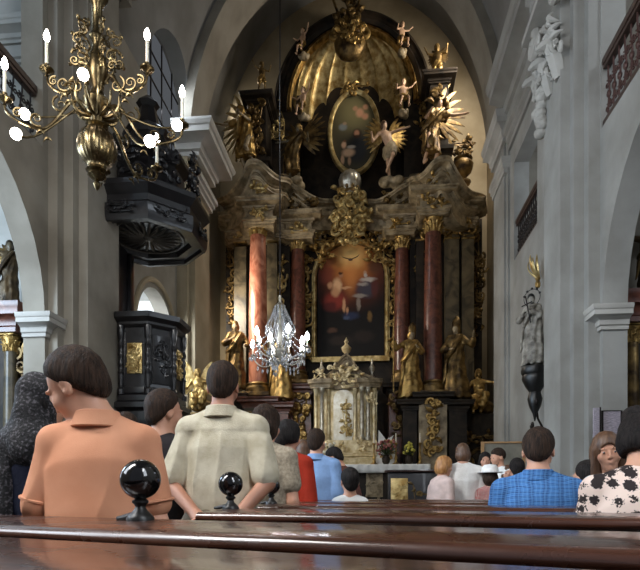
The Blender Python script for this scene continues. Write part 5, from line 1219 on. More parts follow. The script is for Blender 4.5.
# lit door in the middle, swung canopy on top
mb = MB(); mb.prism([(tx(333) + 0.0, tz(440)), (tx(353), tz(440))] + [(((tx(333) + tx(353)) / 2) + (tx(353) - tx(333)) / 2 * math.cos(PI * i / 16), tz(398) + 0.28 * math.sin(PI * i / 16)) for i in range(17)], 'y', 0.2, 0.27); d_ = mb.build('tabernacle_door', mat('silvered_door', srgb(236, 232, 218), 0.3, 0.25, col2=srgb(206, 196, 170), scale=7), tab)
mb = MB(); cxx = tx(346); mb.tube([(cxx, 0.17, tz(436)), (cxx, 0.17, tz(398))], 0.025, 8); mb.tube([(cxx - 0.16, 0.17, tz(408)), (cxx + 0.16, 0.17, tz(408))], 0.022, 8); rocaille(mb, (cxx, 0.19, tz(418)), 0.28, 0.9, 110, 26, 0.05, 0.03); mb.build('gilt_cross', GILT_B, d_)
top = [(315, 385), (320, 378), (327, 375), (333, 371), (338, 363), (342, 357), (346, 354), (350, 357), (354, 363), (359, 371), (365, 375), (372, 378), (378, 385)]
mb = MB(); mb.prism([(tx(a), tz(b) - 0.02) for a, b in top], 'y', 0.15, 0.42); mb.sweep(cprof(0.14, 0.12), [(tx(a), 0.12, tz(b) - 0.10) for a, b in top]); mb.build('swung_canopy', STUCCO, tab)
mb = MB(); rocaille(mb, (tx(346), 0.08, tz(376)), 0.95, 0.6, 111, 46, 0.14, 0.035); mb.build('canopy_ornament', CREAM, tab)
def finial(p_, yb, h, r, m=CREAM):
    mb = MB(); mb.lathe([(r, 0), (r * .5, h * .08), (r * .35, h * .2), (r * .9, h * .35), (r * 1.1, h * .5), (r * .5, h * .62), (r * .3, h * .7), (r * .5, h * .78), (r * .2, h * .9), (0, h)], (tx(p_), 0.2, tz(yb)), 14); mb.build('finial', m, tab)
finial(346, 357, 0.62, 0.13); finial(321, 376, 0.55, 0.08, SILVER); finial(372, 376, 0.55, 0.08, SILVER); finial(314, 386, 0.4, 0.07)
for k, (p_, y_) in enumerate(((319, 375), (373, 400), (320, 446), (365, 446), (340, 447))):
    mb = MB(); rocaille(mb, (tx(p_), -0.1, tz(y_)), 0.32, 0.3, 120 + k, 12, 0.08, 0.03); mb.build('scroll_ornament', CREAM, tab)
# reliquary, flowers, candlesticks on the table
def on_table(px, Y=14.75): return Vector((Xp(px, Y), Y, TZ + 0.002))
mb = MB(); mb.prism([(-0.30, 0), (0.30, 0), (0.26, 0.5), (0.12, 0.62), (0.20, 0.80), (0, 0.68), (-0.2, 0.95), (-0.22, 0.5)], 'y', -0.08, 0.08); rq = build_at(mb, 'reliquary', WHITE_C, on_table(386, 15.1), ang=20); tag(rq, 'white reliquary shrine with gilt scrolls behind the dark red flowers', 'reliquary')
mb = MB(); rocaille(mb, (0, -0.085, 0.42), 0.4, 0.55, 130, 26, 0.04, 0.025); mb.build('gilt_scrolls', GILT, rq)
def bouquet(px, label, seed, m1, h, rr, Y=14.75):
    rnd = random.Random(seed); mb = MB(); mb.lathe([(0.06, 0), (0.10, 0.06), (0.11, 0.16), (0.07, 0.22), (0.09, 0.25)], (0, 0, 0), 14)
    o = build_at(mb, 'flower_vase', MARBLE_D, on_table(px, Y)); tag(o, label, 'flowers')
    mb = MB(); mf = MB()
    for i in range(60):
        a = rnd.uniform(0, 6.28); e = rnd.uniform(0.1, 1.4); L = rnd.uniform(.5, 1) * rr; d = Vector((math.cos(a) * math.cos(e), math.sin(a) * math.cos(e) * .7, math.sin(e) * h / rr * 0.9)); b = Vector((0, 0, 0.24))
        t = b + d * L; mb.tube(bez(b, b + d * L * .4, b + d * L * .8, t, 5), [.006, .008, .02, .022, .003], 5, 0.4)
        if i % 2 == 0:
            for q in range(3): mf.ball(t + Vector((rnd.uniform(-.02, .02), rnd.uniform(-.02, .02), rnd.uniform(-.02, .02))), rnd.uniform(.022, .038), 7, 5)
    mb.build('leaves', MATS['leaf_green'], o); mf.build('blossoms', m1, o); return o
mat('leaf_green', srgb(66, 78, 40), 0.6, col2=srgb(38, 50, 26), scale=12)
bouquet(386, 'vase of dark red flowers on the white altar cloth', 5, mat('petal_red', srgb(122, 44, 50), 0.6, col2=srgb(176, 120, 110), scale=10), 0.5, 0.42)
bouquet(409, 'small vase of yellow green sprigs near the end of the altar cloth', 8, mat('petal_yellow', srgb(178, 170, 70), 0.6), 0.4, 0.2)
bouquet(332, 'vase of small white blossoms before the tabernacle door', 9, mat('petal_white', srgb(226, 222, 206), 0.6), 0.42, 0.3)
def candlestick(px, Y, label, h):
    mb = MB(); mb.lathe([(0.10, 0), (0.10, 0.03), (0.05, 0.06), (0.03, 0.12), (0.05, 0.18), (0.025, 0.24), (0.022, h * .6), (0.04, h * .64), (0.06, h * .68), (0.02, h * .70)], (0, 0, 0), 14); o = build_at(mb, 'candlestick', GILT, on_table(px, Y)); tag(o, label, 'candlestick', 'altar candlesticks')
    MB().lathe([(0.017, h * .70), (0.016, h)], (0, 0, 0), 10).build('candle', WAX, o)
for px, lab in ((396, 'gilded candlestick beside the white reliquary on the altar table'), (420, 'gilded candlestick at the far end of the white altar cloth'), (374, 'gilded candlestick between the tabernacle and the white reliquary')): candlestick(px, 14.95, lab, 0.85)
# dark credence bench with gilt panel, framed board
Y = 9.2; ks = empty('prayer_desk', (Xp(414, Y), Y, 0)); tag(ks, 'dark carved wooden prayer desk with a gilt front panel before the altar table', 'prayer desk')
wz = Zp(470, Y)
mb = MB(); mb.rbox((-0.42, 0, 0.02), (0.42, 0.4, wz - 0.04), 0.01); mb.build('desk_body', EBONY, ks)
mb = MB(); mb.rbox((-0.48, -0.06, wz - 0.04), (0.48, 0.46, wz), 0.012); mb.build('desk_top', PEW_D, ks)
mb = MB(); mb.rbox((-0.38, -0.02, 0.55), (-0.10, 0.0, wz - 0.14), 0.004); rocaille(mb, (-0.24, -0.02, (wz + 0.41) / 2), 0.24, 0.5, 140, 16, 0.02, 0.015); mb.build('gilt_panel', GILT_B, ks)
mb = MB(); rocaille(mb, (0.16, 0.0, wz * 0.6), 0.4, 0.7, 141, 30, 0.03, 0.02); mb.build('carved_panel', GILT_D, ks)
Y = 10.4; fb_ = empty('framed_board', (Xp(503, Y), Y, 0)); tag(fb_, 'pale wood framed board standing behind the people by the white pier', 'board')
mb = MB(); z1 = Zp(444, Y); mb.box((-0.36, 0, 0.85), (0.36, 0.02, z1)); mb.build('board_panel', mat('board_grey', srgb(140, 134, 120), 0.6, col2=srgb(112, 108, 96), scale=5), fb_)
mb = MB(); framed(mb, [(-0.36, 0.85), (-0.36, z1), (0.36, z1), (0.36, 0.85)], [(-0.02, -0.03), (-0.02, 0.03), (0.04, 0.03), (0.04, -0.03)], True); mb.tube([(0, 0.0, 0.85), (0, 0.02, z1)], 0.012, 6); mb.build('wood_frame', mat('frame_oak', srgb(176, 136, 92), 0.5), fb_)
for sx in (-0.34, 0.34): MB().rbox((sx - 0.025, -0.01, 0.0), (sx + 0.025, 0.04, 0.85), 0.005).build('leg', MATS['frame_oak'], fb_)

# ------------------------------------------------------------------ pulpit
PC = Vector((-3.86, 9.2, 0))
pu = empty('pulpit', (XL + 0.02, PC.y, 0)); tag(pu, 'black carved pulpit with gilded relief panels on its basket', 'pulpit')
def pp(mb, name, m, parent=None, ang=30):
    mb.v = [tuple(Vector(v) + PC - Vector((XL + 0.02, PC.y, 0))) for v in mb.v]; return mb.build(name, m, parent or pu, ang)
def octo(mb, prof, rot=PI / 8, n=8):
    vs = []; fs = []
    for r, z in prof:
        for k in range(n): a = rot + 2 * PI * k / n; vs.append((r * math.cos(a), r * math.sin(a), z))
    for j in range(len(prof) - 1):
        for k in range(n): fs.append((j * n + k, j * n + (k + 1) % n, (j + 1) * n + (k + 1) % n, (j + 1) * n + k))
    fs += [tuple(range(n))[::-1], tuple(range((len(prof) - 1) * n, len(prof) * n))]
    return mb.add(vs, fs)
PR = 0.66
mb = MB(); octo(mb, [(PR * .86, 2.62), (PR * .86, 3.86)]); pp(mb, 'basket_body', EBONY)
mb = MB(); octo(mb, [(PR * .9, 2.40), (PR * 1.08, 2.46), (PR * 1.08, 2.54), (PR * .98, 2.58), (PR * .98, 2.66), (PR * .9, 2.70)]); octo(mb, [(PR * .88, 2.24), (PR * .95, 2.30), (PR * .95, 2.40), (PR * .88, 2.44)]); pp(mb, 'basket_base', EBONY)
mb = MB(); octo(mb, [(PR * .9, 3.78), (PR * .96, 3.82), (PR * .96, 3.86), (PR * 1.08, 3.92), (PR * 1.1, 4.0), (PR * .9, 4.02)]); pp(mb, 'handrail', EBONY)
mb = MB(); octo(mb, [(0.10, 1.2), (0.18, 1.35), (0.30, 1.6), (0.52, 1.95), (PR * .95, 2.22), (PR * .95, 2.3)]); mb.lathe([(0.2, 0.0), (0.2, 0.12), (0.13, 0.2), (0.11, 1.0), (0.16, 1.15), (0.12, 1.25)], (0, 0, 0), 16); pp(mb, 'support_stem', EBONY)
ap_ = PR * .86 * math.cos(PI / 8)
for k in range(8):
    a = 2 * PI * k / 8                                          # face centre direction
    M = Matrix.Rotation(a + PI / 2, 4, 'Z')
    c = Vector((math.cos(a), math.sin(a), 0)) * ap_
    if c.x < -0.4: continue
    g = k in (6, 0)
    mb = MB(); mb.rbox((-0.15, -0.03, 2.86), (0.15, 0.0, 3.66), 0.008)
    if g: mb = MB(); mb.rbox((-0.125, -0.028, 3.02), (0.125, 0.0, 3.52), 0.006); rocaille(mb, (0, -0.03, 3.27), 0.19, 0.42, 150 + k, 34, 0.03, 0.016)
    else: rocaille(mb, (0, -0.03, 3.26), 0.22, 0.6, 150 + k, 16, 0.03, 0.018)
    mb.v = [tuple((M @ Vector(v)) + c) for v in mb.v]; pp(mb, 'relief_panel', GILT_B if g else EBONY)
    mb = MB(); mb.rbox((-0.17, -0.04, 2.70), (0.17, 0.0, 2.80), 0.008); mb.rbox((-0.2, -0.02, 2.84), (-0.16, 0, 3.7), 0.004); mb.rbox((0.16, -0.02, 2.84), (0.2, 0, 3.7), 0.004); mb.v = [tuple((M @ Vector(v)) + c) for v in mb.v]; pp(mb, 'panel_moulding', EBONY)
    a2 = a + PI / 8; v2 = Vector((math.cos(a2), math.sin(a2), 0)) * PR * .90
    if v2.x > -0.45:
        mb = MB(); mb.lathe([(0.06, 2.68), (0.06, 2.76), (0.035, 2.8), (0.045, 3.0)] + [(0.042 + 0.010 * math.sin(i * 1.7), 3.0 + i * 0.04) for i in range(16)] + [(0.055, 3.66), (0.06, 3.74), (0.06, 3.80)], (v2.x, v2.y, 0), 12); pp(mb, 'corner_column', EBONY)
# back board between basket and canopy
mb = MB(); mb.rbox((XL + 0.03 - PC.x, -0.42, 2.3), (XL + 0.17 - PC.x, 0.55, 5.45), 0.01)
for s in (-1, 1): mb.rbox((XL + 0.16 - PC.x, 0.07 + s * 0.4 - 0.07, 3.9), (XL + 0.24 - PC.x, 0.07 + s * 0.4 + 0.07, 5.4), 0.01)
pp(mb, 'back_board', EBONY)
# sounding board
cn = empty('pulpit_canopy', (XL + 0.02, PC.y, 5.3)); tag(cn, 'black octagonal sounding board with carved rosette underneath, above the pulpit basket', 'pulpit canopy')
def cp(mb, name, m, parent=None, ang=30):
    mb.v = [tuple(Vector(v) + PC - Vector((XL + 0.02, PC.y, 5.3))) for v in mb.v]; return mb.build(name, m, parent or cn, ang)
CRR = 0.98
mb = MB(); octo(mb, [(0.70, 5.50), (0.74, 5.42), (0.90, 5.42), (0.92, 5.36), (CRR, 5.36), (CRR * 1.03, 5.44), (CRR * 1.03, 5.62), (CRR * .96, 5.68), (CRR * .96, 5.78), (CRR * 1.08, 5.90), (CRR * 1.08, 5.98), (CRR * .86, 6.06), (0.1, 6.1)]); cp(mb, 'canopy_body', EBONY)
mb = MB(); octo(mb, [(CRR * .80, 6.04), (CRR * .80, 6.12), (CRR * .66, 6.2), (CRR * .62, 6.55), (CRR * .74, 6.66), (CRR * .74, 6.74), (CRR * .5, 6.84), (CRR * .36, 7.15), (CRR * .42, 7.25), (0.2, 7.4), (0.14, 7.7), (0.2, 7.78), (0.02, 7.95)]); cp(mb, 'upper_tier', EBONY)
mb = MB()
for k in range(24):
    a = 2 * PI * k / 24; d = Vector((math.cos(a), math.sin(a), 0)); q = Vector((-d.y, d.x, 0))
    mb.tube([d * 0.06 + Vector((0, 0, 5.475)), d * 0.22 + q * 0.03 + Vector((0, 0, 5.45)), d * 0.40 + q * 0.08 + Vector((0, 0, 5.455)), d * 0.54 + q * 0.10 + Vector((0, 0, 5.48))], [.010, .022, .026, .008], 6)
mb.ball((0, 0, 5.47), (0.09, 0.09, 0.05), 14, 8); mb.tube([Vector((0.60 * math.cos(2 * PI * i / 40), 0.60 * math.sin(2 * PI * i / 40), 5.48)) for i in range(41)], 0.022, 6); cp(mb, 'underside_rosette', mat('dull_gilt_rosette', srgb(84, 80, 74), 0.4, 0.3))
for k in range(8):
    a = 2 * PI * k / 8; d = Vector((math.cos(a), math.sin(a), 0)) * CRR * .95
    if d.x < -0.5: continue
    M = Matrix.Translation(d) @ Matrix.Rotation(a + PI / 2, 4, 'Z'); mb = MB(); tmp = MB(); rocaille(tmp, (0, -0.03, 5.53), 0.5, 0.16, 170 + k, 12, 0.03, 0.02); mb.v = [tuple(M @ Vector(v)) for v in tmp.v]; mb.f = tmp.f; cp(mb, 'carved_frieze', EBONY)
    tmp = MB(); mb = MB(); rocaille(tmp, (0, 0.16, 6.42), 0.46, 0.6, 180 + k, 18, 0.10, 0.04); mb.v = [tuple(M @ Vector(v)) for v in tmp.v]; mb.f = tmp.f; cp(mb, 'carved_crest', EBONY)
mb = MB(); mb.box((XL + 0.03 - PC.x, -0.3, 5.6), (-0.4, 0.3, 6.0)); cp(mb, 'wall_bracket', EBONY)

# ------------------------------------------------------------------ gallery railings
def railing(name_label, x, y0, y1, z0, z1, n, m, seed):
    o = empty('gallery_railing', (x, (y0 + y1) / 2, z0)); tag(o, name_label, 'railing'); L = (y1 - y0) / 2; h = z1 - z0
    mb = MB(); mb.rbox((-0.06, -L, h - 0.09), (0.06, L, h), 0.015); mb.rbox((-0.045, -L, h - 0.14), (0.045, L, h - 0.09), 0.01); mb.build('handrail', RAILWOOD, o)
    MB().rbox((-0.05, -L, 0.0), (0.05, L, 0.08), 0.01).build('bottom_rail', RAILWOOD, o)
    mb = MB(); hb = h - 0.2
    mb.tube([(0, 0, 0)] + [(0, 0.02 * math.sin(i * .9), hb * i / 10) for i in range(1, 11)], 0.014, 6)
    for sg, zc in ((1, 0.22), (-1, 0.22), (1, 0.66), (-1, 0.66)): mb.tube(spiral((0, sg * 0.055, hb * zc), 0.06, 1.3, PI / 2, sg, 14, .18, 'yz'), 0.010, 5)
    mb.ball((0, 0, hb * .45), (0.03, 0.04, 0.05), 8, 6); me = mb.mesh('baluster')
    for i in range(n):
        b = link_mesh('baluster', me, m, o); b.location = (0, -L + (i + .5) * 2 * L / n, 0.07)
    return o
railing('dark parapet railing of the gallery behind the brass chandelier', XL - 0.12, 2.92, 7.28, 5.93, 6.75, 24, IRON, 1)
railing('reddish iron railing of the high gallery over the chapel arch with the dark side altar', XR + 0.06, 3.22, 7.78, 6.03, 6.95, 28, mat('rust_iron', srgb(78, 52, 46), 0.5, 0.4), 2)
railing('iron railing of the small oratory opening above the gilded wall ornament', XR + 0.08, 10.72, 12.38, 6.16, 7.02, 12, IRON, 3)

# ------------------------------------------------------------------ things on the white pier
cap_ = MB()
acx, acy, acz = XR - 0.40, 8.98, 6.85
oc = empty('pilaster_capital', (acx, acy, acz)); tag(oc, 'white stucco capital with volute and hanging leaves high on the pale pilaster', 'capital')
mb = MB()
for k, y in enumerate((-0.35, 0.0, 0.35)):
    mb.tube(bez((0.0, y - 0.4, 0.2), (-0.1, y - 0.4, 0.7), (-0.16, y - 0.4, 0.8), (-0.34, y - 0.4, 0.62), 8), [.08, .11, .11, .10, .09, .08, .06, .02], 6)
rocaille(cap_, (0, 0, 0), 1.0, 0.85, 200, 60, 0.18, 0.036)
Mr = Matrix.Translation((-0.02, -0.45, 0.75)) @ Matrix.Rotation(-PI / 2, 4, 'Z'); mb.v += []
tmp = MB(); tmp.v = [tuple(Mr @ Vector(v)) for v in cap_.v]; tmp.f = cap_.f
tmp.build('leaf_carving', PLASTER_C, oc)
for y in (-0.95, 0.08): mb.tube(spiral((-0.12, y, 1.32), 0.22, 2, PI / 2, 1, 26, .16, 'yz', -0.04), [0.075 - 0.0015 * i for i in range(26)], 8)
mb.box((-0.26, -1.2, 1.5), (0.3, 0.3, 1.6)); mb.build('volutes', PLASTER_C, oc)
mb = MB(); rnd = random.Random(4)
for i in range(8): mb.ball((-0.06 - 0.05 * rnd.random(), -0.1 + rnd.uniform(-.14, .14) * (1 - i / 10), 0.42 - i * 0.08), (0.10, 0.11, 0.08), 8, 6)
mb.build('hanging_garland', PLASTER_C, oc)
mb = MB(); rnd = random.Random(7); base = Vector((XR - 0.10, 10.22, Zp(279, 10.2, 540)))
for k in range(9):
    a = R(-30 + 26 * k); L = 0.26
    xx = -0.16 * abs(math.sin(k * 1.3)); mb.tube(bez((0, 0, 0), (xx * .5 - 0.03, 0.06 * math.cos(a), 0.10), (xx - 0.05, 0.16 * math.cos(a), 0.22 + 0.08 * math.sin(a)), (xx, 0.12 * math.cos(a * .7), 0.38 + 0.1 * math.sin(a)), 8), [.015, .03, .035, .035, .03, .025, .018, .004], 6, 0.5)
gp = build_at(mb, 'wall_ornament', GILT_B, base); tag(gp, 'small gilded leaf spray fixed to the white wall above the saint on a bracket', 'wall ornament')
mb = MB(); mb.lathe([(0.0, -0.16), (0.04, -0.14), (0.05, -0.08), (0.03, -0.02), (0.05, 0.02)], (-0.03, 0, 0), 12); mb.build('ornament_knob', GILT, gp)
WS = Vector((XR - 0.27, 9.98, Zp(367, 9.98, 532)))
f_ws = Fig(1.30, girth=1.15, lean=(0.03, 0.0), head=(25, -12, 10), armL=((-0.10, 0.12, -0.24), (0.16, 0.14, 0.14)), armR=((0.16, 0.06, -0.24), (-0.20, 0.16, 0.08)), fingers=False)
def halo(o, f):
    mb = MB(); c = Vector(f.H3(0, 0, 0.0)) * f.s; rr = 0.155 * f.s * 1.3
    mb.tube([c + Vector((rr * math.cos(2 * PI * i / 24), -0.02, rr * math.sin(2 * PI * i / 24) + 0.03)) for i in range(25)], 0.007, 6)
    for i in range(5): a = PI * (0.1 + 0.2 * i); mb.ball(c + Vector((rr * math.cos(a), -0.02, rr * math.sin(a) + 0.04)), 0.022, 8, 6)
    mb.build('halo', BLACK_C, o)
def crossx(o, f):
    mb = MB(); a = Vector(f.wr[0]) * f.s + Vector((0, 0.06, 0)); mb.tube([a + Vector((-0.04, 0.02, -0.25)), a + Vector((0.05, 0.02, 0.22))], 0.012, 6); mb.tube([a + Vector((-0.07, 0.02, 0.10)), a + Vector((0.12, 0.02, 0.06))], 0.011, 6); mb.build('crucifix', IRON, o)
statue('saint_statue', 'stone robed saint with a star ring on a black bracket on the white wall', 'statue', f_ws, WS, FACE - 0.75, STONE_S, STONE_S, dict(sleeve=1.7, flare=0.09, folds=0.018), h=0.02, parts=[halo, crossx], hair_m=BLACK_C, hair='beard')
mb = MB(); prof = [(0.01, 0.0), (0.28, 0.0), (0.30, 0.08), (0.26, 0.14), (0.28, 0.2), (0.20, 0.34), (0.12, 0.44), (0.16, 0.56), (0.12, 0.70), (0.05, 0.82), (0.01, 0.95)]
mb.lathe([(b * 0.78, -a) for b, a in prof], (0, 0, 0), 18, 6, 0.06); br = build_at(mb, 'wall_bracket', BLACK_C, WS + Vector((0.02, 0, -0.005))); tag(br, 'black scrolled wall bracket carrying the stone saint', 'bracket')
mb = MB(); mb.tube(spiral((0, 0, -0.62), 0.14, 1.5, 0, 1, 20, .15, 'yz'), [0.05 - 0.001 * i for i in range(20)], 8); mb.tube(spiral((-0.05, -0.02, -1.02), 0.09, 1.4, 0, -1, 18, .15, 'yz'), 0.018, 6); mb.tube([(0.2, 0, -1.2), (0.05, 0, -0.9), (0.02, 0, -0.6)], 0.02, 6); mb.build('iron_scroll', IRON, br)
# notice board on the chapel jamb
NB = Vector((atx(606, 430, 0.1).x, 0, 0)); Yj = 7.735
bx0, bx1 = at(602, 0, Yj).x, at(621, 0, Yj).x; bz0, bz1 = at(606, 452, Yj).z, at(606, 411, Yj).z
NOTE = mat('notice_sheet', srgb(168, 160, 168), 0.7, col2=srgb(126, 118, 128), scale=26, stretch=(1, 1, 7), detail=2)
nb = empty('notice_board', ((bx0 + bx1) / 2, Yj, bz0)); tag(nb, 'grey lilac notice board hanging on the chapel jamb above the girl', 'notice board')
W2 = (bx1 - bx0) / 2; H2 = bz1 - bz0
MB().box((-W2, -0.012, 0), (W2, 0.0, H2)).build('notice_sheet', NOTE, nb, 0)
mb = MB(); framed(mb, [(-W2, 0), (-W2, H2), (W2, H2), (W2, 0)], [(-0.012, 0.0), (-0.012, 0.02), (0.012, 0.02), (0.012, 0.0)], True); mb.build('board_frame', IRON, nb)
fx = at(597, 0, 7.70).x; mb = MB(); mb.rbox((fx - 0.045, 7.69, 1.3), (fx + 0.045, 7.73, bz1 + 0.04), 0.006); fr = mb.build('notice_sign', NOTE); tag(fr, 'narrow upright strip of notices beside the grey lilac board', 'notice board')
mb = MB(); mb.box((fx + 0.03, 7.685, 1.3), (fx + 0.047, 7.70, bz1 + 0.045)); mb.build('strip_edge', IRON, fr)

# ------------------------------------------------------------------ side altars in the chapels
def side_altar(label, x, y, mirror, rich):
    o = empty('side_altar', (x, y, 0), 0); tag(o, label, 'side altar')
    mb = MB(); mb.rbox((-1.0, -0.35, 0.0), (1.0, 0.0, 1.1), 0.01); mb.sweep(cprof(0.12, 0.08), [(-1.0, 0, 1.0), (-1.0, -0.35, 1.0), (1.0, -0.35, 1.0), (1.0, 0, 1.0)]); mb.build('altar_block', MARBLE_D, o)
    mb = MB(); mb.box((-0.95, -0.12, 1.1), (0.95, 0.0, 3.7)); mb.build('altar_back', MARBLE_D, o)
    GI = GILT_D
    for sx in (-0.78, 0.78):
        mb = MB(); mb.box((sx - 0.15, -0.32, 1.1), (sx + 0.15, -0.05, 1.35)); mb.lathe([(0.13, 1.35), (0.14, 1.38), (0.11, 1.44), (0.105, 2.2), (0.09, 3.2)], (sx, -0.2, 0), 18); c = mb.build('column', MARBLE_G if rich else GILT_D, o)
        mb = MB(); acanthus_cap(mb, (sx, -0.2, 3.2), 0.10, 0.26); mb.build('capital', GILT, c)
    P = [(-0.95, 0, 3.46), (-0.95, -0.36, 3.46), (-0.58, -0.36, 3.46), (-0.58, -0.14, 3.46), (0.58, -0.14, 3.46), (0.58, -0.36, 3.46), (0.95, -0.36, 3.46), (0.95, 0, 3.46)]
    mb = MB(); mb.sweep(cprof(0.42, 0.14), P); mb.prism([(p[0], p[1]) for p in P], 'z', 3.47, 3.86); mb.build('entablature', MARBLE_RD, o)
    mb = MB(); mb.prism([(-0.5, 1.25), (0.5, 1.25)] + [(0.5 * math.cos(PI * i / 16), 2.7 + 0.5 * math.sin(PI * i / 16)) for i in range(17)], 'y', -0.16, -0.12); mb.build('altar_picture', painting_mat('side_painting_' + ('l' if x < 0 else 'r'), srgb(52, 40, 30), [(0, 2.5, .3, .3, srgb(140, 96, 60), .8), (0.1, 2.0, .2, .4, srgb(90, 50, 44), .8)]), o)
    for sx in (-0.97, 0.97):
        mb = MB(); rocaille(mb, (sx, -0.1, 2.4), 0.22, 1.9, 210 + int(sx * 10) + (5 if x > 0 else 0), 24, 0.1, 0.04); mb.build('edge_carving', GILT_D, o)
    return o
sa1 = side_altar('side altar with dark red entablature and olive columns inside the bluish chapel arch', -6.22, 8.05, 1, True)
sa2 = side_altar('dark side altar with gilt edge carving inside the chapel arch beside the floral blouse', 4.45, 8.4, -1, False)
DARKGILT = mat('tarnished_gilding', srgb(84, 68, 44), 0.5, 0.5, col2=srgb(38, 30, 22), scale=6, bump=0.3, bscale=24)  # darker gilding tone for the side altar figure
f_sa = Fig(1.0, sh=0.17, girth=1.1, hs=1.15, head=(20, 0, 0), armL=((-0.2, 0.1, -0.16), (0.0, 0.18, 0.12)), armR=((0.24, 0.0, 0.08), (0.06, 0.06, 0.22)), fingers=False)
statue('angel_statue', 'dark carved figure on the entablature of the side altar in the bluish chapel arch', 'statue', f_sa, (-5.46, 7.85, 3.885), FACE + 0.3, MARBLE_G, DARKGILT, dict(sleeve=1.2, flare=0.06), h=0.03, wings=(0, 1), wm=GILT_D, wing_kw=dict(span=0.4, n=7), key='sa')
statue('angel_statue', 'dark carved figure on the side altar beside the white impost', 'statue', f_sa, (3.9, 8.2, 3.885), FACE - 0.3, FLESH, GILT_D, dict(sleeve=1.2, flare=0.06), h=0.03, wings=(0,), wm=GILT_D, wing_kw=dict(span=0.4, n=7), key='sa')

# ------------------------------------------------------------------ chandeliers
CHX = at(97, 100, 4.9); CH0 = Vector((CHX.x, 4.9, at(97, 148, 4.9).z))            # ball centre
s9 = mpp(97, 4.9)
cd = empty('brass_chandelier', CH0); tag(cd, 'large brass chandelier with ribbed ball and curling candle arms before the pilaster', 'chandelier')
mb = MB(); r = 19 * s9
mb.lathe([(0.0, -0.40), (0.02, -0.38), (0.035, -0.34), (0.015, -0.31), (0.05, -0.29), (0.085, -0.265), (0.07, -0.235), (0.10, -0.22), (0.085, -0.19)], (0, 0, 0), 20); mb.build('pendant_drop', BRASS, cd)
mb = MB(); mb.lathe([(0.085, -0.20)] + [(r * math.cos(t), r * 1.08 * math.sin(t)) for t in [R(-62 + 124 * i / 16) for i in range(17)]] + [(0.07, 0.185)], (0, 0, 0), 72, 24, 0.06); mb.build('ribbed_ball', BRASS, cd, 60)
mb = MB(); mb.lathe([(0.06, 0.17), (0.10, 0.20), (0.05, 0.24), (0.07, 0.30), (0.12, 0.36), (0.13, 0.42), (0.08, 0.47), (0.055, 0.54), (0.075, 0.62), (0.10, 0.70), (0.085, 0.82), (0.05, 0.90), (0.045, 0.98), (0.07, 1.02), (0.05, 1.07), (0.05, 1.30), (0.075, 1.36), (0.10, 1.40), (0.06, 1.46), (0.03, 1.52), (0.03, 1.7)], (0, 0, 0), 24); mb.build('stem', BRASS, cd)
ztop = SPR + RISE * math.sqrt(max(0, 1 - ((CH0.x - XC) / HA) ** 2)) - CH0.z - 0.05
MB().tube([(0, 0, 1.68), (0, 0, ztop)], 0.016, 8).build('suspension_rod', BRASS, cd)
# candle set: cup, candle, bulb meshes made once
cup = MB().lathe([(0.0, -0.06), (0.018, -0.05), (0.012, -0.03), (0.03, -0.015), (0.062, 0.0), (0.066, 0.012), (0.03, 0.012), (0.022, 0.03), (0.024, 0.06), (0.018, 0.062)], (0, 0, 0), 16).mesh('drip_cup')
cand = MB().lathe([(0.0145, 0.05), (0.0145, 0.27), (0.010, 0.275)], (0, 0, 0), 12).mesh('candle')
flame = MB().lathe([(0.0, 0.27), (0.014, 0.275), (0.026, 0.30), (0.028, 0.325), (0.018, 0.36), (0.006, 0.385), (0.0, 0.39)], (0, 0, 0), 14).mesh('bulb')
globe = MB().ball((0, 0, 0), 0.048, 16, 12).mesh('bulb')
def arm_mesh(rad, z0, z1, scroll, seed):
    mb = MB(); a = Vector((0.08, 0, z0)); b = Vector((rad, 0, z1))
    pts = bez(a, (rad * 0.35, 0, z0 + 0.22), (rad * 0.42, 0, z1 - 0.30), (rad * 0.72, 0, z1 - 0.20), 14) + bez((rad * 0.72, 0, z1 - 0.20), (rad * 0.92, 0, z1 - 0.16), (rad * 1.0, 0, z1 - 0.12), b + Vector((0, 0, -0.05)), 9)[1:]
    mb.tube(pts, [0.017 - 0.0003 * i for i in range(len(pts))], 8)
    for (cx, cz, rr, a0, dr) in ((rad * .40, z0 - 0.02, 0.085, 1.2, -1), (rad * .66, z1 - 0.12, 0.075, 4.2, 1), (rad * .86, z1 - 0.10, 0.05, 2.0, -1), (rad * .30, z0 + 0.16, 0.05, 0, 1)): mb.tube(spiral((cx, 0, cz), rr, 1.5, a0, dr, 20, .17), [0.012 - 0.0004 * i for i in range(20)], 6)
    for (cx, cz, t) in ((rad * .5, z1 - .3, .5), (rad * .58, z1 - 0.25, 1.2), (rad * .25, z0 + .2, 2.2)): mb.tube(bez((cx, 0, cz), (cx + .03 * math.cos(t), 0, cz + .03), (cx + .05, 0, cz + .05 * math.sin(t)), (cx + .07, 0, cz - .02), 6), [.004, .012, .016, .013, .008, .002], 6)
    return mb.mesh('arm')
lowarm = arm_mesh(0.77, 0.36, 0.30, True, 1); uparm = arm_mesh(0.47, 0.60, 0.72, True, 2)
def add_arm(me, rad, z, ang, bulbme, lit=True):
    a = link_mesh('arm', me, BRASS, cd); a.rotation_euler = (0, 0, ang)
    for nm, m_, mt in (('drip_cup', cup, BRASS), ('candle', cand, WAX), ('bulb', bulbme, BULB)):
        if nm == 'bulb' and not lit: mt = WAX
        p = link_mesh(nm, m_, mt, a); p.location = (rad, 0, z)
    return a
for a_, l_ in ((16, 1), (201, 1)): add_arm(lowarm, 0.77, 0.30, R(a_), flame, bool(l_))
for a_, l_ in ((4, 1), (185, 1)): add_arm(uparm, 0.47, 0.72, R(a_), flame, bool(l_))
for a_ in (68, 112):
    o_ = add_arm(lowarm, 0.77, 0.30, R(a_), flame); o_.location = (0, 0, -0.10)
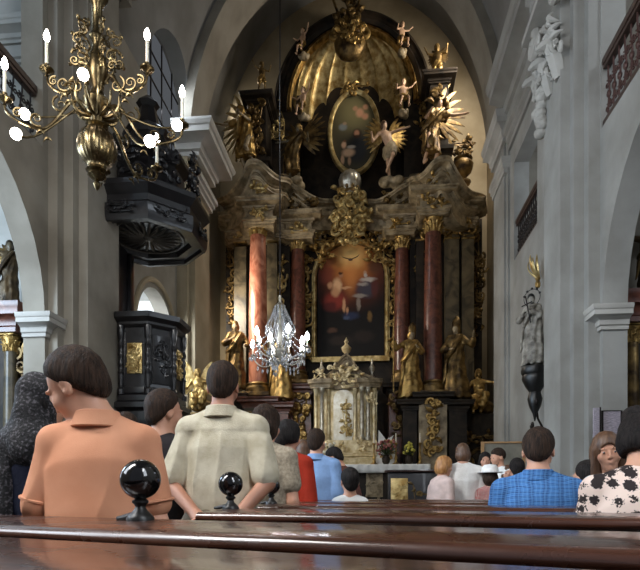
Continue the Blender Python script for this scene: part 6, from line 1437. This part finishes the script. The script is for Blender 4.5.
# round lamps held on short stalks between the arms
for (ang, rad, z) in ((-62, 0.02, 0), ) and ((178, 0.73, 0.38), (4, 0.75, 0.20), (200, 0.68, 0.02), (-22, 0.66, -0.13), (266, 0.22, 0.52)):
    mb = MB(); c = Vector((rad, 0, z)); mb.tube(bez((0.08, 0, 0.40), (rad * .4, 0, 0.30), (rad * .7, 0, z - 0.06), (rad - 0.03, 0, z - 0.02), 10), 0.010, 8); a = mb.build('lamp_stalk', BRASS, cd); a.rotation_euler = (0, 0, R(ang))
    g = link_mesh('bulb', globe, BULB, a); g.location = c
# pierced crown of scrolls round the stem
for k in range(6):
    mb = MB()
    for (cx, cz, rr, a0, dr) in ((0.14, 0.86, 0.09, 0, 1), (0.17, 1.00, 0.07, 3, -1), (0.12, 0.72, 0.06, 1, 1), (0.20, 0.80, 0.05, 4, 1), (0.13, 1.08, 0.05, 2, 1)): mb.tube(spiral((cx, 0, cz), rr, 1.5, a0, dr, 18, .17), [0.012 - 0.0004 * i for i in range(18)], 6)
    for (cx, cz) in ((0.2, 0.9), (0.22, 1.05), (0.24, 0.76)): mb.ball((cx, 0, cz), 0.018, 8, 6)
    o = mb.build('scroll_bracket', BRASS, cd); o.rotation_euler = (0, 0, R(60 * k + 12))
mb = MB()
for k in range(12):
    a = 2 * PI * k / 12; d = Vector((math.cos(a), math.sin(a), 0)); mb.tube(bez(d * .05 + Vector((0, 0, .28)), d * .16 + Vector((0, 0, .26)), d * .24 + Vector((0, 0, .34)), d * .21 + Vector((0, 0, .46)), 8), [.012, .016, .018, .016, .014, .012, .01, .006], 6)
mb.build('arm_hub', BRASS, cd)
# crystal chandelier
CRY = mat('cut_crystal', (0.95, 0.97, 1, 1), 0.05); CRY.node_tree.nodes['Principled BSDF'].inputs['Transmission Weight'].default_value = 0.75; CRY.node_tree.nodes['Principled BSDF'].inputs['IOR'].default_value = 1.55
Yc = 10.0; cc = at(280, 345, Yc); sc_ = mpp(280, Yc); gx = empty('crystal_chandelier', cc); tag(gx, 'glass chandelier hung with crystal drops, before the lit red column', 'chandelier')
mb = MB(); mb.lathe([(0.0, -0.36), (0.05, -0.33), (0.02, -0.28), (0.08, -0.2), (0.12, -0.12), (0.06, -0.04), (0.04, 0.06), (0.07, 0.16), (0.04, 0.3), (0.06, 0.5), (0.05, 0.62), (0.10, 0.72), (0.03, 0.78), (0.03, 0.9)], (0, 0, 0), 18); mb.build('stem', SILVER, gx)
MB().tube([(0, 0, 0.88), (0, 0, 14.6 - cc.z)], 0.012, 6).build('suspension_cable', IRON, gx)
drop = MB().lathe([(0, 0), (0.012, -0.02), (0.020, -0.06), (0.012, -0.085), (0, -0.10)], (0, 0, 0), 6).mesh('crystal_drop', 0)
am = MB(); am.tube(bez((0.05, 0, -0.10), (0.22, 0, -0.34), (0.42, 0, -0.26), (0.50, 0, -0.06), 12), 0.012, 7); am.lathe([(0.01, -0.06), (0.055, -0.04), (0.05, -0.03), (0.014, -0.02)], (0.50, 0, 0.0), 12); am = am.mesh('arm')
c2 = MB().lathe([(0.012, -0.03), (0.012, 0.09)], (0, 0, 0), 10).mesh('candle'); f2 = MB().lathe([(0, 0.09), (0.034, 0.11), (0.044, 0.15), (0.028, 0.21), (0, 0.26)], (0, 0, 0), 12).mesh('bulb')
rnd = random.Random(5); nd = 0
for k in range(10):
    a = link_mesh('arm', am, SILVER, gx); a.rotation_euler = (0, 0, R(36 * k + 8)); big_ = k % 2 == 0
    z = 0 if big_ else -0.16
    a.location = (0, 0, z); p = link_mesh('candle', c2, WAX, a); p.location = (0.50, 0, 0); p = link_mesh('bulb', f2, BULB_C, a); p.location = (0.50, 0, 0)
    for q in range(5):
        ang = 2 * PI * q / 5; d = link_mesh('crystal_drop', drop, CRY, a); d.location = (0.50 + 0.05 * math.cos(ang), 0.05 * math.sin(ang), -0.05); nd += 1
    for q in range(4): d = link_mesh('crystal_drop', drop, CRY, a); d.location = (0.14 + 0.09 * q, 0, -0.22 - 0.06 * math.sin(q)); nd += 1
    # bead strings: from the crown out to the arm and down to the hub
    for (p0, p1, sag) in (((0.09, 0, 0.70), (0.48, 0, -0.02 + z), 0.22), ((0.09, 0, 0.70), (0.26, 0, 0.34), 0.02), ((0.26, 0, 0.34), (0.10, 0, -0.05), -0.06), ((0.48, 0, z - 0.05), (0.06, 0, -0.36), 0.10)):
        p0, p1 = Vector(p0), Vector(p1); m_ = p0.lerp(p1, .5) - Vector((sag * .8, 0, sag * .4))
        s_ = MB(); s_.tube(bez(p0, m_, m_, p1, 15), 0.006, 4)
        for p in bez(p0, m_, m_, p1, 15): s_.ball(p, 0.016, 6, 4)
        o = s_.build('bead_string', CRY, gx, 0); o.rotation_euler = (0, 0, R(36 * k + 8))
for k in range(12):
    d = link_mesh('crystal_drop', drop, CRY, gx); d.scale = (1.4, 1.4, 1.4); d.location = (0.26 * math.cos(k * PI / 6), 0.26 * math.sin(k * PI / 6), 0.33)
LIGHT_PTS = [(CH0 + Vector((0, 0, 0.55)), 110), (cc + Vector((0, 0, 0.1)), 90)]
# ------------------------------------------------------------------ the congregation
def stand(px, Y, z=0.0): return (Xp(px, Y), Y, z)
POLO = cloth('polo_orange', srgb(222, 160, 126), srgb(206, 142, 108), bump=0.08, bscale=260, scale=5)
BEIGE = cloth('shirt_beige', srgb(206, 198, 176), srgb(182, 172, 148), bump=0.2, bscale=160)
NAVY = cloth('dress_navy', srgb(26, 30, 48)); CHAR = cloth('tee_charcoal', srgb(46, 42, 44)); GREYB = cloth('blouse_greige', srgb(176, 164, 144), srgb(140, 128, 110), scale=60)
REDC = cloth('blouse_red', srgb(168, 52, 34)); LBLUE = cloth('shirt_light_blue', srgb(132, 164, 208)); WHITE_T = cloth('top_white', srgb(240, 239, 236), srgb(228, 226, 222)); PINK = cloth('top_pale_pink', srgb(214, 190, 182))
DKRED = plaid('plaid_dark_red', srgb(78, 30, 30), srgb(28, 16, 18), srgb(150, 110, 96), (60, 60)); BPLAID = plaid('plaid_blue', srgb(62, 112, 172), srgb(32, 62, 108), srgb(104, 152, 206), (14, 40))
RWPLAID = plaid('plaid_red_white', srgb(190, 72, 66), srgb(226, 220, 214), srgb(60, 40, 44), (70, 70)); FLORAL = blossom_print('blouse_blossom', srgb(226, 204, 192), srgb(34, 24, 24), 20)
TEAL = cloth('jacket_teal', srgb(34, 66, 76)); LGREY = cloth('shirt_pale_blue', srgb(182, 202, 214)); DARKC = cloth('coat_dark', srgb(36, 30, 30)); MAROON = cloth('blouse_maroon', srgb(112, 36, 38))
# boy in the orange polo
fb_ = Fig(1.575, sh=0.160, girth=1.0, lean=(-0.015, 0.06), head=(78, -30, -8), hs=1.03, armL=((-0.07, 0.0, -0.275), (0.02, 0.10, -0.235)), armR=((0.05, 0.01, -0.28), (-0.02, 0.12, -0.23)))
def placket(o, f):
    for i in (0, 1):
        a, b = Vector(f.shp[i]), Vector(f.el[i]); e = a.lerp(b, .73); d = (b - a).normalized(); r = 0.0445 + 0.018 * 1.2 + 0.003; q = d.orthogonal().normalized(); w_ = d.cross(q)
        mb = MB(); mb.tube([(e + (q * math.cos(t) + w_ * math.sin(t)) * r) * f.s for t in [2 * PI * k / 28 for k in range(29)]], 0.006, 6)
        mb.build('sleeve_hem', POLO, o)
person('boy in an orange polo shirt, head bowed, behind the big ball finial', fb_, stand(97, 1.60), R(6), h=0.0068, top=POLO, top_kw=dict(inf=0.018, sleeve=0.74, loose=0.012, folds=0.0070, ffreq=24, hem=0.80), top_name='polo_shirt',
       hair='short', hair_m=H_DARK, hair_kw=dict(vol=1.4, noise=0.003, seed=1), skin=SKIN, eyes=True, collar=POLO, extra=placket, hh=0.0055)
# man in the beige shirt, hands clasped behind him
fm = Fig(1.765, sh=0.178, girth=1.03, lean=(0.0, 0.02), hs=0.92, head=(8, -6, 0), armL=((-0.075, -0.07, -0.265), (0.195, -0.145, -0.150)), armR=((0.075, -0.07, -0.265), (-0.13, -0.150, -0.185)), curl=30)
def yoke(o, f):
    mb = MB(); z = f.neck[2] - 0.135
    mb.tube([(f.neck + np.array((x, -math.sqrt(max(0.0, 1 - (x / 0.215) ** 2)) * 0.118 - 0.012, z - 0.02 + 0.02 * (1 - abs(x) / 0.2) - z + z))).tolist() and tuple(np.array((x, f.neck[1] - math.sqrt(max(0.0, 1 - (x / 0.215) ** 2)) * 0.112 - 0.004, z)) * f.s) for x in np.linspace(-0.17, 0.17, 24)], 0.0035, 5); mb.build('yoke_seam', BEIGE, o)
person('man in a short-sleeved beige shirt with hands clasped behind his back', fm, stand(221, 2.62), R(-3), h=0.0075, top=BEIGE, top_kw=dict(inf=0.020, sleeve=0.86, loose=0.022, folds=0.0052, ffreq=58, hem=0.82, yoke=0.005), hair='short', hair_m=H_DARK,
       hair_kw=dict(vol=1.2, noise=0.003, seed=2), skin=SKIN2, bottom_m=TROUSER2, collar=BEIGE, hh=0.007)
# woman under a black lace scarf
LACE = mat('lace_black', srgb(16, 15, 18), 0.8, col2=srgb(96, 92, 98), scale=75, detail=3, lo=0.52, hi=0.68, bump=0.5, bscale=90)
fw = Fig(1.64, sh=0.165, female=True, head=(-25, -6, 0))
def scarf(o, f):
    s = Solid(); s.ell(f.H3(0, -0.02, 0.03), (0.098, 0.118, 0.108), 0.02, f.R); s.ell(f.H3(0, -0.045, -0.06), (0.088, 0.085, 0.10), 0.04, f.R)
    s.ell(f.H3(0, 0.125, -0.01), (0.058, 0.085, 0.085), 0.01, f.R, 's')
    s.cone(f.H3(0, -0.05, -0.08), f.neck + np.array((0, -0.04, -0.10)), 0.085, 0.12, 0.05); s.cone(f.neck + np.array((0.03, -0.05, -0.05)), f.shp[1] + np.array((-0.02, -0.04, 0.02)), 0.075, 0.055, 0.04)
    s.cone(f.neck + np.array((-0.03, -0.05, -0.05)), f.shp[0] + np.array((0.03, -0.05, 0.02)), 0.075, 0.06, 0.04); s.cone(f.shp[0] + np.array((0.04, -0.06, 0.02)), f.shp[0] + np.array((0.03, -0.10, -0.40)), 0.055, 0.05, 0.04)
    s.disp(lambda X, Y, Z: 0.004 * np.sin(X * 44 + Z * 18 + 2 * np.sin(Z * 9)) + 0.002 * np.sin(Y * 60 + Z * 40)); link_mesh('headscarf', s.mesh('headscarf', 0.009, f.s), LACE, o)
person('woman in navy with a black lace scarf over her head, beside the boy in orange', fw, stand(40, 2.35), R(-5), h=0.011, top=NAVY, top_kw=dict(sleeve=1.9, hem=0.8), top_name='dress_bodice', hair='bob', hair_m=H_BLACK, bottom='skirt', bottom_m=NAVY, extra=scarf)
P = [  # label, Fig, px, Y, rz, voxel, top, top_kw, hair, hair mat, extra kw
 ('teenage boy in a charcoal tee between the boy in orange and the man in beige', Fig(1.665, sh=0.168, girth=0.95, head=(-30, -6, 0), hs=1.02), 161, 2.95, R(-12), .010, CHAR, dict(sleeve=0.8, loose=.015), 'short', H_DARK, dict(hair_kw=dict(vol=1.8, noise=.005, seed=3))),
 ('woman with dark hair mostly hidden behind the boy in orange and the teenager', Fig(1.655, sh=0.16, female=True, head=(10, 0, 0)), 126, 3.75, 0, .013, DARKC, dict(sleeve=1.8), 'bob', H_DARK, dict(hair_kw=dict(vol=2.2, noise=.008, seed=4), bottom='skirt')),
 ('woman in a greige knitted top with short dark hair, just past the man in beige', Fig(1.635, sh=0.172, girth=1.08, female=True, head=(-12, -8, 0)), 264, 3.28, R(-8), .010, GREYB, dict(sleeve=0.6, folds=.003), 'bob', H_DARK, dict(hair_kw=dict(vol=1.3, noise=.006, seed=5), bottom='skirt')),
 ('young woman in a red blouse with a long black ponytail', Fig(1.63, sh=0.16, female=True, head=(-15, -6, 0)), 287, 3.98, R(-10), .011, REDC, dict(sleeve=1.0), 'ponytail', H_BLACK, dict(hair_kw=dict(vol=1.5, noise=.005, seed=6), clip=True)),
 ('man in a light blue shirt facing the tabernacle', Fig(1.665, sh=0.185, girth=1.12, head=(-5, -3, 0)), 316, 4.85, R(-8), .011, LBLUE, dict(sleeve=0.9, loose=.02, folds=.006), 'short', H_DARK, dict(collar=LBLUE, bottom_m=TROUSER)),
 ('person with reddish hair and a pink top glimpsed before the light blue shirt', Fig(1.66, sh=0.155, female=True, head=(20, 0, 0)), 303, 5.85, 0, .015, RWPLAID, dict(sleeve=0.9), 'bob', H_BROWN, dict(bottom='skirt')),
 ('small dark-haired child whose head and bare shoulder show over the front pew', Fig(1.265, sh=0.15, girth=0.95, hs=1.2, head=(10, 0, 0)), 350, 4.28, R(5), .010, WHITE_T, dict(sleeve=0.0, neck=0.0), 'short', H_BLACK, dict()),
 ('man in a dark red plaid shirt bowing beside the tabernacle base', Fig(1.66, sh=0.172, girth=1.0, lean=(0, 0.20), head=(10, -35, 0)), 356, 5.95, R(62), .013, DKRED, dict(sleeve=1.9, folds=.006), 'short', H_BLACK, dict()),
 ('blond woman in a pale pink top seen in profile beside the white dress', Fig(1.50, sh=0.165, girth=1.15, female=True, lean=(0, 0.09), head=(-10, -10, 0)), 436, 6.1, R(-62), .013, PINK, dict(sleeve=0.9), 'bob', H_BLOND, dict(bottom='skirt', hair_kw=dict(vol=1.6, noise=.006))),
 ('woman in a white short-sleeved dress standing with her back turned', Fig(1.66, sh=0.19, girth=1.22, female=True, head=(0, -12, 0), hs=.95), 463, 6.25, R(0), .012, WHITE_T, dict(sleeve=0.75, folds=.005), 'bob', H_BROWN, dict(bottom='skirt', bottom_m=WHITE_T, hair_kw=dict(vol=0.9))),
 ('black-haired woman in maroon facing the camera beside the bearded man', Fig(1.64, sh=0.16, female=True, head=(10, 0, 0)), 485, 7.6, R(165), .012, MAROON, dict(sleeve=0.9), 'bob', H_BLACK, dict(bottom='skirt', eyes=True)),
 ('bearded man in a white shirt in profile before the framed board', Fig(1.66, sh=0.175, head=(0, -10, 0)), 500, 7.15, R(110), .012, WHITE_T, dict(sleeve=1.9), 'beard', H_DARK, dict(eyes=True)),
 ('child in a white sun hat and red plaid beside the bearded man', Fig(1.36, sh=0.15, hs=1.12, head=(0, 0, 0)), 490, 6.15, R(10), .012, RWPLAID, dict(sleeve=0.8), 'bob', H_DARK, dict(hat='sun', bottom='skirt')),
 ('girl in a white headscarf looking back beside the framed board', Fig(1.42, sh=0.145, female=True, hs=1.08, head=(0, 0, 0)), 508, 7.0, R(170), .012, WHITE_T, dict(sleeve=1.5), 'bob', H_BROWN, dict(hat='kerchief', bottom='skirt', eyes=True)),
 ('person with short black hair close to the shoulder of the blue plaid shirt', Fig(1.43, sh=0.15, hs=1.1), 517, 5.75, 0, .013, DARKC, dict(sleeve=1.0), 'short', H_BLACK, dict()),
 ('big man in a blue plaid shirt seated in the pews', Fig(1.80, sh=0.182, girth=1.15, sit=0.55, lean=(-0.03, 0.08), head=(-5, -16, 0), hs=0.95), 545, 2.93, R(-14), .0095, BPLAID, dict(sleeve=0.8, loose=.03, folds=.007, ffreq=26), 'short', H_DARK, dict(collar=BPLAID, hair_kw=dict(vol=1.2, noise=.004))),
 ('person in a dark teal jacket sitting past the blue plaid shirt', Fig(1.64, sh=0.17, sit=0.47, head=(30, 0, 0)), 588, 3.74, R(-11), .013, TEAL, dict(sleeve=1.9), 'short', H_BLACK, dict()),
 ('person with brown hair standing behind the girl who looks back', Fig(1.49, sh=0.15, hs=1.05), 603, 4.04, R(-20), .013, DARKC, dict(sleeve=1.8), 'bob', H_BROWN, dict(hair_kw=dict(vol=1.4))),
 ('girl with long brown hair looking back over her shoulder', Fig(1.425, sh=0.145, hs=1.06, female=True, ears=False, head=(48, -6, 6)), 609, 3.17, R(118), .008, LGREY, dict(sleeve=0.9), 'long', H_BROWN, dict(eyes=True, hair_kw=dict(vol=1.4, noise=.004), hh=.007, bottom='skirt')),
 ('woman in a blouse with dark blossoms and her hair pinned in a bun', Fig(1.64, sh=0.185, girth=1.15, sit=0.60, female=True, head=(-25, -32, -8), lean=(-0.02, 0.09)), 655, 2.12, R(-10), .0085, FLORAL, dict(sleeve=0.9, loose=.02, folds=.003), 'bun', H_BLACK, dict(hair_kw=dict(vol=1.4, noise=.004), hh=.007)),
]
for (lab, f, px, Y, rz, h, top, tk, hs_, hm, kw) in P:
    hat = kw.pop('hat', None); clip = kw.pop('clip', None)
    o = person(lab, f, stand(px, Y), rz, h=h, top=top, top_kw=tk, hair=hs_, hair_m=hm, **kw)
    if hat == 'sun':
        mb = MB(); rings = []
        for (z, r) in ((0.05, 0.150), (0.06, 0.155), (0.065, 0.105), (0.12, 0.096), (0.15, 0.07), (0.16, 0.0)): rings.append([tuple(f.H3(r * math.cos(2 * PI * k / 24), r * 1.08 * math.sin(2 * PI * k / 24) - 0.01, z) * f.s) for k in range(24)])
        mb.loft(rings).build('sun_hat', WHITE_T, o)
    if hat == 'kerchief':
        s = Solid(); s.ell(f.H3(0, -0.015, 0.035), (0.096, 0.114, 0.106), 0.02, f.R); s.ell(f.H3(0, -0.03, -0.06), (0.085, 0.075, 0.1), 0.04, f.R); s.ell(f.H3(0, 0.125, -0.015), (0.060, 0.085, 0.085), 0.01, f.R, 's'); link_mesh('headscarf', s.mesh('headscarf', 0.011, f.s), WHITE_T, o)
    if clip:
        mb = MB(); c = f.H3(0, -0.105, 0.03) * f.s; mb.ball(c, (0.03, 0.018, 0.014), 10, 6); mb.build('hair_clip', WHITE_C, o)
# canvas shoulder bag strap of the person in teal
# ------------------------------------------------------------------ light
w = bpy.data.worlds.new('World'); bpy.context.scene.world = w; w.use_nodes = True
bg = w.node_tree.nodes['Background']; bg.inputs[0].default_value = (0.80, 0.86, 1.0, 1); bg.inputs[1].default_value = 0.2
def area(name, loc, aim, size, power, col=(1, 1, 1), size_y=None, spread=180):
    l = bpy.data.lights.new(name, 'AREA'); l.energy = power; l.color = col; l.size = size; l.spread = R(spread)
    if size_y: l.shape = 'RECTANGLE'; l.size_y = size_y
    o = bpy.data.objects.new(name, l); C.objects.link(o); o.location = loc
    o.rotation_euler = (Vector(aim) - Vector(loc)).to_track_quat('-Z', 'Y').to_euler(); return o
def point(name, loc, power, col=(1, 0.85, 0.65), r=0.05):
    l = bpy.data.lights.new(name, 'POINT'); l.energy = power; l.color = col; l.shadow_soft_size = r
    o = bpy.data.objects.new(name, l); C.objects.link(o); o.location = loc; return o
SKYC = (0.78, 0.88, 1.0); WARM = (1.0, 0.90, 0.76)
area('chapel_daylight_left', (-7.6, 5.0, 4.6), (-4.6, 6.6, 2.5), 1.6, 150, (0.58, 0.78, 1.0))
area('chapel_window_left', (-7.9, 3.6, 3.6), (0.2, 6.0, 1.2), 1.8, 330, (0.66, 0.82, 1.0), 2.4)  # second chapel lamp, added to light the group in the nave
area('chapel_daylight_right', (6.2, 5.2, 4.6), (3.2, 6.8, 2.5), 1.6, 40, SKYC)
area('gallery_daylight_left', (-6.9, 4.6, 8.4), (-5, 9, 6.5), 1.4, 70, (0.62, 0.80, 1.0))
area('gallery_daylight_right', (5.3, 5, 8.6), (-1.5, 12, 7), 1.4, 60, SKYC)
area('oratory_daylight', (5.2, 11.5, 7.9), (0, 12, 7.4), 1.2, 30, SKYC)
area('pulpit_stair_daylight', (-5.6, 10.2, 5.3), (-6.2, 12.4, 3.8), 1.0, 260, SKYC)
area('upper_window_daylight', (XL - TK + 0.10, 12.15, 9.7), (2.0, 14.0, 7.0), 1.6, 110, SKYC, 2.2)
area('apse_window_daylight', (AXA + HAA - 0.1, 15.6, 13.2), (-1.2, 17.4, 9.6), 1.4, 520, WARM, 2.4)  # added lamp for the shell and upper altarpiece; this wall has no window
area('apse_window_daylight', (AXA - HAA + 0.1, 14.9, 6.4), (0.0, 16.6, 3.0), 1.4, 420, WARM, 2.4)  # added lamp that brightens the tabernacle and lower altarpiece; no window here
area('nave_window_daylight_left', (XL + 0.12, 0.6, 5.6), (-0.7, 2.6, 1.2), 1.7, 520, (1.0, 0.98, 0.95), 5.0)  # added lamp at the unseen window, lights people and pews from the left
area('nave_window_daylight_right', (XR - 0.12, -1.6, 7.0), (-0.6, 6.5, 1.2), 1.7, 210, (0.95, 0.97, 1.0), 3.0)  # added lamp at the unseen window, brightens the standing people from behind
area('apse_window_high', (AXA - HAA + 0.1, 17.9, 13.4), (2.0, 18.6, 11.0), 1.2, 70, (1.0, 0.95, 0.86), 2.0)  # added lamp that lifts the back wall of the apse; no window here
for p, e in LIGHT_PTS: point('candle_glow', p, e * 0.35)
# ------------------------------------------------------------------ camera
cam = bpy.data.cameras.new('Camera'); co = bpy.data.objects.new('Camera', cam); C.objects.link(co)
co.location = (0, 0, EYE); co.rotation_euler = (PI / 2, 0, TH)
cam.sensor_width = 36; cam.lens = 36 * FPX / 640; cam.shift_x = 0; cam.shift_y = (HY - 285) / 640; cam.clip_start = 0.05
sc = bpy.context.scene; sc.camera = co
sc.view_settings.view_transform = 'Standard'; sc.view_settings.look = 'None'; sc.view_settings.gamma = 1; sc.view_settings.use_curve_mapping = False
sc.view_settings.exposure = 0.0
try:
    sc.cycles.max_bounces = 8; sc.cycles.diffuse_bounces = 4; sc.cycles.glossy_bounces = 4; sc.cycles.sample_clamp_indirect = 4.0
except Exception: pass
